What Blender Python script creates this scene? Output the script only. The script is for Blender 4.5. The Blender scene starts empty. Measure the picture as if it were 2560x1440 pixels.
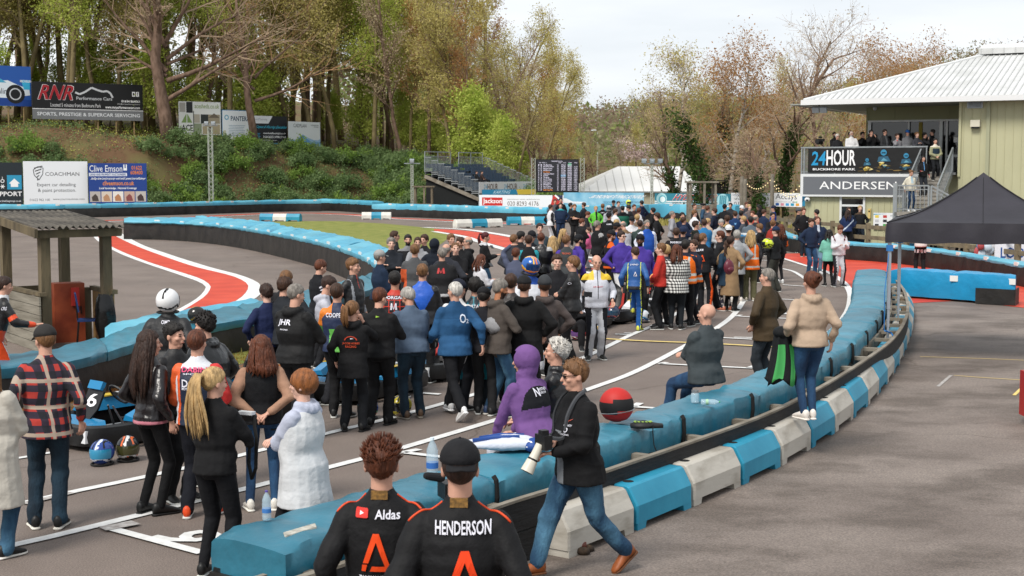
import bpy,bmesh,math,random
import numpy as np
from math import sin,cos,pi,radians,sqrt,atan2
from mathutils import Vector,Matrix,noise
from mathutils.bvhtree import BVHTree
random.seed(7);rng=np.random.default_rng(7)
SC=bpy.context.scene;COL=SC.collection
F=3500.0;CH=3.14;PITCH=math.atan(287/F)
cam=bpy.data.cameras.new('camera');co_=bpy.data.objects.new('camera',cam);COL.objects.link(co_)
cam.sensor_width=36;cam.lens=36*F/2560;cam.clip_end=3000;cam.clip_start=0.1
co_.location=(0,0,CH);co_.rotation_euler=(pi/2-PITCH,0,0);SC.camera=co_
cam.dof.use_dof=True;cam.dof.focus_distance=17;cam.dof.aperture_fstop=7
SC.view_settings.view_transform='Standard';SC.view_settings.look='None'
SC.view_settings.exposure=0.80;SC.view_settings.gamma=1
SC.cycles.max_bounces=6;SC.cycles.transparent_max_bounces=8
SUN_EL,SUN_AZ=radians(50),radians(215)
wd=bpy.data.worlds.new('World');SC.world=wd;wd.use_nodes=True
nt=wd.node_tree;nt.nodes.clear()
def N(nt,t,**k):
 n=nt.nodes.new(t)
 for a,b in k.items():setattr(n,a,b)
 return n
o=N(nt,'ShaderNodeOutputWorld');bg=N(nt,'ShaderNodeBackground');bg.inputs[1].default_value=0.105
sky=N(nt,'ShaderNodeTexSky',sky_type='NISHITA',sun_disc=False,sun_elevation=SUN_EL,sun_rotation=SUN_AZ,dust_density=2.0)
tc=N(nt,'ShaderNodeTexCoord');mp=N(nt,'ShaderNodeMapping');mp.inputs['Scale'].default_value=(1.2,1.2,7)
nz=N(nt,'ShaderNodeTexNoise');nz.inputs['Scale'].default_value=1.6;nz.inputs['Detail'].default_value=7;nz.inputs['Roughness'].default_value=0.5
cr=N(nt,'ShaderNodeValToRGB');cr.color_ramp.elements[0].position=0.33;cr.color_ramp.elements[1].position=0.62
cr.color_ramp.elements[0].color=(4.0,4.35,4.7,1);cr.color_ramp.elements[1].color=(5.8,5.95,6.1,1)
mx=N(nt,'ShaderNodeMix',data_type='RGBA');mx.inputs[0].default_value=0.94
L=nt.links.new
L(tc.outputs['Generated'],mp.inputs[0]);L(mp.outputs[0],nz.inputs[0]);L(nz.outputs[0],cr.inputs[0])
L(sky.outputs[0],mx.inputs[6]);L(cr.outputs[0],mx.inputs[7]);L(mx.outputs[2],bg.inputs[0]);L(bg.outputs[0],o.inputs[0])
sl=bpy.data.lights.new('sun','SUN');sl.energy=2.0;sl.angle=radians(20);sl.color=(1,.95,.88)
so=bpy.data.objects.new('sun',sl);COL.objects.link(so)
so.rotation_euler=(pi/2-SUN_EL,0,pi-SUN_AZ)
def ray(px,py):
 a=(px-1280)/F;b=-(py-720)/F
 return Vector((a,cos(PITCH)+b*sin(PITCH),-sin(PITCH)+b*cos(PITCH)))
def G(px,py,z=0.0):
 d=ray(px,py);t=(z-CH)/d.z
 return Vector((d.x*t,d.y*t,z))
def D(px,py,Y):
 d=ray(px,py);t=Y/d.y
 return Vector((d.x*t,Y,CH+d.z*t))
MATS={}
def srgb(h):
 if isinstance(h,(tuple,list)):return tuple(h)
 h=h.lstrip('#');v=[int(h[i:i+2],16)/255 for i in(0,2,4)]
 return tuple(x/12.92 if x<.04045 else((x+.055)/1.055)**2.4 for x in v)
def mat(name,c=None,rough=.7,metal=0,var=.0,vs=3.0,bump=0,bs=20,c2=None,spec=.4,emit=0,trans=0,alpha=1,sx=(1,1,1),det=4,lo=.35,hi=.65):
 if name in MATS:return MATS[name]
 c=srgb(c)
 m=bpy.data.materials.new(name);m.use_nodes=True;t=m.node_tree;l=t.links.new
 b=t.nodes['Principled BSDF'];b.inputs['Roughness'].default_value=rough;b.inputs['Metallic'].default_value=metal
 b.inputs['Specular IOR Level'].default_value=spec
 b.inputs['Base Color'].default_value=(*c,1);m.diffuse_color=(*c,1)
 if alpha<1:b.inputs['Alpha'].default_value=alpha
 if trans:b.inputs['Transmission Weight'].default_value=trans
 if emit:b.inputs['Emission Color'].default_value=(*c,1);b.inputs['Emission Strength'].default_value=emit
 if var or c2 or bump:
  tc=N(t,'ShaderNodeTexCoord');mp=N(t,'ShaderNodeMapping');mp.inputs['Scale'].default_value=sx;l(tc.outputs['Object'],mp.inputs[0])
 if var or c2:
  nz=N(t,'ShaderNodeTexNoise');nz.inputs['Scale'].default_value=vs;nz.inputs['Detail'].default_value=det;l(mp.outputs[0],nz.inputs[0])
  r=N(t,'ShaderNodeValToRGB');r.color_ramp.elements[0].position=lo;r.color_ramp.elements[1].position=hi
  cc=srgb(c2)if c2 else tuple(min(1,x*(1+var))for x in c);ca=c if c2 else tuple(x*(1-var)for x in c)
  r.color_ramp.elements[0].color=(*ca,1);r.color_ramp.elements[1].color=(*cc,1)
  l(nz.outputs[0],r.inputs[0]);l(r.outputs[0],b.inputs['Base Color'])
 if bump:
  n2=N(t,'ShaderNodeTexNoise');n2.inputs['Scale'].default_value=bs;n2.inputs['Detail'].default_value=3;l(mp.outputs[0],n2.inputs[0])
  bp=N(t,'ShaderNodeBump');bp.inputs['Strength'].default_value=bump;bp.inputs['Distance'].default_value=.02
  l(n2.outputs[0],bp.inputs['Height']);l(bp.outputs[0],b.inputs['Normal'])
 MATS[name]=m;return m
def cloth(h,rough=.85):
 return mat('cloth_%s_%d'%(str(h).strip('#'),int(rough*100)),h,rough=rough,var=.10,vs=5,bump=.7,bs=11,det=7,spec=.25 if rough>.6 else .5)
class MB:
 def __init__(s):s.v=[];s.f=[];s.m=[];s.mats=[];s.cur=0
 def use(s,m):
  if m not in s.mats:s.mats.append(m)
  s.cur=s.mats.index(m);return s
 def add(s,vs,fs):
  n=len(s.v);s.v.extend([tuple(x)for x in vs]);s.f.extend([tuple(i+n for i in f)for f in fs]);s.m.extend([s.cur]*len(fs));return s
 def quad(s,a,b,c,d):return s.add([a,b,c,d],[(0,1,2,3)])
 def box(s,c,size,M=None):
  x,y,z=size[0]/2,size[1]/2,size[2]/2;c=Vector(c)
  vs=[Vector(p)for p in((-x,-y,-z),(x,-y,-z),(x,y,-z),(-x,y,-z),(-x,-y,z),(x,-y,z),(x,y,z),(-x,y,z))]
  if M is not None:vs=[M@v for v in vs]
  return s.add([v+c for v in vs],[(0,3,2,1),(4,5,6,7),(0,1,5,4),(1,2,6,5),(2,3,7,6),(3,0,4,7)])
 def bar(s,a,b,w,h,up=(0,0,1)):
  a,b=Vector(a),Vector(b);d=b-a;L=d.length
  if L<1e-6:return s
  d.normalize();up=Vector(up)
  if abs(d.dot(up))>.99:up=Vector((0,1,0))
  x=d.cross(up).normalized();z=x.cross(d)
  M=Matrix((x,d,z)).transposed()
  return s.box((a+b)/2,(w,L,h),M)
 def loft(s,rings,cap=True,close=True):
  n=len(rings[0]);vs=[p for r in rings for p in r];fs=[]
  for i in range(len(rings)-1):
   for j in range(n if close else n-1):
    k=(j+1)%n;fs.append((i*n+j,i*n+k,(i+1)*n+k,(i+1)*n+j))
  if cap:fs.append(tuple(range(n-1,-1,-1)));fs.append(tuple((len(rings)-1)*n+j for j in range(n)))
  return s.add(vs,fs)
 def tube(s,pts,r,n=8,cap=True,flat=1.0,side=None):
  pts=[Vector(p)for p in pts];rings=[]
  if not hasattr(r,'__len__'):r=[r]*len(pts)
  px=None
  for i,p in enumerate(pts):
   d=(pts[min(i+1,len(pts)-1)]-pts[max(i-1,0)])
   if d.length<1e-9:d=Vector((0,0,1))
   d.normalize()
   if px is None:
    u=Vector(side)if side is not None else(Vector((0,0,1))if abs(d.z)<.9 else Vector((1,0,0)))
    px=u
   x=px-d*px.dot(d)
   if x.length<1e-4:x=Vector((1,0,0))-d*d.x
   x.normalize();px=x;y=d.cross(x)
   rings.append([p+x*(cos(2*pi*k/n)*r[i])+y*(sin(2*pi*k/n)*r[i]*flat)for k in range(n)])
  return s.loft(rings,cap)
 def cone(s,a,b,ra,rb,n=10,flat=1.0,side=None):
  a,b=Vector(a),Vector(b);d=b-a;L=max(d.length,1e-4);d=d/L
  prof=[(-ra*.96,ra*.2),(-ra*.7,ra*.71),(0,ra),(L*.5,(ra+rb)/2),(L,rb),(L+rb*.7,rb*.71),(L+rb*.96,rb*.2)]
  u=Vector(side)if side is not None else(Vector((0,0,1))if abs(d.z)<.9 else Vector((1,0,0)))
  x=(u-d*u.dot(d)).normalized();y=d.cross(x)
  return s.loft([[a+d*t+x*(cos(2*pi*k/n)*r)+y*(sin(2*pi*k/n)*r*flat)for k in range(n)]for t,r in prof])
 def ball(s,c,r,nu=12,nv=8,M=None,fn=None):
  if not hasattr(r,'__len__'):r=(r,r,r)
  c=Vector(c);rings=[]
  for i in range(nv+1):
   th=pi*(i+.02)/(nv+.04)
   ring=[]
   for j in range(nu):
    ph=2*pi*j/nu;d=Vector((sin(th)*sin(ph),sin(th)*cos(ph),-cos(th)))
    k=fn(d)if fn else 1
    p=Vector((d.x*r[0]*k,d.y*r[1]*k,d.z*r[2]*k))
    if M is not None:p=M@p
    ring.append(c+p)
   rings.append(ring)
  return s.loft([list(reversed(q))for q in rings])
 def lathe(s,c,prof,n=16,M=None):
  c=Vector(c);rings=[]
  for r,z in prof:
   ring=[Vector((cos(2*pi*k/n)*r,sin(2*pi*k/n)*r,z))for k in range(n)]
   if M is not None:ring=[M@q for q in ring]
   rings.append([c+q for q in ring])
  return s.loft(rings)
 def prism(s,poly,z0,z1):
  n=len(poly)
  vs=[(p[0],p[1],z0)for p in poly]+[(p[0],p[1],z1)for p in poly]
  fs=[tuple(range(n-1,-1,-1)),tuple(range(n,2*n))]+[(i,(i+1)%n,n+(i+1)%n,n+i)for i in range(n)]
  return s.add(vs,fs)
 def mesh(s,name='m',smooth=False):
  me=bpy.data.meshes.new(name);me.from_pydata(s.v,[],s.f)
  for m in s.mats:me.materials.append(m)
  if len(s.mats)>1:me.polygons.foreach_set('material_index',s.m)
  if smooth:me.polygons.foreach_set('use_smooth',[True]*len(s.f))
  me.update();return me
 def build(s,name,parent=None,smooth=False,auto=None):
  me=s.mesh(name,smooth)
  if auto:me.polygons.foreach_set('use_smooth',[True]*len(s.f));me.set_sharp_from_angle(angle=radians(auto))
  return link(name,me,parent)
def link(name,data,parent=None):
 o=bpy.data.objects.new(name,data);COL.objects.link(o)
 if parent is not None:o.parent=parent
 return o
def tag(o,label=None,cat=None,group=None,kind=None):
 if label:o['label']=label
 if cat:o['category']=cat
 if group:o['group']=group
 if kind:o['kind']=kind
 return o
def thing(name,label,cat,loc=(0,0,0),rz=0,group=None):
 o=link(name,None);o.location=loc;o.rotation_euler=(0,0,rz);o.empty_display_size=.1
 return tag(o,label,cat,group)
def dup(root,loc,rz,label=None,group=None,scale=None):
 r=root.copy();COL.objects.link(r);r.location=loc;r.rotation_euler=(0,0,rz)
 if scale is not None:r.scale=(scale,)*3 if not hasattr(scale,'__len__')else scale
 if label:r['label']=label
 if group:r['group']=group
 for ch in list(root.children):
  c=ch.copy();COL.objects.link(c);c.parent=r
  for g in list(ch.children):
   d=g.copy();COL.objects.link(d);d.parent=c
 return r
def catmull(P,n):
 P=[Vector(p)for p in P];Q=[P[0]*2-P[1]]+P+[P[-1]*2-P[-2]];out=[]
 for i in range(1,len(Q)-2):
  a,b,c,d=Q[i-1:i+3]
  for k in range(12):
   t=k/12;out.append(.5*((2*b)+(c-a)*t+(2*a-5*b+4*c-d)*t*t+(3*b-a-3*c+d)*t**3))
 out.append(P[-1].copy())
 return resample(out,n)
def resample(out,n):
 L=[0]
 for i in range(1,len(out)):L.append(L[-1]+(out[i]-out[i-1]).length)
 res=[];j=0
 for k in range(n):
  s=L[-1]*k/(n-1)
  while j<len(L)-2 and L[j+1]<s:j+=1
  t=(s-L[j])/max(1e-9,L[j+1]-L[j]);res.append(out[j].lerp(out[j+1],min(1,t)))
 return res
def plen(P):return sum((P[i+1]-P[i]).length for i in range(len(P)-1))
def offset(P,d):
 out=[]
 for i,p in enumerate(P):
  t=(P[min(i+1,len(P)-1)]-P[max(i-1,0)]);t.z=0;t.normalize()
  out.append(p+Vector((t.y,-t.x,0))*d)
 return out
def vnoise(C,f,seed=0):
 r=np.random.default_rng(seed);s=np.zeros(len(C))
 for k in range(5):
  d=r.normal(size=3);d*=f*(1+.35*k)/np.linalg.norm(d);w=r.normal(size=3)*f*.4
  s+=np.sin(C@d+r.uniform(0,6.3)+1.3*np.sin(C@w+r.uniform(0,6.3)))
 return s/2.6
_tx={}
def text_geo(s,bold=True):
 k=(s,bold)
 if k in _tx:return _tx[k]
 cu=bpy.data.curves.new('t','FONT');cu.body=s;cu.size=1;cu.resolution_u=2
 if bold:cu.offset=.018
 ob=bpy.data.objects.new('t',cu);COL.objects.link(ob)
 me=ob.to_mesh();vs=np.array([v.co[:]for v in me.vertices]);fs=[tuple(p.vertices)for p in me.polygons]
 ob.to_mesh_clear();bpy.data.objects.remove(ob);bpy.data.curves.remove(cu)
 if len(vs)==0:vs=np.zeros((1,3))
 lo=vs.min(0);hi=vs.max(0);vs=(vs-lo)/np.maximum(hi-lo,1e-6)
 _tx[k]=(vs[:,:2],fs,(hi-lo)[0]/max((hi-lo)[1],1e-6));return _tx[k]
class Panel:
 def __init__(s,O,U,W,w,h):
  s.O,s.w,s.h=Vector(O),w,h;s.U=Vector(U).normalized();s.W=Vector(W).normalized();s.n=s.U.cross(s.W);s.mb=MB();s.k=1
 def P(s,u,v,k):return s.O+s.U*(u*s.w)+s.W*(v*s.h)+s.n*(.004*k+.002)
 def rect(s,u0,v0,u1,v1,m,k=1):
  s.mb.use(m).quad(s.P(u0,v0,k),s.P(u1,v0,k),s.P(u1,v1,k),s.P(u0,v1,k));return s
 def poly(s,pts,m,k=1):
  s.mb.use(m).add([s.P(u,v,k)for u,v in pts],[tuple(range(len(pts)))]);return s
 def line(s,pts,t,m,k=1):
  for i in range(len(pts)-1):
   (a,b),(c,d)=pts[i],pts[i+1];dx,dy=(c-a)*s.w,(d-b)*s.h;L=sqrt(dx*dx+dy*dy)or 1
   nx,ny=-dy/L*t/2/s.w,dx/L*t/2/s.h
   s.poly([(a-nx,b-ny),(c-nx,d-ny),(c+nx,d+ny),(a+nx,b+ny)],m,k+.05*(i%2))
  return s
 def disc(s,u,v,r,m,k=1,n=20,r0=0,sy=1):
  R=[(u+cos(2*pi*i/n)*r/s.w,v+sy*sin(2*pi*i/n)*r/s.h)for i in range(n)]
  if not r0:return s.poly(R,m,k)
  Q=[(u+cos(2*pi*i/n)*r0/s.w,v+sy*sin(2*pi*i/n)*r0/s.h)for i in range(n)]
  for i in range(n):s.poly([R[i],R[(i+1)%n],Q[(i+1)%n],Q[i]],m,k)
  return s
 def text(s,t,u0,v0,u1,v1,m,k=2,shear=0,bold=True):
  vs,fs,_=text_geo(t,bold)
  s.mb.use(m).add([s.P(u0+(u1-u0)*(x+shear*y),v0+(v1-v0)*y,k)for x,y in vs],fs);return s
def M_(c,r=.6):return mat('print_'+c.strip('#')+('' if r==.6 else '_%d'%(r*100)),c,rough=r)
WHITE=lambda:M_('#ececec');BLACK=lambda:M_('#141414')
def sstep(t):t=np.clip(t,0,1);return t*t*(3-2*t)
def terrain(X,Y):
 X=np.asarray(X,float);Y=np.asarray(Y,float)
 crest=np.interp(X,[-80,-40,-27,-16,-9,-4,1,6],[7.6,6.7,5.9,4.7,3.4,2.1,1.0,.2])
 y0=np.interp(X,[-60,-30,-20,-12,-6,2,8],[104,109,118,120.5,113,104,101.5])
 t=(Y-y0)/8.5
 bank=crest*(sstep(t)*.55+np.clip(t,0,1)*.45)+np.clip(Y-y0-10,0,200)*np.interp(X,[-10,10],[.06,0])
 A=np.interp(X,[-120,-20,5,28,45,98,150,260],[22,16,12,17,20,21,36,46])
 hill=A*np.clip((Y-150)/300,0,1)**1.35
 z=np.maximum(bank,hill)
 near=np.clip((Y-y0)/6,0,1)
 wob=.25*np.sin(X*.31+Y*.17)+.18*np.sin(X*.8-Y*.43)+.1*np.sin(X*1.9+Y*1.3)
 return(z+wob*np.clip(z/2,0,1))*near
def tz(x,y):return float(terrain(x,y))
m_earth=mat('leaf_litter','#5f4833',rough=1,c2='#64603a',vs=.25,bump=1,bs=3,det=8,lo=.42,hi=.62)
mb=MB().use(m_earth)
xs=np.concatenate([np.linspace(-260,-60,30),np.linspace(-58,30,110),np.linspace(34,330,60)]);ys=np.concatenate([np.linspace(-40,96,12),np.linspace(97,135,64),np.linspace(138,700,90)])
XX,YY=np.meshgrid(xs,ys);ZZ=terrain(XX,YY)-.035
nx=len(xs);vs=np.stack([XX.ravel(),YY.ravel(),ZZ.ravel()],1)
mb.add(vs.tolist(),[(j*nx+i,j*nx+i+1,(j+1)*nx+i+1,(j+1)*nx+i)for j in range(len(ys)-1)for i in range(nx-1)])
tag(mb.build('ground',smooth=True),kind='structure')
def asphalt(name,c1,c2,patch=(.45,.6),dark='#4a4341',amt=.55,sc=.35,st=(1,1,1)):
 m=bpy.data.materials.new(name);m.use_nodes=True;t=m.node_tree;l=t.links.new;b=t.nodes['Principled BSDF']
 b.inputs['Roughness'].default_value=.75;b.inputs['Specular IOR Level'].default_value=.35
 tc=N(t,'ShaderNodeTexCoord');mp=N(t,'ShaderNodeMapping');mp.inputs['Scale'].default_value=st;l(tc.outputs['Object'],mp.inputs[0])
 def nz(s,d,r=.5):
  q=N(t,'ShaderNodeTexNoise');q.inputs['Scale'].default_value=s;q.inputs['Detail'].default_value=d;q.inputs['Roughness'].default_value=r;l(mp.outputs[0],q.inputs[0]);return q.outputs[0]
 def ramp(i,a,b_,ca,cb):
  r=N(t,'ShaderNodeValToRGB');r.color_ramp.elements[0].position=a;r.color_ramp.elements[1].position=b_
  r.color_ramp.elements[0].color=(*ca,1);r.color_ramp.elements[1].color=(*cb,1);l(i,r.inputs[0]);return r.outputs[0]
 base=ramp(nz(.6,8,.6),.3,.7,srgb(c1),srgb(c2))
 pt=ramp(nz(sc,9,.62),*patch,(0,0,0),(1,1,1));mm=N(t,'ShaderNodeMix',data_type='RGBA')
 ml=N(t,'ShaderNodeMath',operation='MULTIPLY');ml.inputs[1].default_value=amt;l(pt,ml.inputs[0]);l(ml.outputs[0],mm.inputs[0])
 l(base,mm.inputs[6]);mm.inputs[7].default_value=(*srgb(dark),1)
 g=ramp(nz(70,2,.7),.35,.68,(.66,.66,.66),(1.35,1.33,1.3));m2=N(t,'ShaderNodeMix',data_type='RGBA',blend_type='MULTIPLY');m2.inputs[0].default_value=1
 l(mm.outputs[2],m2.inputs[6]);l(g,m2.inputs[7])
 vo=N(t,'ShaderNodeTexVoronoi',feature='DISTANCE_TO_EDGE');vo.inputs['Scale'].default_value=.16
 wn=N(t,'ShaderNodeTexNoise');wn.inputs['Scale'].default_value=.8;wn.inputs['Detail'].default_value=5;l(mp.outputs[0],wn.inputs[0])
 va=N(t,'ShaderNodeMix',data_type='RGBA',blend_type='ADD');va.inputs[0].default_value=1;l(mp.outputs[0],va.inputs[6]);l(wn.outputs[1],va.inputs[7]);l(va.outputs[2],vo.inputs[0])
 ck=ramp(vo.outputs[0],.0008,.0035,(.55,.53,.5),(1,1,1));m3=N(t,'ShaderNodeMix',data_type='RGBA',blend_type='MULTIPLY');m3.inputs[0].default_value=.8
 l(m2.outputs[2],m3.inputs[6]);l(ck,m3.inputs[7]);l(m3.outputs[2],b.inputs['Base Color'])
 bp=N(t,'ShaderNodeBump');bp.inputs['Strength'].default_value=.5;bp.inputs['Distance'].default_value=.01;l(nz(120,2),bp.inputs['Height']);l(bp.outputs[0],b.inputs['Normal'])
 return m
A_track=asphalt('track_asphalt','#6a5f59','#7d726b',(.5,.75),'#5a534f',.5,.22)
A_lane=asphalt('lane_asphalt','#6a605a','#857b74',(.46,.60),'#4a413a',.6,.9,(.7,1,1))
def sheet(name,pts,z,m,sub=None):
 mb=MB().use(m);mb.add([(p[0],p[1],z)for p in pts],[tuple(range(len(pts)))]);o=mb.build(name)
 return tag(o,kind='structure')
def gp(L):return[G(*p)for p in L]
tp=[(-75,-5),(60,-5),(60,60),(24,75),(22,92),(10,100.5),(2,103),(-6,112),(-12,119.5),(-20,117),(-30,108),(-60,103),(-75,102)]
sheet('track',tp,0,A_track)
lane=gp([(700,1500),(1240,1400),(1542,1290),(1900,1110),(2057,1010),(2200,900),(2250,800),(2240,757)])+[G(2400,765),G(2560,790),Vector((30,34,0)),Vector((30,-3,0)),Vector((-3,-3,0)),Vector((-3,5,0))]
sheet('paved_lane',lane,.004,A_lane)
m_red=mat('kerb_red_paint','#b5331a',rough=.6,c2='#c8452a',vs=1.2,det=8)
m_wp=mat('road_white_paint','#d6d6d4',rough=.6,var=.1,vs=9,det=8)
m_wp2=mat('road_worn_white_paint','#b9b6b2',rough=.7,c2='#8a827e',vs=14,det=8)
m_yp=mat('road_yellow_paint','#d9bf72',rough=.7,var=.12,vs=6,det=8)
m_grass=mat('mown_grass','#66702c',rough=1,c2='#868644',vs=1.5,det=9,bump=1,bs=40)
def ribbon(name,P,w,m,z=.01,n=None):
 P=[Vector((p[0],p[1],z))for p in P];n=n or max(8,len(P)*5);C=catmull(P,n)
 if not hasattr(w,'__len__'):w=(w,w)
 mb=MB().use(m);L_,R_=[],[]
 for i,p in enumerate(C):
  t=(C[min(i+1,n-1)]-C[max(i-1,0)]).normalized();h=(w[0]+(w[1]-w[0])*i/(n-1))/2
  L_.append(p+Vector((-t.y,t.x,0))*h);R_.append(p-Vector((-t.y,t.x,0))*h)
 mb.add(L_+R_,[(i,n+i,n+i+1,i+1)for i in range(n-1)]);return tag(mb.build(name),kind='structure')
def between(name,A,B,m,z=.008,n=40):
 A=catmull([Vector((p[0],p[1],z))for p in A],n);B=catmull([Vector((p[0],p[1],z))for p in B],n)
 mb=MB().use(m);mb.add(A+B,[(i,n+i,n+i+1,i+1)for i in range(n-1)]);return tag(mb.build(name),kind='structure')
WO=gp([(285,572),(347,608),(417,634),(521,667),(597,687),(642,705),(655,722),(650,738),(620,756)])
RO=gp([(272,578),(295,594),(347,618),(417,644),(486,667),(556,684),(590,694),(616,708),(620,722),(604,743),(570,764)])
RI=gp([(240,580),(247,595),(264,608),(302,628),(365,653),(417,670),(462,684),(503,698),(524,712),(526,722),(514,740),(490,757),(452,780)])
WI=gp([(230,580),(236,595),(257,611),(299,634),(361,658),(417,677),(458,691),(497,705),(512,715),(514,722),(500,740),(476,757),(430,782)])
between('kerb_edge',WO,RO,m_wp,.008);between('red_kerb',RO,RI,m_red,.012);between('kerb_edge',RI,WI,m_wp,.008)
between('red_kerb',gp([(1085,573),(1160,577),(1240,588),(1290,598)]),gp([(1085,577),(1160,589),(1195,600),(1290,627)]),m_red,.012)
ribbon('kerb_edge',gp([(1060,569),(1160,574),(1240,585),(1290,594)]),.5,m_wp,.016);ribbon('kerb_edge',gp([(1085,579),(1160,592),(1195,604),(1290,632)]),.4,m_wp,.016)
ribbon('kerb_edge',gp([(236,553),(420,546),(700,533),(860,536),(977,545),(1135,552),(1250,558),(1370,562)]),.9,m_red,.012,60)
ribbon('kerb_edge',gp([(236,556),(420,548),(700,536),(860,538),(977,547),(1135,555),(1250,560),(1370,565)]),.35,m_wp,.018,60)
for k in range(11):
 a=G(1425+k*.2,640+k*9.5);b=G(1495+k*1,646+k*9.7);q=(0,.42+.0*k)
 ribbon('kerb_stripe',[a,(a+b)/2,b],.62 if k%2 else .5,m_red if k%2 else m_wp,.012+.001*(k%2),4)
inf=gp([(640,556),(715,553),(850,553),(960,559),(1095,572),(1125,592),(1108,606),(1060,640),(985,645),(930,625),(870,600),(800,585),(700,567)])
sheet('infield_grass',inf,.006,m_grass)
m_moss=mat('moss_and_gravel','#8a4f1c',rough=1,c2='#5d564c',vs=1.6,det=10,bump=1.2,bs=30,lo=.42,hi=.56)
moss=gp([(30,960),(205,948),(330,905),(440,872),(560,845),(700,822),(960,800),(960,860),(800,905),(620,950),(420,990),(250,1020),(60,1090)])
sheet('verge',moss,.006,m_moss)
sheet('verge_grass',gp([(500,868),(600,846),(760,830),(900,815),(900,850),(700,890),(560,920),(505,915)]),.01,m_grass)
redR=gp([(1952,634),(2005,634),(2110,646),(2250,660),(2400,680),(2560,712),(2700,735),(2700,790),(2560,770),(2400,752),(2250,760),(2135,775),(2133,745),(2120,712),(2090,692),(2040,671),(1995,655),(1956,648)])
sheet('red_runoff',redR,.008,m_red)
ribbon('edge_line',gp([(1930,640),(1962,648),(2012,664),(2069,681),(2106,704),(2125,730),(2127,755),(2118,785),(2080,830),(1960,900)]),(.16,.2),m_wp,.014,60)
ribbon('edge_line',gp([(-60,1387),(0,1372),(103,1350),(344,1291),(601,1227),(854,1162),(1004,1122),(1289,1036),(1478,972),(1600,925),(1742,850),(1787,824),(1832,790),(1859,752),(1864,730),(1859,700),(1845,680),(1800,655)]),.13,m_wp,.012,120)
ribbon('edge_line',gp([(57,1260),(180,1232),(339,1199),(581,1145),(846,1078),(971,1048),(1206,981),(1446,900),(1576,839),(1650,807),(1720,765),(1760,720)]),.12,m_wp,.012,80)
ribbon('edge_line',gp([(-40,1155),(46,1147),(110,1136),(170,1128)]),.09,m_wp,.012)
ribbon('edge_line',gp([(1955,672),(1985,680),(2016,700),(2035,716)]),.12,m_wp,.012)
ribbon('finish_line',gp([(1470,846),(1600,854),(1780,861),(2010,874)]),.12,m_yp,.02,12)
def grid_slot(*L,w=.11):
 for a,b in zip(L[:-1],L[1:]):ribbon('grid_line',[G(*a),(G(*a)+G(*b))/2,G(*b)],w,m_wp,.017,4)
grid_slot((281,1326),(505,1386));grid_slot((1008,1134),(1110,1146));grid_slot((1008,1134),(1048,1126));grid_slot((1648,911),(1892,923));grid_slot((1648,911),(1668,908));grid_slot((1872,922),(1886,917))
grid_slot((1806,846),(1960,854));grid_slot((1840,792),(1994,799));grid_slot((1840,792),(1852,789));grid_slot((1952,749),(2009,752));grid_slot((1956,713),(2012,717));grid_slot((1538,837),(1575,838));grid_slot((1560,834),(1580,835));grid_slot((1583,1019),(1640,1023));grid_slot((1583,1019),(1600,1010));grid_slot((1045,984),(1100,988));grid_slot((1870,650),(1960,654))
ribbon('grid_line',gp([(255,1327),(290,1321),(340,1311)]),.17,m_wp2,.0215);ribbon('edge_line',gp([(60,1262),(120,1248),(180,1234)]),.1,m_wp2,.0145)
def ground_text(s,px,py,h,rz,m=m_wp):
 vs,fs,asp=text_geo(s);c=G(px,py);R=Matrix.Rotation(rz,3,'Z')
 mb=MB().use(m).add([R@Vector(((x-.5)*h*asp,(y-.5)*h,0))+Vector((c.x,c.y,.014))for x,y in vs],fs)
 tag(mb.build('grid_number'),kind='structure')
ground_text('9',463,1345,.62,radians(-75));ground_text('7',1868,845,.5,radians(-75));ground_text('5',1960,785,.5,radians(-75))
ribbon('bay_line',gp([(2300,893),(2430,897),(2560,902)]),.035,m_yp,.012);ribbon('bay_line',gp([(2345,968),(2375,942),(2378,940)]),.05,m_wp2,.012)
ribbon('bay_line',gp([(2535,990),(2550,976),(2570,958)]),.05,m_yp,.012);ribbon('bay_line',gp([(2385,940),(2450,945),(2560,952)]),.03,m_yp,.012)
m_teal=[mat('teal_pvc%d'%i,c,rough=.40,var=.16,vs=2.2,bump=.9,bs=5,spec=.5,det=9)for i,c in enumerate(('#286b80','#30768b','#276579'))]
m_pale=[mat('faded_teal_pvc%d'%i,c,rough=.5,var=.13,vs=.8,bump=.3,bs=5,det=8)for i,c in enumerate(('#5fa9bf','#4fa0bb','#6db2c6'))]
m_skirt=mat('black_rubber_skirt','#161514',rough=.55,c2='#2a2724',vs=2.0,bump=.7,bs=6,det=8)
m_tag=mat('white_tab','#d8d8d4',rough=.6);m_strap=mat('black_strap','#0d0d0d',rough=.8)
m_wood=mat('weathered_timber','#7d6f5c',rough=.9,c2='#5c5142',vs=3,bump=.6,bs=12,sx=(1,1,.3),det=8)
m_wood2=mat('grey_timber','#8b8478',rough=.9,c2='#6a6256',vs=2.4,bump=.6,bs=14,det=8)
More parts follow.
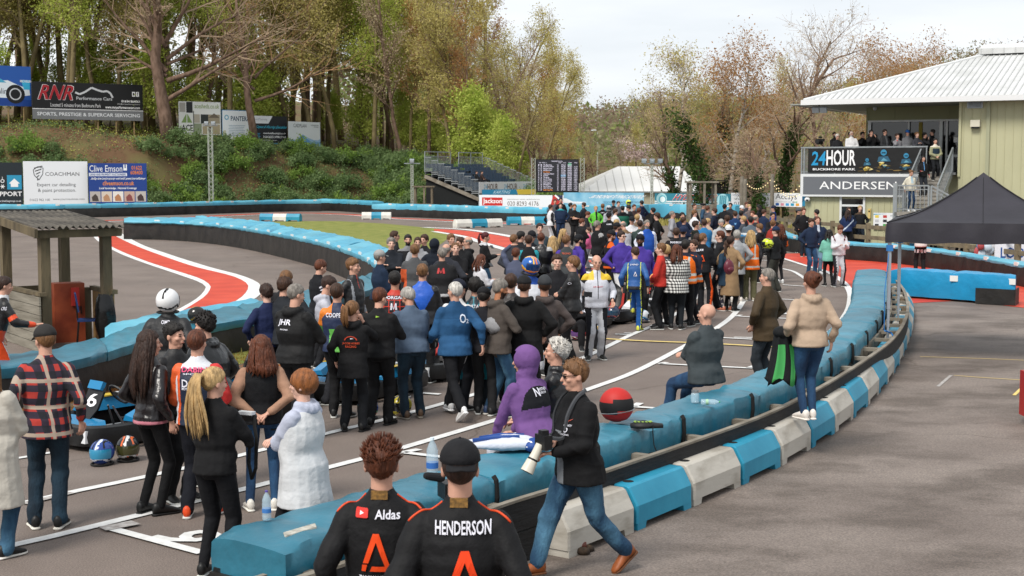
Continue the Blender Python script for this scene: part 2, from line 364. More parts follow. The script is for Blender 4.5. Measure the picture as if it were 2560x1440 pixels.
def barrier(name,label,Lp,Rp,h,drop,seg,step=.3,mats=None,amp=.02,skirt=True,pad_z=None,tabs=False,straps=0,group='padded tyre barriers',ends=True,crease=0):
 """Lp/Rp: far and near top edges on the ground plan; pads on top, black skirt below"""
 mats=mats or m_teal;n=max(8,int(plen(Rp)/step));A=catmull([Vector((p[0],p[1],0))for p in Lp],n);B=catmull([Vector((p[0],p[1],0))for p in Rp],n)
 c0=(A[0]+B[0])/2;t=thing(name,label,'safety barrier',(c0.x,c0.y,0),0,group);o_=Vector((c0.x,c0.y,0))
 Ls=plen(B);ns=max(1,round(Ls/seg));per=max(2,(n-1)//ns)
 i0=0;k=0
 while i0<n-1:
  i1=i0+per if n-1-(i0+per)>per*.5 else n-1
  mb=MB().use(mats[(k*7+k//2)%len(mats)]);rings=[];r_=random.Random(k+len(name)*3)
  ph=[r_.uniform(0,6.3)for _ in range(6)];puff=r_.uniform(.8,1.2);cs_=[(r_.uniform(0,per*step),r_.uniform(-.25,.25),r_.uniform(.4,1.2),r_.uniform(.02,.045))for _ in range(11)]
  for i in range(i0,i1+1):
   u=(i-i0)/max(1,i1-i0);e=min(1,min(u,1-u)*per*step/.16+.0)
   sgap=.012*(1-min(1,e));a,b=A[i]-o_,B[i]-o_;w=(b-a);W=w.length;w.normalize();ring=[]
   prof=[(1.01,h-drop),(1.03,h-drop*.6),(1.025,h-drop*.16),(.99,h-.008),(.86,h+.008),(.65,h+.02),(.5,h+.02),(.35,h+.018),(.18,h+.01),(.03,h-.01),(-.02,h-drop*.25),(-.035,h-drop*.6),(-.02,h-drop)]
   s=u*(i1-i0)*step
   for j,(q,z)in enumerate(prof):
    bul=amp*puff*(sin(s*9.3+ph[0]+1.5*sin(q*3+ph[3]))*.5+sin(s*21+ph[1]+q*4)*.35+sin(s*4.1+ph[2]+q*6)*.6)
    if crease:bul-=crease*sum(a_*math.exp(-((s-c_-sl_*(q-.5))/w_)**2)for c_,sl_,a_,w_ in cs_)*(.35 if .3<q<.7 else 1)
    z2=z+(bul if 3<=j<=9 else bul*.3)-.035*(1-e)*(3<=j<=9)
    xo=(-bul*.9-.01*(1-e))if j<4 else(bul*.9+.01*(1-e)if j>9 else 0)
    ring.append(a+w*(W*q+xo)+Vector((0,0,z2)))
   rings.append(ring)
  if len(rings)>1:
   rings[0]=[p.lerp(rings[1][j],.0)for j,p in enumerate(rings[0])];mb.loft(rings,cap=True,close=True);mb.build('pad_cover',t,smooth=False,auto=50)
  if tabs and k%1==0:
   p=rings[-2 if len(rings)>2 else-1];q=p[2];d=(rings[-1][3]-rings[0][3]).normalized();MB().use(m_tag).box(q.lerp(p[3],.6),(.28,.05,.1),Matrix.Rotation(atan2(d.y,d.x),3,'Z')).build('white_tab',t)
  i0=i1;k+=1
 if straps:
  for q in range(straps):
   i=int((q+.5)/straps*(n-1));a,b=A[i]-o_,B[i]-o_;w=(b-a);mb=MB().use(m_strap)
   pr=[(1.03,h-drop-.01),(1.06,h-drop*.6),(1.045,h-.02),(1.0,h+.012)]
   P=[a+w*q_+Vector((0,0,z))for q_,z in pr];mb.tube(P,.022,5,flat=.5);mb.build('strap',t)
 if skirt:
  per2=per*2;i0=0
  while i0<n-1:
   i1=min(n-1,i0+per2);mb=MB().use(m_skirt)
   for side in(0,1):
    rings=[]
    for i in range(i0,i1+1):
     a,b=A[i]-o_,B[i]-o_;w=(b-a).normalized();P=b if side else a;sg=1 if side else-1
     wv=.02*sin(i*step*7+side)+.012*sin(i*step*17)
     rings.append([P+w*(sg*(-.01+wv*.3))+Vector((0,0,h-drop+.03)),P+w*(sg*(.02+wv))+Vector((0,0,h*.5)),P+w*(sg*(.03+wv))+Vector((0,0,.12)),P+w*(sg*.01)+Vector((0,0,-.02)),P-w*(sg*.08)+Vector((0,0,-.02)),P-w*(sg*.08)+Vector((0,0,h-drop+.03))])
    mb.loft(rings,cap=True)
   if ends and(i0==0 or i1==n-1):
    i=0 if i0==0 else n-1;a,b=A[i]-o_,B[i]-o_;mb.bar(a+Vector((0,0,(h-drop)/2)),b+Vector((0,0,(h-drop)/2)),.06,h-drop)
   mb.build('black_skirt',t,auto=60);i0=i1
 return t
def path_band(P,w):return offset(P,-w/2),offset(P,w/2)
DZ=.70
DL=[G(*p,DZ)for p in[(530,1330),(700,1281),(837,1241),(982,1200),(1066,1173),(1192,1135),(1400,1083),(1583,1029),(1700,993),(1820,957),(1937,905),(2030,850),(2100,795),(2130,745),(2134,705),(2142,672)]]
DR=[G(*p,DZ)for p in[(712,1372),(880,1312),(1036,1256),(1192,1207),(1389,1142),(1538,1094),(1663,1055),(1744,1028),(1860,992),(1915,973),(2009,930),(2080,893),(2140,850),(2190,800),(2216,750),(2222,715),(2214,675)]]
barD=barrier('padded_tyre_barrier','long curved turquoise padded barrier sweeping from the foreground up to the black gazebo',DL,DR,DZ,.27,2.6,.045,m_teal,.008,True,straps=17,crease=.013)
mb=MB().use(mat('dirty_label','#b9b6ab',c2='#8d8a80',vs=20));pa=G(708,1345,.70)-barD.location;pb=G(785,1322,.70)-barD.location
rr=[[pa.lerp(pb,t)+Vector((.0,.05,.028)),pa.lerp(pb,t)+Vector((0.02,-.02,.02)),pa.lerp(pb,t)+Vector((.03,-.05,-.06)),pa.lerp(pb,t)+Vector((.035,-.06,-.13))]for t in(0,.33,.66,1)]
WZ=.54
WT=catmull([G(*p,WZ)for p in[(700,1455),(960,1368),(1240,1262),(1400,1212),(1542,1163),(1700,1110),(1900,1038),(2012,985),(2085,945),(2160,898),(2225,850),(2258,805),(2268,765),(2258,725),(2240,700)]],150)
w0=WT[0].copy();w0.z=0
wall=thing('plank_wall','black stained plank wall with weathered timber capping behind the curved turquoise barrier','wall',tuple(w0))
m_blk=mat('black_stained_timber','#0c0d10',rough=.7,c2='#17181b',vs=1.5,bump=.5,bs=9,sx=(.6,.6,3),det=8)
def strip(P,off0,off1,z0,z1,m,name,par,org,smooth=True):
 a=offset(P,off0);b=offset(P,off1);mb=MB().use(m)
 mb.loft([[Vector((a[i].x,a[i].y,z0))-org,Vector((b[i].x,b[i].y,z0))-org,Vector((b[i].x,b[i].y,z1))-org,Vector((a[i].x,a[i].y,z1))-org]for i in range(len(P))])
 return mb.build(name,par,auto=40)
for k in range(8):
 a,b=int(k*149/8),int((k+1)*149/8)
 seg=WT[a:b+1]
 strip(seg,.0,.03,-.02,.265,m_blk,'plank',wall,w0);strip(seg,.003,.033,.272,WZ-.022,m_blk,'plank',wall,w0)
 strip(seg,-.015,.042,WZ-.022,WZ,m_wood2,'capping_board',wall,w0)
WI2=offset(WT,-.30)
strip(WT,-.33,-.29,.30,.50,m_wood2,'inner_rail',wall,w0)
for k in range(24):
 i=int((k+.4)*149/24);a,b=WT[i],WI2[i];z=Vector((0,0,.47))
 MB().use(m_wood2).bar(Vector((a.x,a.y,.48))-w0,Vector((b.x,b.y,.48))-w0,.09,.05).build('cross_member',wall)
 if k%2==0:MB().use(m_wood).box(Vector((a.x,a.y,.24)).lerp(Vector((b.x,b.y,.24)),.2)-w0,(.09,.09,.5)).build('stake',wall)
lb=MB().use(mat('dirty_white_board','#a9a8a4',var=.1));i=121;d=(WT[i+1]-WT[i-1]).normalized();nrm=Vector((d.y,-d.x,0))
c_=WT[i]+nrm*.045+Vector((0,0,-.24));lb.box(c_-w0,(.34,.02,.3),Matrix.Rotation(atan2(d.y,d.x),3,'Z'));lb.build('notice',wall)
mb=MB().use(mat('dirty_label','#b9b6ab',c2='#8d8a80',vs=20));mb.loft([[v for v in r]for r in rr],cap=False,close=False)
mb2=MB();mb2.mats=mb.mats;mb2.cur=0;mb2.loft([r+[v+Vector((-.01,.012,-.008))for v in reversed(r)]for r in rr]);mb2.build('label_flap',barD)
m_bw=mat('dirty_white_plastic','#b5b0a6',rough=.6,c2='#8d867a',vs=2.2,bump=.2,bs=8,det=9,lo=.5,hi=.72,sx=(1,1,3));m_bb=mat('blue_plastic','#1f7f9d',rough=.5,c2='#2c8eac',vs=2.5,bump=.2,bs=8,det=8)
m_wpl=mat('white_plastic','#cfccc4',rough=.6,var=.08);m_hole=mat('dark_hole','#151515',rough=1)
def block_mesh(m):
 L_,W,H=1.05,.38,.39;mb=MB().use(m)
 prof=[(-.5*W,.06),(-.5*W,.22),(-.46*W,.25),(-.27*W,H-.015),(-.2*W,H),(.2*W,H),(.27*W,H-.015),(.46*W,.25),(.5*W,.22),(.5*W,.06)]
 def ring(x,s=1):return[Vector((x,y*s,z if s==1 else .06+(z-.06)*.97))for y,z in prof]
 mb.loft([ring(-L_/2,.94),ring(-L_/2+.025),ring(L_/2-.025),ring(L_/2,.94)])
 for sx_ in(-1,1):mb.loft([[Vector((sx_*x,y,z))for x,y in((L_/2-.01,-.49*W),(L_/2-.01,.49*W),(xx,.49*W),(xx,-.49*W))]for z,xx in((0,.37),(.062,.35))])
 mb.use(m_hole)
 for hx in(-.36,):mb.lathe((hx,0,H),[(.0,-.01),(.05,-.01),(.05,.002),(0,.002)],12)
 me=mb.mesh('kerb_block');me.polygons.foreach_set('use_smooth',[True]*len(me.polygons));me.set_sharp_from_angle(angle=radians(22));return me
bmW,bmB,bmP=block_mesh(m_bw),block_mesh(m_bb),block_mesh(m_wpl)
BP=catmull([G(*p)for p in[(1418,1400),(1572,1338),(1712,1278),(1837,1224),(1945,1172),(2040,1116),(2122,1058),(2190,995),(2242,925),(2272,860),(2284,815),(2280,775),(2262,752)]],400)
BP=offset(BP,-.19)
n_b=int(plen(BP)/1.06);Q=resample(BP,n_b*8+1)
ordn=['nearest white block with brown rubbish under its end','first blue block, just behind the striding photographer','second white block from the near end','second blue block from the near end','third white block from the near end','third blue block from the near end','white block below the feet of the woman in the beige hoodie','fourth blue block from the near end','fifth white block from the near end','fifth blue block from the near end','sixth white block from the near end','sixth blue block from the near end','seventh white block where the row bends','seventh blue block where the row bends','eighth white block from the near end','eighth blue block from the near end','ninth white block from the near end','ninth blue block from the near end','tenth white block from the near end','tenth blue block from the near end','eleventh white block from the near end','eleventh blue block from the near end','twelfth white block from the near end','last blue block']
for k in range(n_b):
 a,b=Q[k*8],Q[k*8+8];c=(a+b)/2;d=b-a
 o=link('kerb_block',bmB if k%2 else bmW);o.location=(c.x,c.y,.004);o.rotation_euler=(0,0,atan2(d.y,d.x))
 tag(o,('plastic kerb: '+ordn[min(k,len(ordn)-1)])if k<n_b-1 else 'plastic kerb: far blue block by the foot of the gazebo pole','kerb block','blue and white plastic kerb blocks along the plank wall')
for(pxs,pxe,y0,y1,pat,nm)in[(652,752,553,554,'BWB','left of the infield grass'),(905,978,549,549,'WBW','beyond the infield grass'),(1137,1252,571,568,'WBW','by the red kerb right of the grass'),(1268,1368,563,562,'BWB','in front of the far hoardings')]:
 a,b=G(pxs,y0),G(pxe,y1)
 for k in range(3):
  c=a.lerp(b,(k+.5)/3);d=b-a;o=link('kerb_block',bmB if pat[k]=='B' else bmP);o.location=(c.x,c.y,.02);o.rotation_euler=(0,0,atan2(d.y,d.x));o.scale=(d.length/3/1.05,1.25,1.25)
  tag(o,'%s %s plastic kerb block on the track %s'%(('left','middle','right')[k],'blue' if pat[k]=='B' else 'white',nm),'kerb block','kerb blocks out on the track')
AL=[G(*p,.6)for p in[(-60,893),(50,880),(160,862),(280,832),(360,803),(500,778),(660,748),(800,715),(900,690),(960,668)]]
AR=[G(*p,.6)for p in[(-60,925),(50,912),(190,895),(310,862),(420,832),(560,802),(680,785),(830,748),(930,718),(985,692)]]
barrier('padded_tyre_barrier','turquoise padded barrier with sagging black skirt running from the timber shelter behind the drivers',AL,AR,.6,.16,2.6,.16,m_teal,.02)
barrier('padded_tyre_barrier','short lower turquoise pad row behind the timber shelter, at the point of the red kerb',[G(*p,.5)for p in[(262,812),(330,795),(430,775),(540,760),(640,742)]],[G(*p,.5)for p in[(262,838),(340,818),(440,797),(560,776),(660,758)]],.5,.3,2.4,.25,m_pale,.015)
BLp=[G(*p,.9)for p in[(310,544),(400,543),(495,543),(620,552),(760,571),(870,590),(940,608),(990,630),(1010,655)]]
BRp=[G(*p,.9)for p in[(310,551),(400,552),(500,557),(600,567),(700,583),(800,603),(880,627),(930,650),(950,676)]]
barrier('padded_tyre_barrier','pale turquoise padded barrier with long black skirt curving round the infield grass',BLp,BRp,.9,.15,2.0,.25,m_pale,.03,tabs=True)
barrier('padded_tyre_barrier','thin pale blue barrier arm reaching across the track to the left edge of the infield',[G(*p,.8)for p in[(488,538),(600,547),(700,557)]],[G(*p,.8)for p in[(492,541),(600,551),(700,561)]],.8,.3,2.4,.5,m_pale,.02)
def lift(L_):return[D(px,py,(CH-0)*F/(py-433)*1.0)for px,py in L_]
CP=[G(*p)for p in[(-30,546),(160,544),(302,541),(500,535),(700,529),(800,528)]]
la,lb_=path_band(CP,1.0);barrier('padded_tyre_barrier','far pale turquoise barrier under the left roadside hoardings',la,lb_,.95,.3,2.6,.5,m_pale,.02,tabs=True)
CP=[G(*p)for p in[(800,527),(870,529)]]
CP=[G(*p)for p in[(940,541),(1040,543),(1165,548),(1270,552),(1380,556)]]
la,lb_=path_band(CP,1.0);barrier('padded_tyre_barrier','far turquoise barrier with crumpled black skirt below the grandstand and the white hoarding',la,lb_,.92,.38,2.6,.5,m_pale,.03,tabs=True)
CP=[G(*p)for p in[(790,526),(860,528),(945,534)]]
la,lb_=path_band(CP,1.0);barrier('padded_tyre_barrier','short far turquoise barrier at the foot of the shrub covered bank',la,lb_,.95,.3,2.6,.5,m_pale,.03)
CP=[G(*p)for p in[(1400,556),(1520,555),(1640,552),(1760,553),(1850,556)]]
la,lb_=path_band(CP,1.0);barrier('padded_tyre_barrier','all turquoise padded barrier behind the crowd, below the striped company hoardings',la,lb_,1.1,.85,2.6,.5,m_pale,.02,tabs=True)
CP=[G(*p)for p in[(1868,572),(1920,590),(1965,622),(2040,636),(2111,647),(2230,656),(2350,671),(2450,690),(2560,713),(2700,740)]]
la,lb_=path_band(CP,.6);barrier('padded_tyre_barrier','black skirted barrier with light blue top below the wooden post and rail fence',la,lb_,.62,.1,2.6,.3,m_pale,.02,tabs=True)
EP=[G(*p)for p in[(2225,743),(2300,748),(2400,755),(2480,762),(2535,764)]];EP=offset(EP,-.3)
m_bright=[mat('bright_blue_pvc','#1c86b4',rough=.4,var=.1,vs=2,bump=.6,bs=7,det=8)]
la,lb_=path_band(EP,.6);eb=barrier('padded_tyre_barrier','bright blue padded barrier with black end panel standing on the paved lane',la,lb_,.72,.66,1.45,.12,m_bright,.012,skirt=False)
o_=Vector(eb.location);q=lb_[2].lerp(lb_[3],.55)-o_;q2=lb_[4]-o_;dd=(q2-q).normalized();nn=Vector((dd.y,-dd.x,0))
mb=MB().use(m_skirt);mb.bar(q+nn*.15+Vector((0,0,.2)),q2+nn*.15+dd*.04+Vector((0,0,.2)),.03,.38);mb.bar(q2+nn*.15+dd*.05+Vector((0,0,.2)),la[4]-o_+dd*.05-nn*.04+Vector((0,0,.2)),.03,.38);mb.build('black_end_panel',eb)
for u in(1,3):
 c=lb_[u].lerp(lb_[u+1],.85)-o_+nn*.04+Vector((0,0,.57));MB().use(m_tag).box(c,(.2,.012,.14),Matrix.Rotation(atan2(dd.y,dd.x),3,'Z')).build('white_label',eb)
SKIN={'a':'#c39580','b':'#b4836c','c':'#cfa592','d':'#5a3826','e':'#a9704f'}
HAIR={'bk':'#15100d','br':'#3a2314','db':'#2e1b12','lb':'#6b4a2c','gi':'#542a15','co':'#7d4a22','bl':'#a98b5e','gr':'#77716a','wh':'#b9b5ae','rd':'#4a1216','sg':'#9a9690'}
m_eye=mat('eye_dark','#1a120e',rough=.3);m_lens=mat('sunglass_lens','#0a0a0c',rough=.1)
def m_skin(k):return mat('skin_'+k,SKIN[k],rough=.55,var=.07,vs=12,spec=.4)
def m_lip(k):return mat('lip_'+k,tuple(a*b for a,b in zip(srgb(SKIN[k]),(.75,.5,.5))),rough=.5)
def m_hair(k):return mat('hair_'+k,HAIR[k],rough=.6,c2=None,var=.35,vs=38,bump=.8,bs=60,sx=(1,1,.25))
JOBS=[]
def job(mb,name,parent,voxel,post=None,smooth=2):
 me=mb.mesh(name);ob=link(name,me,parent)
 r=ob.modifiers.new('r','REMESH');r.mode='VOXEL';r.voxel_size=voxel;r.use_smooth_shade=True
 s=ob.modifiers.new('s','SMOOTH');s.iterations=smooth;s.factor=.5
 JOBS.append((ob,mb.mats,post));return ob
def run_jobs():
 dg=bpy.context.evaluated_depsgraph_get();dg.update();new=[]
 for ob,mats,post in JOBS:new.append(bpy.data.meshes.new_from_object(ob.evaluated_get(dg)))
 for(ob,mats,post),me in zip(JOBS,new):
  ob.modifiers.clear();old=ob.data;ob.data=me;me.name=ob.name;bpy.data.meshes.remove(old)
  me.materials.clear()
  for m in mats:me.materials.append(m)
  if post:post(ob,me)
  me.polygons.foreach_set('use_smooth',[True]*len(me.polygons));me.update()
 JOBS.clear()
def verts(me):
 a=np.empty(len(me.vertices)*3);me.vertices.foreach_get('co',a);return a.reshape(-1,3)
def vnorm(me):
 a=np.empty(len(me.vertices)*3);me.vertices.foreach_get('normal',a);return a.reshape(-1,3)
def setv(me,a):me.vertices.foreach_set('co',a.ravel());me.update()
def fcent(me):
 a=np.empty(len(me.polygons)*3);me.polygons.foreach_get('center',a);return a.reshape(-1,3)
def append(me,mb):
 ex=mb.mesh('x');bm=bmesh.new();bm.from_mesh(me);
 bm.from_mesh(ex);bm.to_mesh(me);bm.free();bpy.data.meshes.remove(ex)
def segd(C,a,b):
 a=np.array(a);b=np.array(b);d=b-a;t=np.clip((C-a)@d/max(1e-9,d@d),0,1);return np.linalg.norm(C-a-t[:,None]*d,axis=1),t
def ik(a,c,l1,l2,pole):
 a,c=Vector(a),Vector(c);d=c-a;L=min(d.length,(l1+l2)*.995);d.normalize();c=a+d*L
 x=(l1*l1-l2*l2+L*L)/(2*L);h=sqrt(max(0,l1*l1-x*x));p=Vector(pole);p=(p-d*p.dot(d))
 if p.length<1e-5:p=Vector((0,-1,0))
 p.normalize();return a+d*x+p*h,c
ARM={'down':((.27,.03,.90),(.4,-1,0),(.02,.12,-1),.35),'down2':((.25,.12,.92),(.5,-1,0),(-.05,.3,-1),.5),'pocket':((.215,.10,.97),(1,-.6,0),(-.25,.3,-1),.2),'phone':((.07,.30,1.16),(.6,-.3,-1),(-.15,1,.25),.9),'crossA':((-.10,.20,1.19),(.8,.2,-.8),(-1,.05,.15),.3),'crossB':((-.07,.24,1.14),(.8,.2,-.8),(-1,-.1,.0),.3),'front':((.05,.20,.98),(.9,-.4,0),(-.8,.3,-.5),.6),'behind':((.07,-.17,.98),(1,-.1,0),(-.8,-.1,-.4),.5),'hip':((.17,.04,1.03),(1,-.5,0),(-.6,.5,-.4),.4),'face':((.10,.20,1.44),(.7,.1,-1),(-.5,-.2,1),.8),'chest':((.06,.24,1.24),(.8,0,-1),(-.8,.2,.2),.6),'raise':((.10,.02,1.80),(1,.1,0),(-1,0,.1),.3),'camA':((.0,.17,1.10),(.9,-.5,-.8),(-.4,.9,.0),.9),'camB':((.06,.22,1.02),(1,-.5,-.6),(-.5,.8,-.1),.8),'carry':((.10,.24,1.08),(1,-.2,-.5),(-.9,.4,0),.8),'thigh':((.12,.42,.86),(1,-.1,-.2),(-.2,1,-.2),.4),'fwd':((.24,.38,1.08),(.5,-.5,-1),(-.1,1,.1),.5),'swingF':((.24,.24,.95),(.3,-1,-.2),(0,.5,-1),.5),'swingB':((.28,-.18,.93),(.2,-1,0),(0,-.2,-1),.5),'bag':((.24,.12,.98),(.5,-1,0),(0,.2,-1),.9),'knee':((.14,.5,.62),(.8,0,.6),(0,1,-.5),.5)}
POSE={'stand':('down','down'),'pockets':('pocket','pocket'),'phone':('phone','phone'),'cross':('crossA','crossB'),'front':('front','front'),'behind':('behind','behind'),'hips':('hip','hip'),'face':('down2','face'),'chest':('pocket','chest'),'chest2':('chest','chest'),'raise':('down','raise'),'raiseL':('raise','down2'),'cam':('camB','camA'),'carry':('down','carry'),'carryL':('carry','down'),'mix':('pocket','down2'),'fwd':('down','fwd'),'walk':('swingF','swingB'),'sitfold':('crossA','crossB'),'sit':('thigh','thigh'),'bag':('bag','down'),'faceL':('face','pocket'),'kneel':('knee','thigh'),'lean':('fwd','carry')}
def hand(mb,body,W,d,palm_n,s,curl,side,near):
 d=Vector(d).normalized();n=Vector(palm_n);n=(n-d*n.dot(d)).normalized();x=d.cross(n)*side
 pal=W+d*.045*s
 body.cone(W-d*.02*s,W+d*.075*s,.026*s,.036*s,8,.42,side=x)
 if not near:body.cone(W+d*.06*s,W+d*.13*s+n*.03*s*curl,.033*s,.02*s,6,.5,side=x);return
 for k,(o_,l)in enumerate(((.027,.072),(.010,.080),(-.008,.075),(-.025,.060))):
  p=W+(d*.078+x*o_)*s;q=[p];dd=d.copy();a=.35+curl*.8+k*.07
  for j in range(3):
   c=a*(j+.6)/1.6;v=(d*cos(c)+n*sin(c)).normalized();q.append(q[-1]+v*(l/3*s*(1.15-.12*j)))
  mb.tube(q,[.0098*s,.0095*s,.0085*s,.006*s],6)
 p=W+(d*.03+x*.03)*s;q=[p,p+(x*.018+d*.03+n*.006)*s,p+(x*.022+d*.056+n*.02)*s,p+(x*.012+d*.078+n*.03)*s]
 mb.tube(q,[.013*s,.012*s,.0105*s,.007*s],6)
PEOPLE=[]
def person(px,py,h,face,label,top='#151515',legs='#15171a',hair='br',style='short',pose='stand',skin='a',leg='straight',hem=.0,lean=0,tilt=0,turn=0,nod=0,bulk=1.0,at=None,seat=None,foot='#1c1c1c',sole='#c9c9c4',stance='stand',hood=None,collar=None,paint=None,paintleg=None,pal=(),pall=(),cap=None,beard=None,glasses=None,bare=False,belt=None,group='people gathered at the circuit',z0=0,skirt=None,rough=.85,roughleg=.85,vest=None,decals=(),fit=1.0,legw=1.0,glove=None,extra=None,wr=1.0,extra_hair=None):
 base=Vector(at)if at is not None else G(px,py,h+z0-(.045*abs(lean)/10));base=Vector((base.x,base.y,z0))
 dist=base.length;near=dist<24;s=h/1.75;S=Vector((0,0,1));rz=-radians(face)
 vox=.0105 if dist<15 else(.013 if dist<24 else(.018 if dist<36 else .026));nc=12 if near else 8
 t=thing('person',label,'person',tuple(base),rz,group);r_=random.Random(int(px*7+py))
 PEOPLE.append((label,base.copy(),h,px,py))
 B=lambda x,y,z:Vector((x,y,z))*s
 sit=seat is not None
 P=B(r_.uniform(-.015,.015),0,.93)if not sit else Vector((0,0,seat-z0+.1*s))
 if stance=='squat':P=B(0,-.1,.45)
 la=radians(lean);ta=radians(tilt);U=Vector((sin(ta),sin(la),cos(la))).normalized();FW=Vector((0,cos(la),-sin(la)))
 C=P+U*.485*s;NB=P+U*.555*s;nd=radians(nod+lean*.3);U2=Vector((0,sin(nd),cos(nd)))
 HC=NB+U2*.136*s;k=s**.5*1.05
 yaw=-radians(turn);RH=Matrix.Rotation(yaw,3,'Z')@Matrix.Rotation(-nd,3,'X')
 hd=lambda x,y,z:HC+RH@(Vector((x,y,z))*k)
 shw=.166*bulk**.5;SH=[C+Vector((sx_*shw*s,0,-.045*s))for sx_ in(-1,1)]
 LA,LK,LH=[],[],[]
 for i,sx_ in enumerate((-1,1)):
  Hp=P+B(sx_*.09,0,-.03)
  if sit:A=Hp+B(sx_*.05,.50,0);A.z=max(.08*s,(seat-z0-.46*s)if seat-z0>.5 else .08*s);pole=(0,.6,1)
  elif stance=='squat':A=B(sx_*.13,.12,.085);pole=(0,1,.4)
  elif stance=='walk':A=B(sx_*.07,.36 if i else-.40,.09 if i else .17);pole=(0,1,0)
  elif stance=='step':A=B(sx_*.09,.02 if i else .34,.085 if i else .42);pole=(0,1,.2)
  elif stance=='wide':A=B(sx_*.17,r_.uniform(-.05,.06),.085);pole=(0,1,0)
  elif stance=='near':A=B(sx_*.06,r_.uniform(-.05,.05),.085);pole=(0,1,0)
  else:A=B(sx_*(.105+r_.uniform(-.02,.03)),r_.uniform(-.06,.08),.085);pole=(0,1,0)
  K,A=ik(Hp,A,.43*s,.425*s,pole);LH.append(Hp);LK.append(K);LA.append(A)
 ps=POSE[pose]if isinstance(pose,str)else pose;AW,AE,AD=[],[],[]
 for i,sx_ in enumerate((-1,1)):
  tg,pole,hdv,curl=ARM[ps[i]];off=C-B(0,0,1.40)if not(sit and ps[i]in('thigh',))else(P-B(0,0,.93))*1.0
  w=B(tg[0]*sx_*(1 if abs(tg[0])<.2 else bulk**.5),tg[1],tg[2])+off
  if ps[i]not in('thigh','knee','raise'):w=w+FW*0
  if bulk>1.05:w+=B(0,.05*(bulk-1)*3 if tg[1]>.15 else 0,0)
  E,w=ik(SH[i],w,.29*s,.255*s,(pole[0]*sx_,pole[1],pole[2]));AE.append(E);AW.append(w);AD.append((Vector((hdv[0]*sx_,hdv[1],hdv[2])),curl))
 ms=m_skin(skin)
 def rings(spec,c0,ax,tw=0):
  out=[]
  for z,w,d,y in spec:
   c=P+ax*z*s+FW*(y*s)
   out.append([c+Vector((cos(2*pi*j/16)*w*s,0,0))+FW*(sin(2*pi*j/16)*d*s)for j in range(16)])
  return out
 b=MB().use(ms)
 b.loft(rings([(-.06,.08,.05,0),(0,.10,.06,0),(.12,.10,.055,0),(.3,.115,.06,0),(.42,.11,.05,0),(.54,.05,.05,0)],P,U))
 b.cone(NB-U*.06*s,HC-U2*.03*s,.058*s,.054*s,nc)
 def E_(c,r):b.ball(hd(*c),[q*k for q in r],14 if near else 9,9 if near else 6,RH)
 E_((0,-.012,.03),(.074,.092,.086));E_((0,.018,-.025),(.061,.070,.078));E_((0,.045,-.082),(.034,.036,.030));E_((0,.066,.018),(.052,.024,.022))
 b.cone(hd(0,.084,.012),hd(0,.106,-.022),.009*k,.0135*k,6);E_((0,.082,-.052),(.026,.016,.014))
 for sx_ in(-1,1):E_((sx_*.076,-.008,-.006),(.010,.02,.031));E_((sx_*.037,.058,-.02),(.025,.026,.02))
 ex=MB();ex.mats=[ms,m_eye,m_hair(beard or hair),m_lip(skin)];ex.cur=0;b.mats=list(ex.mats)
 for i,sx_ in enumerate((-1,1)):
  b.cone(SH[i],AE[i],.034*s,.026*s,nc);b.cone(AE[i],AW[i],(.036 if bare else .025)*s,.026*s,nc)
  pn=Vector((-sx_*.6,.6,0))if abs(AD[i][0].z)>.6 else Vector((0,.2,-1))if ps[i]!='face' else Vector((-sx_,0,0))
  hidden=ps[i]in('pocket',)
  if not hidden or near:hand(ex,b,AW[i],AD[i][0],pn,s,AD[i][1],sx_,near)
  b.cone(LH[i],LK[i],.045*s,.030*s,nc);b.cone(LK[i],LA[i],.028*s,.026*s,nc);b.cone(LA[i],LA[i]+B(0,.02,-.02),.022*s,.018*s,8)
 for sx_ in(-1,1):
  q=MB();ex.cur=1;ex.ball(hd(sx_*.030,.0835,.008),(.0125*k,.006*k,.0065*k),8,6,RH)
  ex.cur=2
  if style!='bald0':ex.cone(hd(sx_*.017,.089,.026),hd(sx_*.046,.078,.028),.0042*k,.003*k,6)
 ex.cur=3;ex.ball(hd(0,.0925,-.053),(.021*k,.008*k,.006*k),8,5,RH)
 def post_body(ob,me,ex=ex,beard=beard,hd=hd,RH=RH,HC=HC,k=k):
  me.polygons.foreach_set('material_index',[0]*len(me.polygons))
  if beard:
   c=(fcent(me)-np.array(HC))@np.array(RH)/k
   mk=(c[:,2]<-.028)&(c[:,2]>-.14)&(c[:,1]>.0)&(np.abs(c[:,0])<.09)&~((np.abs(c[:,0])<.02)&(c[:,2]>-.058)&(c[:,2]<-.046))&(c[:,2]<-.03-(np.abs(c[:,0])<.03)*(c[:,2]>-.04)*1)
   mk&=(c[:,2]>-.145)&(c[:,1]>-.0)
   me.polygons.foreach_set('material_index',np.where(mk,2,0).astype(np.int32))
  append(me,ex)
 job(b,'body',t,vox*.85,post_body,1)
 if top:
  T=MB().use(cloth(top,rough));T.mats+=[cloth(c,rough)for c in pal]
  bu=bulk*fit*1.11;hz=-.055-hem
  sp=[(hz,.178*bu+hem*.1,.138*bu+hem*.1,-.006),(.03,.172*bu,.130*bu,.0),(.14,.166*bu,.118*bu,.015*(bu-.8)*5),(.28,.182*bu,.124*bu,.012),(.37,.190*bu**.7,.118*bu**.5,.0),(.445,.178*bu**.6,.100,-.006),(.49,.142*bu**.4,.088,-.006),(.53,.094,.078,0),(.56,.068,.068,0)]
  if hem>.2:sp.insert(1,(-.12,.176*bu,.14*bu,0))
  T.loft(rings(sp,P,U));sl=.064*bu**.6;
  short=bare
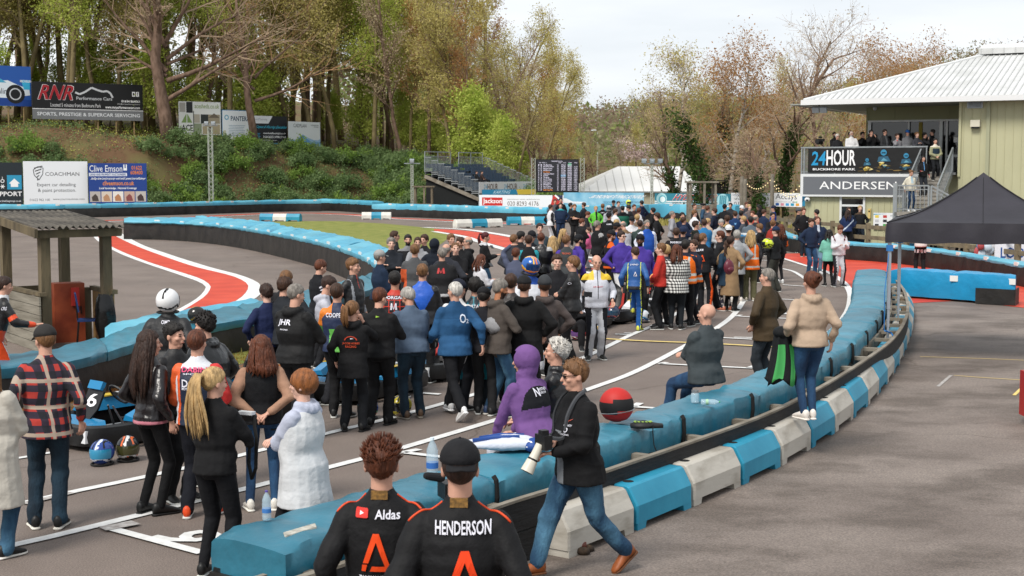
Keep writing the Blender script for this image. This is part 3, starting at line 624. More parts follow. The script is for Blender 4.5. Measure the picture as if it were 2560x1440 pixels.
  if vest:
   V=MB().use(cloth(vest[0],rough))
   V.loft(rings([(z,w*(1.10 if z<.2 else 1.02),d*1.14,y)for z,w,d,y in sp[:-2]]+[(.49,.115,.09,0),(.52,.088,.082,0)],P,U))
   def post_v(ob,me,v=vest,U=U,P=P,s=s):
    c=fcent(me);A_=np.array(P);ax=np.array(U);z=(c-A_)@ax/s;X=c[:,0]/s;m_=np.zeros(len(c),int)
    if len(v)>1:m_=np.where(((z>.10)&(z<.15))|((z>.0-hem)&(z<.05-hem))|((np.abs(np.abs(X)-.10)<.022)&(z>.15)),1,0)
    me.polygons.foreach_set('material_index',m_.astype(np.int32))
    a=verts(me);n=vnorm(me);q=(a@ax-A_@ax)/s;g_=np.exp(-(((q*9)%1-.5)/.10)**2);setv(me,a+n*(vnoise(a,12,3)*.0015-.0012*g_*(len(v)==1))[:,None])
   V.mats+=[cloth(c,.5)for c in vest[1:]];vo_=job(V,'vest',t,vox,post_v,2)
  for i,sx_ in enumerate((-1,1)):
   T.cone(SH[i],AE[i],sl*s,sl*.86*s,nc)
   if not short:T.cone(AE[i],AW[i]-(AW[i]-AE[i]).normalized()*.03*s,sl*.86*s,.041*s,nc)
  cl=cloth(collar,rough)if collar else None
  if hood is not None or style=='hoodup':
   if style=='hoodup':
    T.ball(hd(0,-.02,.018),[q*k for q in(.108,.125,.125)],16,12,RH);T.cone(NB,hd(0,-.04,-.06),.10*s,.09*s,nc)
   else:
    for q in range(-4,5):
     a=q/4*1.9;T.ball(NB+Vector((sin(a)*.092,-cos(a)*.085-.02,-.025-.03*cos(a)*(abs(q)<3)))*s,(.038*s,.04*s,.045*s),8,6)
  else:
   T.lathe(NB-U*.02*s,[(.07*s,0),(.066*s,.035*s),(.058*s,.05*s),(.052*s,.03*s)],12)
  geo=dict(P=np.array(P),U=np.array(U),SH=[np.array(q)for q in SH],AE=[np.array(q)for q in AE],AW=[np.array(q)for q in AW],NB=np.array(NB),s=s,C=np.array(C))
  def post_top(ob,me,geo=geo,paint=paint,decals=decals,style=style,hd=hd,RH=RH,HC=HC,k=k,t=t,s=s,wr=wr):
   a=verts(me);n=vnorm(me);d=np.minimum.reduce([np.linalg.norm(a-q,axis=1)for q in geo['AE']]);am=(.3+1.1*np.exp(-(d/(.13*s))**2)+.5*np.exp(-((a@geo['U']-geo['P']@geo['U']-.05)/.12)**2))
   st=a*np.array([1,1,2.6]);w=vnoise(st,9/s,int(s*1e4)%97)*.6+vnoise(a,24/s,5)*.35
   rid=1-2*np.abs(np.sin(2.2*vnoise(a*np.array([1,1,1.7]),6.5/s,int(abs(a[0,0])*1e5)%89)+a[:,2]*6))
   if len(a)>1500:a=a+n*((w*.010+rid*.0035*(near>0))*am*s*wr)[:,None]
   if style=='hoodup':
    c=(a-np.array(HC))@np.array(RH)/k;mk=(c[:,1]>.04)&(np.abs(c[:,0])<.062)&(np.abs(c[:,2]-.0)<.09)
    fw=np.array(RH@Vector((0,1,0)));a[mk]-=fw*(.075*k)
   setv(me,a)
   if paint:
    c=fcent(me);g=dict(geo);dt,_=segd(c,g['P'],g['C']);da=[];ta_=[]
    for i in(0,1):
     d1,t1=segd(c,g['SH'][i],g['AE'][i]);d2,t2=segd(c,g['AE'][i],g['AW'][i]);da.append(np.minimum(d1,d2));ta_.append(np.where(d1<d2,t1*.5,.5+t2*.5))
    dm=np.minimum(*da);arm=(dm<.075*s)&(dt>.115*s);tt=np.where(da[0]<da[1],ta_[0],ta_[1])
    X=c[:,0]/s;Yl=c[:,1]/s;Z=(c-g['P'])@g['U']/s
    me.polygons.foreach_set('material_index',np.asarray(paint(X,Yl,Z,arm,tt)).astype(np.int32))
   else:me.polygons.foreach_set('material_index',[0]*len(me.polygons))
   me.update();bvh=None
   for dc in decals:
    bvh=bvh or BVHTree.FromPolygons([v.co[:]for v in me.vertices],[tuple(p.vertices)for p in me.polygons])
    make_decal(t,bvh,dc,P=P,U=U,s=s)
  tob=job(T,'jacket' if not short else 'shirt',t,vox,post_top,2)
 R_={'straight':(.092,.073,.064),'skinny':(.084,.058,.045),'wide':(.094,.082,.084),'suit':(.094,.078,.068)}[leg]
 Q=MB().use(cloth(legs,roughleg)if legs not in JEANS else JEANS[legs]);Q.mats+=[cloth(c,roughleg)for c in pall]
 pe=[(-.10,.10*bulk,.10*bulk,0),(-.03,.162*bulk,.116*bulk,-.008),(.04,.142*bulk,.10*bulk,0),(.09,.12*bulk,.08*bulk,0)]
 Q.loft(rings(pe,P,U if not sit else U))
 for i in(0,1):
  Q.cone(LH[i],LK[i],R_[0]*s*bulk*legw,R_[1]*s*legw,nc);Q.cone(LK[i],LA[i]+(LA[i]-LK[i]).normalized()*.0*s,R_[1]*s*legw,R_[2]*s,nc)
 def post_leg(ob,me,LK=LK,LA=LA,s=s,pl=paintleg,LH=LH,P=P):
  a=verts(me);n=vnorm(me);lk=[np.array(q)for q in LK];lk+=[np.array(q)for q in LA];d=np.minimum.reduce([np.linalg.norm(a-q,axis=1)for q in lk])
  am=.45+np.exp(-(d/(.12*s))**2)*(.9 if leg!='skinny' else .3);w=vnoise(a*np.array([1,1,3]),8/s,11)*.7+vnoise(a*np.array([1,1,1.8]),20/s,12)*.4
  rid=1-2*np.abs(np.sin(2.0*vnoise(a,6/s,31)+a[:,2]*13))
  setv(me,a+n*((w*.009+rid*.003*(near>0))*am*s*(.4 if leg=='skinny' else 1))[:,None])
  m_=np.zeros(len(me.polygons),int)
  if pl:c=fcent(me);side=np.sign(c[:,0]);lx=np.where(c[:,0]>0,c[:,0]-LK[1].x,LK[0].x-c[:,0]);m_=np.asarray(pl(c[:,0]/s,c[:,1]/s,c[:,2]/s,lx/s))
  me.polygons.foreach_set('material_index',m_.astype(np.int32))
 job(Q,'trousers',t,vox,post_leg,2)
 for i in(0,1):
  m=MB().use(mat('shoe_'+foot.strip('#'),foot,rough=.5,var=.1,vs=20));A=LA[i];to=.25 if i else-.25
  if stance=='walk':to*=.3
  dv=Vector((sin(to),cos(to),0));pit=0
  if stance=='walk' and i==0:pit=-.6
  if sit and seat-z0>.5:pit=-.3
  dv=Vector((dv.x*cos(pit),dv.y*cos(pit),sin(pit)));sd=Vector((dv.y,-dv.x,0)).normalized();up=sd.cross(dv);g=A-up*.085*s
  def rg(y,w,z0_,z1_):return[g+dv*y*s+sd*(cos(2*pi*j/10)*w*s)+up*((z0_+z1_)/2+sin(2*pi*j/10)*(z1_-z0_)/2)*s for j in range(10)]
  m.loft([rg(-.075,.022,.02,.10),rg(-.06,.036,.012,.125),rg(-.02,.039,.012,.13),rg(.04,.040,.012,.105),rg(.10,.046,.012,.078),rg(.15,.044,.012,.06),rg(.185,.03,.014,.045),rg(.195,.014,.018,.032)])
  m.use(mat('sole_'+sole.strip('#'),sole,rough=.7));m.loft([rg(y,w*1.08,-.012 if False else 0,.026)for y,w in((-.082,.02),(-.07,.036),(-.02,.038),(.04,.038),(.10,.046),(.155,.045),(.19,.03),(.203,.012))])
  m.build('shoe',t,smooth=True)
 mh=m_hair(hair)
 def hairline(az):return np.interp(az,[0,38,62,80,100,130,180],{'crop':[.062,.058,.03,-.005,-.02,-.05,-.065],'reced':[.095,.092,.05,.0,-.02,-.05,-.065]}.get(hl,[.058,.054,.025,-.012,-.028,-.055,-.078]))
 hl='reced' if style in('reced','wild')else 'crop'
 HS={'short':(.10,.04,.03),'crop':(.03,.02,.02),'fade':(.15,.0,.06),'mop':(.13,.08,.07),'curly':(.18,.08,.16),'tall':(.18,.05,.06),'reced':(.04,.04,.03),'wild':(.10,.22,.15),'long':(.07,.06,.03),'pony':(.07,.04,.03),'bob':(.12,.14,.03),'bun':(.08,.05,.03),'bobfringe':(.13,.16,.03),'ring':(.03,.05,.03)}
 if style in HS:
  tp_,sd_,nz_=HS[style]if not cap else(.0,.03,.02);H=MB().use(mh)
  def fn(d,tp_=tp_,sd_=sd_,nz_=nz_):
   x,y,z=d;az=math.degrees(abs(atan2(x,y)))if abs(x)+abs(y)>1e-4 else 90;zz=z*.094+.03
   lim=hairline(az)
   if style in('bob','long','bobfringe'):lim=lim-(.11 if az>62 else(.05 if style=='bobfringe' and az<62 else 0))*1
   if style=='ring' and zz>.045:return .86
   if zz<lim:return .86
   q=max(0,z);th=sd_+(tp_-sd_)*min(1,max(0,(z+.1)/.7));v=Vector((x,y,z*.6))*9
   nn_=noise.noise(v+Vector((px,0,0)))*nz_+noise.noise(v*2.7)*nz_*.7
   ed=min(1,(zz-lim)/.012+.35)
   return 1+(th+nn_)*ed
  nu,nv=(40,28)if dist<16 else((26,18)if near else(14,10))
  H.ball(hd(0,-.010,.03),[q*k for q in(.080,.099,.094)],nu,nv,RH,fn)
  rr_=random.Random(int(px));
  if style in('long','pony','bun')or extra_hair:
   ln={'long':extra_hair or .42,'pony':extra_hair or .35,'bun':.08}[style if style in('long','pony','bun')else 'long'];nst=70 if dist<16 else(40 if near else 16)
   for q in range(nst):
    if style=='long':
     az=radians(rr_.uniform(62,298));r0=.085;p0=Vector((sin(az)*.07,cos(az)*.085,.05+rr_.uniform(-.02,.04)))
     p1=Vector((sin(az)*.094,cos(az)*.105-.01,-.02));p2=Vector((sin(az)*.115,min(.03,cos(az)*.11)-.03,-.13));dn=ln*rr_.uniform(.75,1.05)
     p3=Vector((sin(az)*.13*rr_.uniform(.6,1.15),min(.05,cos(az)*.12)-.05,-.13-dn*.5));p4=Vector((sin(az)*.12*rr_.uniform(.5,1.1),min(.03,cos(az)*.1)-.055,-.13-dn))
     pts=[p0,p1,p2,p3,p4];rad=[.016,.02,.019,.016,.003]
    elif style=='pony':
     a=rr_.uniform(0,6.3);sp_=rr_.uniform(0,.03+(.02 if ln>.3 else 0));p0=Vector((0,-.085,.055))+Vector((cos(a)*.012,0,sin(a)*.012));dn=ln*rr_.uniform(.7,1.05)
     pts=[p0,p0+Vector((cos(a)*sp_,-.055-sp_*.3,.0)),p0+Vector((cos(a)*sp_*1.6,-.07+sin(a)*sp_*.6,-.12)),p0+Vector((cos(a)*sp_*2.6*(ln/.3),-.06+sin(a)*sp_,-.12-dn*.5)),p0+Vector((cos(a)*sp_*2.6*(ln/.3),-.045+sin(a)*sp_,-.1-dn))];rad=[.009,.014,.015,.013,.002]
    else:
     a=rr_.uniform(0,6.3);p0=Vector((0,-.10,.06));a2=a+1.8;pts=[p0+Vector((cos(a)*.03,0,sin(a)*.03)),p0+Vector((cos(a)*.045,-.03,sin(a)*.045)),p0+Vector((cos(a2)*.035,-.05,sin(a2)*.035)),p0+Vector((cos(a2+1)*.015,-.06,sin(a2+1)*.02))];rad=[.012,.015,.015,.006]
    PTS=[hd(*p)for p in pts[:3]]+([HC+Matrix.Rotation(yaw,3,'Z')@(p*k)+Vector((0,0,0))for p in pts[3:]]if style!='bun' else[hd(*p)for p in pts[3:]])
    if near:PTS=catmull(PTS,9);rad=list(np.interp(np.linspace(0,1,9),np.linspace(0,1,len(rad)),rad))
    H.tube(PTS,[q2*k for q2 in rad],5 if near else 4,flat=.7)
  if dist<16 and not cap and style in('curly','tall','mop','short','wild','fade'):
   for q in range({'wild':120,'mop':80,'tall':320,'curly':240}.get(style,60)):
    az=rr_.uniform(0,6.28);z=rr_.uniform(.0,1)if style!='wild' else rr_.uniform(-.3,.7);c_=sqrt(max(0,1-z*z));d=Vector((sin(az)*c_,cos(az)*c_,z));zz=z*.094+.03
    if zz<hairline(math.degrees(abs(atan2(d.x,d.y))))+.008:continue
    R0=1+(tp_*.7 if z>.3 else sd_*.6);p0=Vector((d.x*.08,d.y*.099,d.z*.094))*R0+Vector((0,-.01,.03));cu=1 if style in('curly','wild')else .45;dr=(d+Vector((rr_.uniform(-.7,.7)*cu,rr_.uniform(-.5,.9)*cu,rr_.uniform(-.4,.5)*cu+(.5 if style=='tall' else 0)))).normalized();l={'fade':.012,'tall':.030,'curly':.024,'wild':.03}.get(style,.016)
    H.tube([hd(*p0),hd(*(p0+dr*l*.6)),hd(*(p0+dr*l+Vector((0,.004,.003))))],[(.006 if cu==1 else .004)*k,(.0045 if cu==1 else .003)*k,.001*k],4)
  H.build('hair',t,smooth=True)
 if style=='hoodup':pass
 if cap:
  H=MB().use(cloth(cap[1],.8))
  if cap[0]in('cap','capback'):
   f=1 if cap[0]=='cap' else-1
   H.ball(hd(0,-.008,.045),[q*k for q in(.092,.108,.098)],24 if near else 12,14 if near else 8,RH,lambda d:1 if d.z>-.12 else .80)
   ps_=[]
   for j in range(9):
    a=(j-4)/4*.95;ps_.append((sin(a)*.078,f*(.062+cos(a)*.035),f*cos(a)))
   inn=[hd(x,y,.040)for x,y,c in ps_];out=[hd(x*1.02,y+f*.062*(max(.0,c*f)**.8),.030-abs(x)*.15)for x,y,c in ps_]
   H.add(inn+out+[p+RH@Vector((0,0,-.006))for p in inn+out],[(i,i+1,10+i,9+i)for i in range(8)]+[(18+i,27+i,28+i,19+i)for i in range(8)]+[(9+i,10+i,28+i,27+i)for i in range(8)])
   H.ball(hd(0,-.008,.143),(.008,.008,.006),6,4)
  elif cap[0]=='beanie':H.ball(hd(0,-.012,.035),[q*k for q in(.092,.112,.115)],20,14,RH,lambda d:(1+.02*sin(atan2(d.x,d.y)*30))if d.z>-.1+.25*max(0,d.y)else .8)
  elif cap[0]=='beret':H.ball(hd(.01,0,.08),[q*k for q in(.12,.13,.045)],14,8,RH)
  H.build('cap' if 'cap' in cap[0]else cap[0],t,smooth=True)
 if glasses:
  H=MB().use(m_lens)
  for sx_ in(-1,1):H.ball(hd(sx_*.031,.094,.008),(.021*k,.006*k,.017*k),10,6,RH);H.bar(hd(sx_*.05,.09,.014),hd(sx_*.08,-.01,.012),.004,.005)
  H.bar(hd(-.012,.098,.012),hd(.012,.098,.012),.004,.004);H.build('sunglasses' if glasses=='sun' else 'glasses',t)
 if cap and cap[0]=='helmet':pass
 return dict(t=t,hd=hd,RH=RH,AW=AW,AE=AE,SH=SH,P=P,U=U,NB=NB,s=s,LA=LA,LK=LK,C=C,HC=HC,near=near,base=base,rz=rz)
JEANS={}
def jean(k,a,b):JEANS[k]=mat('denim_'+k,a,rough=.9,c2=b,vs=3.2,bump=.5,bs=40,det=9,lo=.4,hi=.72,sx=(1.6,1.6,.7))
jean('jd','#10202c','#1f3a4b');jean('jm','#1a3a55','#4b7690');jean('jl','#5f7f96','#8aa4b5');jean('jb','#16304e','#2b5378');jean('jk','#1b2127','#39424a')
def make_decal(t,bvh,dc,P,U,s):
 """dc: (kind/text, side, x, z, width, height, colour[, shear]); side b/f/l/r; x,z relative to the pelvis along the spine"""
 kind,side,x,z,w,h,colr=dc[:7]
 if side=='b' and kind[0]!='~' and z>.15 and z<.42:z+=.07;w,h=w*1.22,h*1.3
 bend=dc[7]if len(dc)>7 else 0
 if kind[0]=='~':
  P_=[]
  for q in catmull([Vector((a,b_,0))for a,b_ in x],24):
   o_=P+U*(q.y*s)+Vector((q.x*s,-.45*s,.35*s));hit=bvh.ray_cast(o_,Vector((0,.8,-.6)).normalized(),1.5)
   if hit[0]is not None:P_.append(hit[0]-Vector((0,.8,-.6))*.002)
  if len(P_)>3:MB().use(M_(colr)).tube(P_,z,5).build('piping',t,smooth=True)
  return
 if kind[0]=='@':shapes=SHAPES[kind[1:]];V=[];Fc=[]
 if kind[0]=='@':
  for poly in shapes:
   n0=len(V);V+=[(a,b_)for a,b_ in poly];Fc.append(tuple(range(n0,n0+len(poly))))
 else:vs,Fc,_=text_geo(kind);V=[tuple(v)for v in vs]
 bm=bmesh.new();bv=[bm.verts.new((v[0],v[1],0))for v in V]
 for f in Fc:
  try:bm.faces.new([bv[i]for i in f])
  except ValueError:pass
 bmesh.ops.triangulate(bm,faces=bm.faces[:]);bmesh.ops.subdivide_edges(bm,edges=[e for e in bm.edges if e.calc_length()>.12],cuts=2 if kind[0]!='@' else 3,use_grid_fill=True)
 bmesh.ops.triangulate(bm,faces=bm.faces[:])
 dirs={'b':(Vector((-0,1,0)),Vector((1,0,0))),'f':(Vector((0,-1,0)),Vector((-1,0,0))),'l':(Vector((1,0,0)),Vector((0,-1,0))),'r':(Vector((-1,0,0)),Vector((0,1,0)))}
 dr,ux=dirs[side];ok=[]
 for v in bm.verts:
  u=(v.co.x-.5)*w;vv=(v.co.y-.5)*h+bend*((v.co.x-.5)*2)**2
  base=P+U*((z+vv)*s)+ux*((x+u)*s);o_=base-dr*.6
  hit=bvh.ray_cast(o_,dr,1.2)
  if hit[0]is not None and(hit[0]-base).length<.32*s:v.co=hit[0]-dr*.010
  else:v.co=base-dr*.11;
 me=bpy.data.meshes.new('lettering');bm.to_mesh(me);bm.free();me.materials.append(M_(colr,.6));link('print' if kind[0]=='@' else 'lettering',me,t)
SHAPES={'A':[[(.40,1),(.60,1),(1.0,0),(.28,0),(.36,.14),(.78,.14),(.50,.78),(.24,.22),(.06,.22)],[(.04,.18),(.20,.18),(.14,.0),(.0,.0)]],'play':[[(.08,0),(.92,0),(1,.12),(1,.88),(.92,1),(.08,1),(0,.88),(0,.12)]],'tri':[[(0,0),(1,.5),(0,1)]],'rect':[[(0,0),(.5,0),(1,0),(1,.5),(1,1),(.5,1),(0,1),(0,.5)]],'wings':[[(0,1),(.42,.55),(.42,.35),(.12,.75)],[(1,1),(.58,.55),(.58,.35),(.88,.75)],[(.44,.5),(.56,.5),(.54,0),(.46,0)]],'V':[[(0,1),(.5,.88),(1,1),(.86,.7),(.64,.40),(.86,0),(.5,.0),(.14,0),(.36,.40),(.14,.7)]],'M':[[(0,0),(.12,1),(.28,1),(.28,.0)],[(.28,1),(.5,.2),(.5,0),(.34,.4)],[(.72,1),(.5,.2),(.5,0),(.66,.4)],[(1,0),(.88,1),(.72,1),(.72,0)]],'arc':[[(0,0),(.08,.4),(.25,.75),(.5,.9),(.75,.75),(.92,.4),(1,0),(.9,0),(.84,.35),(.7,.6),(.5,.72),(.3,.6),(.16,.35),(.1,0)]],'ring':[[(.5+.5*cos(a),.5+.5*sin(a)),(.5+.5*cos(b),.5+.5*sin(b)),(.5+.34*cos(b),.5+.34*sin(b)),(.5+.34*cos(a),.5+.34*sin(a))]for a,b in[(i*pi/8,(i+1)*pi/8)for i in range(16)]]if False else[]}
for _nm in('ring',):
 SHAPES[_nm]=[]
 for i in range(16):
  a,b_=i*pi/8,(i+1)*pi/8;SHAPES[_nm].append([(.5+.5*cos(a),.5+.5*sin(a)),(.5+.5*cos(b_),.5+.5*sin(b_)),(.5+.34*cos(b_),.5+.34*sin(b_)),(.5+.34*cos(a),.5+.34*sin(a))])
def check_mat(name,cols,sc,band=None):
 m=bpy.data.materials.new(name);m.use_nodes=True;t=m.node_tree;l=t.links.new;b=t.nodes['Principled BSDF'];b.inputs['Roughness'].default_value=.9
 tc=N(t,'ShaderNodeTexCoord');sp=N(t,'ShaderNodeSeparateXYZ');l(tc.outputs['Object'],sp.inputs[0])
 def wave(sock,thr,s_,off=0):
  a=N(t,'ShaderNodeMath',operation='MULTIPLY');a.inputs[1].default_value=s_;l(sock,a.inputs[0]);c=N(t,'ShaderNodeMath',operation='ADD');c.inputs[1].default_value=off+50;l(a.outputs[0],c.inputs[0])
  f=N(t,'ShaderNodeMath',operation='FRACT');l(c.outputs[0],f.inputs[0]);g=N(t,'ShaderNodeMath',operation='GREATER_THAN');g.inputs[1].default_value=thr;l(f.outputs[0],g.inputs[0]);return g.outputs[0]
 ax=N(t,'ShaderNodeMath',operation='ADD');l(sp.outputs[0],ax.inputs[0]);l(sp.outputs[1],ax.inputs[1])
 def mixc(f,a,b_):
  mm=N(t,'ShaderNodeMix',data_type='RGBA');l(f,mm.inputs[0])
  for i,q in((6,a),(7,b_)):
   if isinstance(q,tuple):mm.inputs[i].default_value=(*q,1)
   else:l(q,mm.inputs[i])
  return mm.outputs[2]
 if len(cols)==2:
  a=wave(ax.outputs[0],.5,sc);c=wave(sp.outputs[2],.5,sc);mid=tuple((x+y)*.32 for x,y in zip(srgb(cols[0]),srgb(cols[1])))
  r=mixc(c,mixc(a,srgb(cols[0]),mid),mixc(a,mid,srgb(cols[1])))
 else:
  a=wave(ax.outputs[0],.5,sc);c=wave(sp.outputs[2],.5,sc);d=wave(ax.outputs[0],.86,sc*.5,.28);e=wave(sp.outputs[2],.86,sc*.5,.28)
  r=mixc(c,mixc(a,srgb(cols[0]),srgb(cols[1])),mixc(a,srgb(cols[1]),srgb(cols[2])));r=mixc(d,r,srgb(cols[3]));r=mixc(e,r,srgb(cols[3]))
 l(r,b.inputs['Base Color']);MATS['cloth_%s_85'%name]=m;return m
check_mat('plaid_red',['#a8342c','#2a2030','#15161f','#a39384'],8.5);check_mat('gingham',['#d8d8d4','#141416'],17)
m=mat('cloth_floral_85','#262330',rough=.9,c2='#cfc6c0',vs=11,det=3,lo=.5,hi=.56)
def helmet_mesh(shell,stripe,visor='#101014',accent=None,s=1.0,seed=0):
 """returns (shell mesh builder, visor builder), facing +Y, base at z=0"""
 H=MB().use(mat('helmet_'+shell.strip('#'),shell,rough=.18,spec=.6));ms=mat('helmet_'+stripe.strip('#'),stripe,rough=.18,spec=.6);ma=mat('helmet_'+(accent or shell).strip('#'),accent or shell,rough=.18,spec=.6);H.use(ms);H.use(ma);H.cur=0
 c=Vector((0,0,.135*s));nu,nv=32,24
 def fn(d):
  r=1.0
  if d.y>.3 and d.z<-.25:r=1.06
  return r
 i0=len(H.f);rings_=[]
 for i in range(nv+1):
  th=pi*(i*.86+.02)/nv;ring=[]
  for j in range(nu):
   ph=2*pi*j/nu;d=Vector((sin(th)*sin(ph),sin(th)*cos(ph),cos(th)));p=Vector((d.x*.128,d.y*.152,d.z*.135))*fn(d)*s
   az=abs(atan2(d.x,d.y));
   if az<1.25 and-.42<d.z<.30:p*=.93
   p.z=max(p.z,-.128*s);ring.append(c+p)
  rings_.append(ring)
 H.loft(rings_);
 for f in range(i0,len(H.f)):
  p=sum((Vector(H.v[q])for q in H.f[f]),Vector())/len(H.f[f])-c;x,y,z=p/s
  w=sin(x*40+seed)*.012+sin(y*35+seed*2)*.012
  if(abs(x+w)<.022 and z>.03)or(-.085<z+w<-.06):H.m[f]=1
  elif accent and(abs(abs(x)-.05+w)<.014 and z>.02 or-.06<z+w+y*.2<-.035):H.m[f]=2
 V=MB().use(mat('visor_'+visor.strip('#'),visor,rough=.08,spec=.8));rr=[]
 for z in(-.058,-.02,.02,.046):
  rr.append([c+Vector((sin(a)*.132,cos(a)*.156,z))*s*(1 if abs(z)<.04 else .985)*1.0*Vector((1,1,0)).length/sqrt(2)if False else c+Vector((sin(a)*.131*sqrt(1-(z/.17)**2)*s,cos(a)*.156*sqrt(1-(z/.17)**2)*s,z*s))for a in np.linspace(-1.28,1.28,15)])
 V.loft(rr,cap=False,close=False)
 rr2=[[c+(p-c)*.96 for p in r]for r in rr];V.loft([list(reversed(r))for r in rr2],cap=False,close=False)
 H.use(mat('helmet_trim','#0c0c0c',rough=.6));H.tube([c+Vector((sin(a)*.112,cos(a)*.135,-.128))*s for a in np.linspace(0,2*pi,20)],.012*s,6)
 return H,V
def helmet(loc,rz,label,shell,stripe,visor='#101014',accent=None,s=1.0,group=None,seed=0,name='crash_helmet'):
 t=thing(name,label,'helmet',loc,rz,group);H,V=helmet_mesh(shell,stripe,visor,accent,s,seed);H.build('shell',t,auto=40);V.build('visor',t,smooth=True);return t
def wear_helmet(p,shell,stripe,visor='#101014',accent=None,s=1.0):
 H,V=helmet_mesh(shell,stripe,visor,accent,s);c=Vector((0,0,.135*s))
 for B_,nm in((H,'helmet'),(V,'visor')):B_.v=[tuple(p['HC']+p['RH']@((Vector(v)-c)+Vector((0,.004,.018))))for v in B_.v]
 h=H.build('helmet',p['t'],auto=40);V.build('visor',h,smooth=True)
def pn(X,Y,Z,arm,t,f):return f
W_='#c9c9cc';K_='#121214'
def two(cond):return lambda X,Y,Z,arm,t:np.where(cond(X,Y,Z,arm,t),1,0)
HW='#dcdce6'
p_ald=person(960,1100,1.78,4,'man with spiky auburn hair and bare head, back view of black suit with orange triangle',K_,K_,'gi','tall','stand',pal=('#e0481a','#0e0e10'),collar='#151515',bulk=1.0,rough=.72,turn=-4,paint=lambda X,Y,Z,arm,t:np.where(arm&(t>.75)&(np.abs(X)>.26)&(Y<-.02),1,np.where(Z<-.03,1,0)),decals=[('~','b',[(-.08,.53),(-.13,.50),(-.18,.47),(-.22,.42)],.006,0,0,'#d8481a'),('~','b',[(.08,.53),(.13,.50),(.18,.47),(.22,.42)],.006,0,0,'#d8481a'),('@play','b',-.085,.47,.065,.048,'#c8281e'),('@tri','b',-.085,.47,.02,.02,'#f0f0f0'),('Aldas','b',.045,.465,.125,.046,HW),('@A','b',-.01,.205,.127,.150,'#e8480e'),('TANKALNERUKAS','b',.0,.14,.20,.03,HW)])
p_hen=person(1147,1103,1.86,2,'man in a black cap, nearest the camera, black race suit with large orange triangle',K_,K_,'db','short','stand',pal=('#d83a14',),collar='#151515',bulk=1.08,rough=.72,cap=('capback','#17171a'),beard='db',turn=-6,decals=[('~','b',[(-.08,.53),(-.13,.50),(-.18,.47),(-.23,.42)],.006,0,0,'#d8481a'),('~','b',[(.08,.53),(.13,.50),(.18,.47),(.23,.42)],.006,0,0,'#d8481a'),('HENDERSON','b',.02,.45,.25,.062,HW),('@A','b',.03,.165,.15,.18,'#e8400e')])
for q in(p_ald,p_hen):
 MB().use(mat('gold_patch','#8f6a34',rough=.6,c2='#5c4422',vs=60)).box(q['NB']+Vector((0,-.072,.0))*q['s'],(.085,.012,.045)).build('collar_patch',q['t'])
p_pho=person(1452,905,1.71,-118,'striding photographer in sunglasses, black jacket, jeans and tan boots with a camera round his neck','#101012','jm','lb','short','cam',foot='#8a4a22',sole='#5a3418',stance='walk',bulk=1.22,legw=1.1,hem=.10,glasses='sun',nod=4,turn=14,collar='#101012',pal=('#6f7276',),hood=None,at=G(1446,1440),lean=3,paint=lambda X,Y,Z,arm,t:np.where(~arm&(Y>.07)&(np.abs(X+.0)<.05)&(Z<.28),1,0),decals=[('@wings','f',.10,.36,.07,.028,'#d06050'),('UBIQUITY','f',.10,.32,.08,.018,HW),('@ring','f',.10,.285,.035,.035,HW),('RACING','f',.10,.25,.07,.014,HW)])
person(-22,0,1.68,20,'person in a white teddy coat and jeans, cut off by the left photo edge','#b5b0a6','jm','lb','long','front',at=G(-14,1392),hem=.42,bulk=1.3,foot='#141414',sole='#d8d4cc',rough=1)
person(-18,770,1.76,60,'driver in an orange, black and grey race suit at the left edge by the shelter','#151517','#c8cacc','db','short','fwd',at=G(-12,1010),lean=16,pal=('#d8481c','#b8babd'),pall=('#d8481c',),rough=.5,paint=lambda X,Y,Z,arm,t:np.where(arm,np.where((t>.8)|(np.abs(t-.35)<.05),1,0),np.where(np.abs(X)<.08,2,np.where(Z<.1,1,0))),paintleg=lambda X,Y,Z,l:np.where(l>.03,1,0),foot='#5a3a26',decals=[('CRG','r',.0,.40,.06,.05,HW)])
person(97,808,1.80,-14,'man in a red, cream and black plaid shirt and dark cap, back view','plaid_red','jd','lb','crop','stand',at=G(122,1318),cap=('cap','#2a2827'),turn=-28,nod=8,foot='#151515',sole='#dad6cc',bulk=1.06,hem=.08)
person(396,818,1.71,38,'woman with long straight brown hair in a glossy black leather jacket and black boots','#171315','#0d0d0f','db','long','bag',at=G(385,1285),leg='skinny',foot='#0e0e0e',sole='#0e0e0e',extra_hair=.36,turn=25,rough=.3,pal=('#b8707e',),legw=1.0,paint=two(lambda X,Y,Z,arm,t:~arm&(Z<-.02)),collar='#171315',bulk=.97)
p=person(410,728,1.78,2,'driver standing behind in black overalls wearing a plain white crash helmet','#151619','#151619','db','none','stand',bulk=1.2,rough=.6,at=(-4.0,16.2,0),decals=[('OMP','b',0,.40,.08,.035,HW)],pal=());wear_helmet(p,'#dedede','#dedede','#15161a',None,1.05)
person(447,806,1.72,128,'young man with a dark quiff in a black race suit, facing the leather jacket woman','#161618','#141416','bk','fade','stand',at=G(447,1252),turn=-16,skin='a',collar='#161618',leg='suit',rough=.6,foot='#1a1a1a',pal=('#b8b8bc',),paint=two(lambda X,Y,Z,arm,t:arm&(np.abs(t-.12)<.04)))
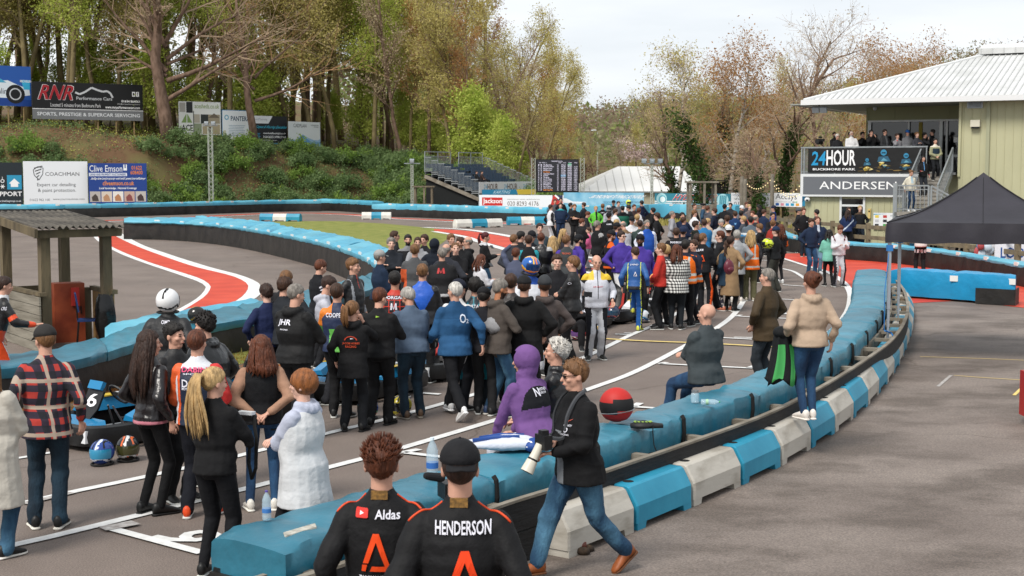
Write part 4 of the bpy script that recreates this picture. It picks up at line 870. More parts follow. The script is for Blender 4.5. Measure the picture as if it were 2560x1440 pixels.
person(500,820,1.73,6,'driver in a navy, white and orange race suit with pink lettering, back to the camera','#152238','#12141c','gi','crop','front',at=G(500,1292),rough=.6,collar='#152238',foot='#d8481c',turn=6,pal=('#d85a28','#cfd2d8','#c02a28'),bulk=1.05,paint=lambda X,Y,Z,arm,t:np.where(arm,np.where(X>0,3,1),np.where((np.abs(X)>.135)&(np.abs(X)<.165),1,np.where((np.abs(X)>.165)|(Z>.47),2,0))),decals=[('DABIN','b',0,.39,.19,.036,'#e0507a'),('SPORT','b',0,.35,.17,.012,HW),('DAB','b',-.02,.265,.15,.055,HW),('MOTORSPORT','b',-.02,.215,.15,.018,HW),('RACING','b',0,.18,.1,.012,'#d85a28')])
p_blo=person(506,903,1.64,22,'blonde woman with a long ponytail in a black top and leggings, holding a camera','#111113','#0f1014','bl','pony','chest2',at=G(545,1440),extra_hair=.36,leg='skinny',turn=26,foot='#111111',legw=1.2,bulk=.96,fit=1.05,nod=4)
person(636,786,1.76,-62,'man with curly black hair leaning forward in a shiny black puffer jacket','#101113','#1b1d20','bk','curly','pockets',at=(-2.95,13.9,0),lean=14,rough=.3,bulk=1.2,hood=1,foot='#202020')
person(622,836,1.64,-8,'woman with auburn hair, black gilet over a brown jumper, hands behind her back','#9a7762','jb','gi','long','behind',at=G(660,1272),vest=('#121316',),leg='skinny',foot='#d9d5cc',sole='#e2dfd6',extra_hair=.12,turn=-20)
person(775,928,1.62,-68,'woman with a copper bob in a padded white gilet and pale sweatshirt, arms folded','#aeb3c4','#101216','co','bobfringe','cross',at=(-1.62,10.75,0),vest=('#c2c4c6',),hem=.26,bulk=1.14,skin='c',hood=1,turn=-8)
person(735,705,1.86,32,'tall grey haired man in a black hooded top with white initials on the back','#161617','#191a1d','gr','crop','chest2',at=(-2.55,16.3,0),hood=1,bulk=1.22,nod=14,turn=20,rough=.7,decals=[('JHR','b',-.03,.32,.15,.06,HW),('RACING','b',-.02,.25,.09,.012,HW)])
person(668,712,1.66,-35,'boy with curly dark hair in a navy jacket, left of the black initialled hoodie','#1a2344','#14161c','db','curly','pockets',nod=14,skin='c')
person(708,694,1.76,40,'youth with curly brown hair half hidden behind the man in the initialled black hoodie','#23262b','#1a1a1c','br','curly','face',nod=14)
person(713,677,1.74,20,'person with wavy brown hair seen over the curly haired youth, head bowed','#1f1f22','#1a1a1c','lb','mop','front',nod=14)
person(800,684,1.76,82,'young man in a pale grey hoodie looking down at his hands','#b5b6c0','#2a2b30','db','fade','chest2',hood=1,nod=26,at=(-2.55,18.9,0),decals=[('RACE','f',.05,.30,.07,.02,'#a03038')])
person(793,648,1.76,55,'ginger driver in a black suit with white stripes on the shoulder, looking down','#17181c','#17181c','gi','short','front',nod=22,collar='#17181c',pal=(HW,),paint=two(lambda X,Y,Z,arm,t:arm&((np.abs(t-.08)<.02)|(np.abs(t-.16)<.02))))
person(882,645,1.84,120,'slim driver in a black race suit with silver shoulder straps, standing against the barrier','#131316','#131316','lb','fade','stand',turn=-18,collar='#131316',rough=.5,pal=('#8a8d92','#a83020'),paint=lambda X,Y,Z,arm,t:np.where((np.abs(np.abs(X)-.13)<.018)&(Z>.2)&~arm,1,np.where(arm&(t>.7),1,np.where((np.abs(X)<.012)&(Z>.38)&(Y>0),2,0))))
person(835,727,1.74,10,'driver in a navy suit with orange shoulders, mostly hidden by the ponytailed woman','#182646','#141416','br','short','chest2',at=(-2.22,17.8,0),collar='#d0701e',pal=('#d8781e','#5fae4a'),rough=.6,paint=lambda X,Y,Z,arm,t:np.where(arm&(t<.3)|((Z>.42)&(np.abs(X)>.06)),1,np.where((arm&(t>.3))|((Z<.24)&(np.abs(X)<.09)),2,0)),decals=[('COOPER','b',0,.35,.2,.045,HW)])
person(846,752,1.60,6,'woman with a light brown ponytail in a black coat with orange lettering on the back','#141416','#16181c','lb','pony','face',at=G(882,1080),extra_hair=.14,hood=1,hem=.14,bulk=1.03,turn=22,foot='#111111',sole='#111111',decals=[('JACOB HOBBS','b',0,.20,.19,.026,'#c84a26'),('RACING','b',0,.16,.12,.024,'#c84a26'),('@arc','b',0,.275,.15,.05,'#b03a20'),('@tri','b',.02,.265,.04,.012,HW)])
person(940,720,1.72,12,'driver in plain black race overalls and boots, second from the ponytailed woman','#121214','#121214','gi','fade','chest2',at=G(948,1064),collar='#1c1c1f',leg='suit',bulk=1.1,nod=18,turn=24,rough=.75,foot='#131313',sole='#131313',belt=1,decals=[('@tri','b',.02,.40,.04,.02,'#8fb83a')])
person(993,728,1.70,-22,'grey haired man in a slate blue zip neck jumper and jeans, bending his head','#4c5b6e','jd','sg','mop','chest2',at=G(1030,1047),nod=30,lean=8,bulk=1.22,foot='#5a4636',sole='#8a8378',turn=-24,collar='#4c5b6e',skin='b')
person(992,684,1.78,4,'driver in a black suit with red honeycomb pattern, beyond the slate jumper','#1a1417','#161618','bk','fade','chest2',at=(-1.62,19.4,0),pal=('#b8301e',),collar='#b8301e',rough=.6,skin='b',paint=two(lambda X,Y,Z,arm,t:(np.abs(np.sin(X*42)*np.sin(Z*36))<.14)|(Z>.50)),decals=[('MORGAN','b',0,.40,.24,.032,HW),('@M','b',0,.28,.08,.07,HW)])
person(1056,657,1.79,2,'driver in a black suit with a big cobalt blue V on the back','#121318','#101012','lb','fade','front',collar='#1d5fc0',rough=.5,pal=('#1c56b8','#a83020'),bulk=1.08,at=(-1.33,20.8,0),paint=lambda X,Y,Z,arm,t:np.where(~arm&(Y<.06)&(np.abs(X)<.04+np.clip((Z-.17)*.55,0,.2)+np.clip((.17-Z)*.55,0,.06))&(Z>-.02),1,np.where(arm&(t>.8),2,0)))
person(1141,700,1.74,30,'man in a dark navy cap, just beyond the white haired man in the blue fleece','#d0d0d0','#1a1c22','db','short','front',cap=('cap','#1b1e2b'),turn=20,nod=12)
person(1122,712,1.76,-25,'white haired man in a blue fleece with a white logo, walking away in white trainers','#28527a','#111216','wh','crop','walk',at=G(1138,1045),stance='walk',foot='#dcdcdc',sole='#e8e8e8',bulk=1.16,turn=-20,collar='#1f4468',pal=('#1e4569',),pall=('#a0a0a4',),hem=.06,paint=two(lambda X,Y,Z,arm,t:Z>.36),paintleg=lambda X,Y,Z,l:np.where((l>.055)&(np.abs(Y)<.03),1,0),decals=[('O','b',.05,.29,.075,.09,'#d0d8e4'),('2','b',.115,.255,.032,.042,'#d0d8e4')])
person(1188,690,1.76,4,'driver in a bright teal race suit with dark hexagon shoulders and a white name','#1d8496','#1d8496','bk','curly','front',at=(-.50,18.5,0),collar='#1d8496',rough=.5,pal=('#0f2430',),leg='suit',stance='wide',pall=('#101820',),paint=two(lambda X,Y,Z,arm,t:(Z>.22)&(np.abs(np.sin(X*38)*np.cos(Z*30))>.13)),paintleg=lambda X,Y,Z,l:np.where(Z<.40,1,0),decals=[('MORTAZA','b',0,.38,.21,.034,HW),('HPI','b',.02,.26,.12,.06,HW)])
person(1210,720,1.66,10,'person in a black cap whose head shows just left of the bearded man','#1d1d22','#1a1a1c','bk','short','front',cap=('cap','#131316'),nod=18)
person(1243,698,1.78,62,'bearded man in a brown hooded jacket and faded jeans, clutching a bundled grey coat','#4c4540','jm','gr','fade','carry',at=G(1245,1040),stance='wide',hood=1,beard='db',skin='e',leg='straight',bulk=1.1,nod=14,foot='#2a3a58',sole='#c8c4bc',hem=.06)
person(1278,686,1.78,8,'driver in a dark brown suit with a grey back panel printed with red wings','#2a2322','#17171a','br','fade','stand',at=(0.0,18.9,0),collar='#2a2322',pal=('#9a9a9c','#c9c9cc'),rough=.5,bulk=1.06,paint=lambda X,Y,Z,arm,t:np.where(~arm&(np.abs(X)<.13)&(Z<.36)&(Z>.06)&(Y<0),1,np.where(arm&(t<.12),2,0)),decals=[('@wings','b',0,.25,.13,.04,'#a03a3a')])
person(1312,694,1.80,10,'person in a black cap and long black hooded coat next to the grey panelled driver','#131314','#131314','br','short','pockets',at=(.17,18.2,0),hood=1,cap=('cap','#1a1a1c'),bulk=1.2,hem=.2)
p=person(1332,640,1.84,160,'driver wearing a blue crash helmet with an orange top, facing the camera in the crowd','#d0d2d8','#c8cad0','br','none','front',pal=('#2a50a0',),nod=10,turn=-20,at=(.29,21.7,0),paint=two(lambda X,Y,Z,arm,t:Z>.42));wear_helmet(p,'#1f5ca8','#e07a1e','#12305c','#e0b030',1.06)
person(1354,688,1.77,-10,'person in a dark grey beanie and brown coat next to the blue helmeted driver','#4a4240','#1b1b1d','br','short','pockets',at=(.42,18.6,0),cap=('beanie','#35373a'),skin='b',hood=1)
person(1391,636,1.78,165,'round faced youth with brown hair looking at the camera over the profile youth','#1b1b1f','#1b1b1d','br','mop','stand',skin='c',turn=8)
person(1404,667,1.80,-75,'tall youth in profile, light brown hair, black race suit, arms folded','#141416','#141416','lb','mop','cross',at=G(1432,914),collar='#141416',leg='suit',bulk=1.04,rough=.6,pal=(HW,),decals=[('@ring','l',.0,.40,.06,.035,HW)])
person(1500,660,1.78,172,'shaven headed driver in a white and grey race suit with yellow shoulders, carrying a helmet','#c4c6cf','#b9bbc0','gr','ring','bag',at=G(1490,900),collar='#c4c6cf',skin='a',leg='suit',bulk=1.04,rough=.6,foot='#1c1c18',nod=6,pal=('#d8b52c','#15161c'),pall=('#15161c',),paint=lambda X,Y,Z,arm,t:np.where((Z>.41)&(np.abs(X)>.06),1,np.where(arm&((t>.93)|(t<.14))|((X>.10)&(Z<.22)&(Z>.13)&~arm)|((np.abs(X)<.008)&(Z>.1)),2,0)),paintleg=lambda X,Y,Z,l:np.where(l>.015+.02*np.sin(Z*6),1,0),decals=[('AIR DROST','f',0,.30,.17,.022,'#a82e3a')])
person(1452,702,1.72,165,'boy with curly fair brown hair sitting low in a kart behind the white suited driver','#17171a','#17171a','lb','curly','sitfold',at=(1.24,25.2,0),seat=.28,skin='c',decals=[('N','f',0,.3,.06,.05,HW)])
person(1571,622,1.68,14,'youth in a bright blue race suit with yellow piping, one foot on a kart','#1c4f8c','#1a4a88','br','fade','stand',at=G(1586,828),stance='step',turn=-30,nod=22,rough=.6,foot='#c9cc4a',sole='#222222',leg='suit',pal=('#101218','#c8d044'),pall=('#101218','#c8d044'),paint=lambda X,Y,Z,arm,t:np.where(~arm&(Y<.02)&(np.abs(X)>.145),1,np.where(~arm&(np.abs(np.abs(X)-.138)<.010),2,np.where(Z<.02,1,0))),paintleg=lambda X,Y,Z,l:np.where(l>.05,1,np.where(l>.04,2,0)),decals=[('J.HIND','b',0,.39,.14,.028,HW),('@A','b',.03,.2,.06,.07,HW)])
person(1554,577,1.86,158,'tall man in glasses, purple sweatshirt and white trousers','#45338a','#cfcfcf','db','short','pockets',stance='step',turn=-24,bulk=1.1,glasses='clear',skin='c')
person(1600,586,1.84,172,'dark skinned man with a full beard, black headband cap and purple sweatshirt','#45338a','#15161a','bk','curly','stand',skin='d',beard='bk',bulk=1.16,cap=('capback','#15151a'),turn=22)
person(1687,609,1.72,12,'woman with long dark red hair in a black and white checked shirt and black leggings','gingham','#14191e','gi','long','front',at=G(1690,824),bulk=1.3,leg='skinny',legw=1.3,extra_hair=.12,foot='#1b1b1b',hem=.12)
person(1714,600,1.78,20,'man in an orange hi-vis vest standing right against the checked shirt woman','#1d2030','#151518','bk','fade','front',vest=('#d8661a','#b3b3ac'),bulk=1.12)
person(1734,599,1.76,-125,'smiling woman in an orange hi-vis vest facing her colleague','#1d2030','#15161c','br','short','front',vest=('#dc6418','#b3b3ac'),bulk=1.06,turn=-10)
person(1807,598,1.62,-28,'woman in a dark teal coat and patterned leggings with a small maroon backpack','#1d3142','floral','br','long','fwd',at=G(1817,778),hem=.24,leg='skinny',extra_hair=.16,bulk=1.08,foot='#b06a52',legw=1.1)
person(1877,575,1.75,4,'marshal with long fair hair, orange hi-vis vest and baggy olive trousers, seen from behind','#3a3a3e','#55523a','bl','long','front',vest=('#dc6418','#b3b3ac'),leg='wide',hem=.1,foot='#c8bfae',extra_hair=.2,turn=30,decals=[('TRACK','b',0,.36,.12,.03,'#e8c8a8')])
person(1939,567,1.73,-55,'man in a navy cap and black jacket cradling a black and yellow helmet','#16181a','#33342f','br','short','carryL',cap=('cap','#182743'),leg='wide',skin='c',collar='#16181a')
person(1900,559,1.70,-50,'boy with light brown hair in a black hoodie beside the hi-vis marshal','#17181b','#16171a','lb','mop','pockets',hood=1,nod=8,skin='c')
person(1910,670,1.80,-50,'man with grey hair in a brown wax jacket and dark jeans, alone near the barrier','#3f3220','jk','gr','crop','pockets',at=(3.62,19.8,0),hem=.12,bulk=1.16,turn=-14,collar='#6a7078',foot='#151515',rough=.7)
p_hoo=person(2035,683,1.64,-12,'woman in a beige hoodie with hair in a bun, standing on the plastic blocks','#a8937f','jb','gi','bun','bag',at=G(2022,1050,.42),z0=.424,leg='skinny',legw=1.12,hood=1,foot='#d9d2ca',sole='#e6e0d8',bulk=1.08,turn=-8,stance='near',fit=1.06)
person(1768,795,1.78,-38,'bald man in a charcoal sweatshirt sitting on the curved barrier, arms folded','#3a4144','jb','gr','bald','sitfold',at=G(1765,955,.71),seat=.70,bulk=1.24,skin='a',turn=-22,hem=.04)
person(1308,908,1.72,-48,'person in a purple hoodie with the hood up, sitting on the curved barrier','#6b4a80','#c8cad4','db','hoodup','sit',at=G(1345,1112,.71),seat=.70,lean=16,bulk=1.12,turn=-22,hood=1,pal=('#14151a',),paint=two(lambda X,Y,Z,arm,t:(Y<.02)&(Z>.24)&(Z<.47)&~(arm&(t>.25))),decals=[('N','b',-.04,.35,.05,.06,HW),('NORTHERN','b',.05,.37,.10,.02,HW),('GROUP','b',.04,.34,.07,.016,HW)])
person(1380,866,1.74,-78,'elderly man with wild white hair in a black anorak, seated beyond the purple hoodie','#18181b','#1b1c20','wh','wild','sit',at=G(1390,1085,.71),seat=.70,hood=1,bulk=1.2,skin='a',turn=-6,rough=.4)
R=person
R(949,626,1.76,62,'man in a pale grey cap and navy jacket at the left of the middle group','#18273c','#1a1c20','gr','short','front',cap=('cap','#8f8f8d'),bulk=1.2,hood=None)
R(977,594,1.80,168,'curly grey haired man in a black puffer jacket facing the camera, arms folded','#1c2027','#1a1c20','gr','curly','cross',bulk=1.2,skin='c')
R(987,577,1.80,80,'brown haired man in glasses right behind the grey haired man in the puffer','#1c1c20','#1a1c20','br','mop','pockets',glasses='clear')
R(1019,586,1.78,172,'dark haired man with a short beard facing us, black jacket over a grey hood','#17181b','#1a1c20','bk','short','pockets',beard='bk',pal=('#77777a',),paint=two(lambda X,Y,Z,arm,t:Z>.46))
R(1043,592,1.76,175,'brown haired man peering over the driver in the grey and orange suit','#8d8e92','#26282c','br','crop','chest2',hood=1)
R(1062,586,1.78,-150,'man with wavy dark hair resting his chin on his hand','#1b1c20','#1a1c20','br','mop','face')
R(1038,610,1.80,4,'driver in a grey race suit with orange sides, back to the camera','#4c4d4f','#3c3c3e','lb','mop','front',pal=('#b8502a',),collar='#4c4d4f',bulk=1.12,paint=two(lambda X,Y,Z,arm,t:(np.abs(X)>.15)&(Z<.36)))
R(1088,597,1.76,8,'person with a dark navy hood pulled up, seen from behind by the grass','#151b26','#151b26','bk','hoodup','pockets',hood=1)
R(1127,585,1.78,150,'person with curly sandy hair at the back of the middle group','#26282c','#1a1c20','lb','curly','pockets')
R(1107,618,1.80,6,'driver in a charcoal suit with a large red and white letter M on the back','#222224','#26262a','gr','crop','front',collar='#9a9c9e',bulk=1.15,glasses='clear',turn=-25,pal=('#a8a8aa',),paint=two(lambda X,Y,Z,arm,t:(Z<.0)&(Z>-.05)),decals=[('@M','b',0,.34,.12,.075,'#b02a2c')])
R(1115,608,1.82,20,'bald man directly behind the letter M driver','#2a2c33','#1a1c20','gr','ring','pockets')
R(1138,606,1.78,172,'smiling man with thinning hair in a black softshell, arms folded','#131316','#16171a','lb','reced','cross',bulk=1.15,skin='c')
R(1151,594,1.76,-140,'curly brown haired man with a hand to his mouth beside the smiling man','#17181b','#16171a','br','curly','face')
R(1169,590,1.80,-95,'bald man in glasses and a black hooded jacket','#121316','#16171a','gr','ring','front',glasses='clear',bulk=1.18,hood=1)
R(1211,580,1.72,80,'woman with dark red tied hair and black coat using her phone by the kerb','#151517','jm','rd','pony','phone',extra_hair=.12,hood=1,nod=10,pal=(W_,),paint=two(lambda X,Y,Z,arm,t:Z>.50))
R(1199,636,1.56,62,'girl with straight auburn hair in a white and black hoodie holding a phone','#cdcdd2','#17171a','gi','long','phone',extra_hair=.1,hood=1,nod=16,skin='c',pal=('#1b1b1e',),paint=two(lambda X,Y,Z,arm,t:~arm&(Z<.26)))
R(1289,620,1.66,12,'ginger boy in a slate jacket with one arm raised behind his head','#4b5166','#1a1b20','gi','short','raiseL',hood=None,bulk=1.1)
R(1285,585,1.80,16,'man with cropped brown hair in a dark grey coat, hands clasped behind him','#2d3038','#16171a','lb','crop','behind',bulk=1.15,turn=30)
R(1301,578,1.80,60,'dark haired man leaning in beside the dark grey coat','#191a1e','#16171a','bk','mop','front',nod=10)
R(1326,577,1.80,140,'man in a black cap looking down, behind the black shirted driver','#20242b','#16171a','bk','short','front',cap=('cap','#15151a'),nod=14)
R(1321,588,1.78,4,'driver in a black top with turquoise sleeve lines, seen from behind','#17191c','#16171a','br','fade','front',pal=('#2a8f9a',),paint=two(lambda X,Y,Z,arm,t:arm&(Y<-.03)))
R(1348,558,1.84,168,'dark haired man in a slate green top facing the camera, head above the others','#36434a','#1a1c20','db','mop','pockets',skin='c')
R(1353,581,1.82,10,'sandy haired driver in a glossy black suit, back to the camera','#121214','#121214','gi','crop','front',rough=.35,bulk=1.15,pal=('#b0b0b0',),paint=two(lambda X,Y,Z,arm,t:(Z>.42)&(np.abs(X)>.13)))
R(1383,590,1.66,0,'woman with straight honey coloured hair seen from behind','#2a2c30','#1a1c20','bl','long','front',extra_hair=.18)
R(1409,572,1.70,75,'blonde woman with sunglasses pushed up on her head','#2f2c34','#1a1c20','bl','long','front',extra_hair=.22,skin='c',turn=10)
R(1417,588,1.78,8,'driver in a grey back panelled suit with cream arm patches over purple','#3b3e40','#17181b','lb','mop','stand',pal=('#45338a','#b8b4a6'),turn=30,paint=lambda X,Y,Z,arm,t:np.where(arm&(t<.3),1,np.where(arm&(np.abs(t-.6)<.12),2,0)),decals=[('TECNO','b',0,.36,.16,.028,'#c85a3a')])
R(1445,587,1.78,60,'bearded man in a black cap and purple sweatshirt next to the red and white stripes','#45338a','#15161a','bk','short','stand',cap=('cap','#17181c'),beard='bk',nod=8)
R(1494,551,1.86,60,'grey cropped man in black overalls talking with the orange shouldered driver','#151618','#151618','gr','crop','front',bulk=1.1,glasses='clear',pal=('#9a9a9a',),paint=two(lambda X,Y,Z,arm,t:arm&(t<.06)))
R(1525,576,1.80,75,'driver in a black cap with orange shoulders and orange belt','#16161a','#16161a','gi','short','hips',cap=('cap','#16161a'),nod=12,beard='gi',pal=('#d25a1c',),paint=two(lambda X,Y,Z,arm,t:((Z>.43)&(np.abs(X)>.08))|(Z<.0)),decals=[('ASR','r',0,.3,.1,.03,'#d25a1c')])
R(1377,511,1.82,60,'driver in white with black sleeve curves, left end of the far crowd','#cfcfd2','#cfcfd2','br','short','stand',pal=('#16161a',),pall=('#16161a',),leg='suit',paint=two(lambda X,Y,Z,arm,t:arm&(Y<0)),paintleg=lambda X,Y,Z,l:np.where(l>.02,1,0))
R(1402,507,1.82,178,'man in a navy jacket with turquoise headphones round his neck, hands in pockets','#16263f','#16263f','br','short','pockets',bulk=1.2,pal=('#2aa0a8',),paint=two(lambda X,Y,Z,arm,t:Z>.50),skin='c')
R(1388,498,1.80,172,'man in a grey top behind the man with turquoise headphones','#4b4c52','#26262a','br','short','pockets')
R(1402,494,1.88,175,'dark haired man, hand at his mouth, at the back left of the far crowd','#151518','#1a1a1c','bk','mop','face')
R(1437,510,1.82,170,'youth in a black T-shirt with bare folded arms','#151517','#1a1a1c','lb','mop','cross',bare=True,decals=[('@tri','f',-.05,.3,.05,.03,'#c8a020')])
R(1427,507,1.78,80,'dark haired youth half hidden left of the folded arms','#1b1c20','#1a1a1c','bk','mop','pockets')
R(1459,506,1.80,-60,'broad youth with thick brown hair right of the folded arms','#23252a','#1a1a1c','br','mop','front',bulk=1.1)
R(1466,528,1.70,100,'auburn boy bending forward in a dark T-shirt','#232327','#1a1a1c','gi','mop','front',nod=25,bare=True)
R(1453,546,1.70,70,'ginger haired woman in a black coat, arms folded','#19191c','#1a1a1c','gi','short','cross',nod=12,hem=.1,skin='c')
R(1471,569,1.38,-100,'child in a pink top in front of the ginger haired woman','#cc5f8c','#8a8a92','br','mop','front',skin='c')
R(1490,515,1.72,170,'woman with tied fair hair in a lime green jacket','#5fb83c','#1a1a1c','bl','bun','pockets',pal=('#1a1a1c',),paint=two(lambda X,Y,Z,arm,t:~arm&(np.abs(X)<.05)))
R(1506,509,1.80,6,'sandy haired man in a black team shirt at the back of the crowd','#131316','#1a1a1c','lb','short','front',bare=True,decals=[('CREW','b',0,.36,.12,.03,HW)])
p=R(1521,514,1.80,150,'driver wearing a silver grey crash helmet at the back of the crowd','#9a9da3','#26262a','br','none','front');wear_helmet(p,'#9aa2a8','#c8ccd0','#20242a')
R(1522,531,1.80,2,'man in a black cap and black T-shirt with a white name across the back','#16181b','#1a1a1c','br','short','front',cap=('capback','#1b1c20'),bare=True,turn=30,decals=[('HAMES','b',0,.36,.14,.035,HW)])
R(1534,501,1.80,-170,'man in a black cap against the sky blue hoarding','#202228','#1a1a1c','bk','short','front',cap=('cap','#15151a'))
R(1547,503,1.78,168,'boy with brown hair in a patterned grey shirt beside the capped man at the hoarding','#5a5c62','#1a1a1c','br','mop','pockets',skin='c')
R(1538,522,1.74,60,'boy in a white T-shirt with brown curls in the far crowd','#cdced2','#2a2b30','br','curly','cross',bare=True,skin='c',nod=8)
p=R(1571,500,1.84,150,'driver wearing a fluorescent yellow crash helmet above the crowd','#c8cacc','#1a1a1c','br','none','front');wear_helmet(p,'#c6dc3c','#e8f08a','#20242a')
R(1557,514,1.80,6,'person in a bottle green jacket with a black hood, seen from behind','#1d5a49','#1a1a1c','bk','short','front',hood=1,pal=('#15161a',),paint=two(lambda X,Y,Z,arm,t:Z>.40),bulk=1.15)
R(1580,515,1.80,-75,'black haired man craning forward next to the bottle green jacket','#1b1c20','#1a1a1c','bk','mop','front',lean=10,nod=16)
R(1597,520,1.76,20,'ginger boy in a white and black top','#bfc0c4','#1a1a1c','gi','curly','front',pal=('#1b1b1e',),paint=two(lambda X,Y,Z,arm,t:arm))
R(1604,501,1.84,-40,'dark haired man in a navy coat with a yellow edge, standing tall at the back','#18223c','#1a1a1c','bk','mop','pockets',hood=1,pal=('#c0c83a',),paint=two(lambda X,Y,Z,arm,t:(np.abs(X)>.16)&(Y>.05)&~arm))
R(1586,511,1.80,150,'red haired man behind the ginger boy','#3a2a2a','#1a1a1c','gi','short','front')
R(1632,519,1.76,-70,'dark haired woman in a long black coat beside the teal barrier','#141416','#17171a','bk','bob','pockets',hem=.2)
R(1642,531,1.84,-62,'man in sunglasses and a black T-shirt with bare arms hanging','#141416','#1a1a1c','br','mop','stand',bare=True,glasses='sun',skin='c',decals=[('@A','l',0,.3,.07,.08,HW)])
R(1681,527,1.84,95,'man in a light grey marl hoodie with short grey hair','#8d8d92','#3a3c44','gr','crop','pockets',hood=1,bulk=1.1)
R(1542,549,1.72,4,'person with a mass of curly fair hair, back to the camera','#3a3330','#1a1a1c','bl','curly','front')
R(1542,557,1.78,60,'man in a black cap over a royal blue suit','#1c4a98','#1c4a98','br','short','front',cap=('cap','#17181c'),beard='gi')
R(1566,554,1.80,-40,'bald man bending over in a white and tan suit','#b9b9be','#26262a','gr','ring','front',nod=24,lean=8,pal=('#7a6248',),paint=two(lambda X,Y,Z,arm,t:Z>.45))
R(1580,541,1.78,170,'man in a black cap and white T-shirt scratching his arm','#c9cacd','#26262a','bk','short','chest2',cap=('cap','#17181c'),bare=True,nod=14)
R(1594,536,1.76,10,'person with sandy curls seen between the white T-shirt and the grey blue jacket','#6a5a4a','#26262a','bl','curly','front')
R(1601,550,1.80,6,'person in a grey green team jacket with white lettering, back to the camera','#34423f','#1a1a1c','db','short','front',bulk=1.1,decals=[('KART','b',0,.38,.1,.025,HW)])
R(1619,549,1.84,165,'bearded grey haired man in a royal blue and white race suit','#1d4a9c','#1d4a9c','gr','crop','stand',beard='gr',bulk=1.1,pal=('#c8ccd8',),pall=('#c8ccd8',),paint=two(lambda X,Y,Z,arm,t:arm|(np.abs(X)>.16)),paintleg=lambda X,Y,Z,l:np.where(l>.03,1,0),foot='#1d4a9c')
R(1692,569,1.80,6,'driver in a black suit with a pale name strip across the shoulders','#141417','#141417','br','short','stand',bulk=1.3,collar='#141417',decals=[('SANDERSON','b',0,.40,.24,.034,HW)])
R(1707,567,1.80,2,'person in a navy cap beside the black suited name strip driver','#1b1d24','#1a1a1c','br','short','front',cap=('capback','#1b2742'))
R(1707,531,1.78,165,'youth in a navy top with dark hair over his eyes in the far crowd','#17233c','#1a1a1c','bk','mop','pockets')
R(1710,543,1.70,60,'boy in a navy zip top holding something in front of the dark haired youth','#17233c','#1a1a1c','br','mop','phone')
R(1736,525,1.80,70,'young man with fair brown hair in a white T-shirt near the marshal stand','#d4d4d8','#2a2b30','lb','fade','pockets',bare=True,skin='c',bulk=1.1)
R(1737,508,1.86,120,'balding man in a black jacket in front of the marshal stand','#17181b','#1a1a1c','br','reced','front')
R(1758,508,1.82,100,'person in a flat black beret by the marshal stand','#28435a','#1a1a1c','gr','short','pockets',cap=('beret','#17181b'))
R(1770,515,1.78,60,'copper haired person in a grey hoodie beside the beret','#4f5057','#26262a','gi','short','front',hood=1)
R(1786,520,1.84,-60,'tall youth in a long navy parka facing left','#161e2e','#1a1a1c','br','mop','pockets',hem=.22,hood=1,skin='c')
R(1812,511,1.82,40,'person in a black beanie and puffy black coat, near the white hoarding','#151518','#1a1a1c','bk','short','pockets',cap=('beanie','#15151a'),bulk=1.2)
R(1826,507,1.80,-160,'dark haired man whose face shows behind the black beanie','#2a2b30','#1a1a1c','bk','short','pockets')
R(1740,552,1.78,75,'boy with thick dark hair in a black green hoodie, looking right','#1b211c','#1a1a1c','db','mop','front',hood=1)
R(1760,548,1.76,8,'dark haired youth with a bright blue rucksack on his back','#2a6ea0','#1a1a1c','br','curly','front',bulk=1.05)
R(1770,546,1.66,60,'fair haired child beside the blue rucksack','#a89484','#1a1a1c','bl','mop','front',skin='c')
R(1802,546,1.80,170,'grey bearded man in a pale jacket looking down','#a4a6a8','#26262a','sg','crop','front',beard='sg',nod=22)
R(1817,538,1.82,4,'brown haired man with a tan collar, seen from behind near the white cap','#1b1b1e','#1a1a1c','br','curly','front',pal=('#8a744a',),paint=two(lambda X,Y,Z,arm,t:Z>.47))
R(1838,527,1.80,4,'person in a navy team top with a blue emblem on the back','#17325a','#1a1a1c','br','short','cross',decals=[('@V','b',0,.3,.08,.05,'#6aa0d0')])
R(1855,514,1.82,160,'man in a white cap with a black brim at the back near the white hoarding','#5a5d66','#1a1a1c','br','short','front',cap=('cap','#c8c9cc'))
R(1852,526,1.80,20,'dark haired man below the white capped man','#22242b','#1a1a1c','bk','short','front')
R(1858,540,1.74,-60,'fair haired woman in a grey camouflage coat facing left','#40434a','#1a1a1c','bl','short','chest2',skin='c')
R(1878,541,1.80,6,'dark haired person in a grey, white and blue striped jacket','#55606a','#1a1a1c','bk','short','front',pal=('#d0d4d8','#2f86b8'),bulk=1.2,paint=lambda X,Y,Z,arm,t:np.where((Z>.26)&(Z<.31),1,np.where((Z>.21)&(Z<.26),2,0)))
R(1874,511,1.76,150,'blonde woman at the back, just right of the white cap','#6a5d5a','#1a1a1c','bl','mop','pockets',skin='c')
R(1867,505,1.80,150,'auburn haired man at the very back near the white hoarding','#3a3c44','#1a1a1c','gi','short','pockets')
R(1880,527,1.78,-150,'man with reddish brown hair in a red jacket, back row right','#a8352a','#1a1a1c','gi','short','front')
R(1899,511,1.72,-60,'dark long haired woman looking down on the right of the back row','#202024','#1a1a1c','bk','long','phone',extra_hair=.15,nod=18)
R(1890,536,1.80,60,'bald man next to the striped jacket','#2b2b30','#1a1a1c','gr','ring','front')
R(1909,523,1.78,60,'brown haired man in a navy jacket eating with both hands','#1b2944','#1a1a1c','br','short','chest2',nod=10)
R(1934,514,1.80,-70,'man in a navy cap and royal blue jacket leaning on the fence','#1b3a86','#1a1a1c','br','short','front',cap=('cap','#1a2138'))
R(1932,531,1.80,170,'dark haired man in glasses and a black jacket in front of the blue jacket','#151518','#1a1a1c','bk','fade','chest2',glasses='clear')
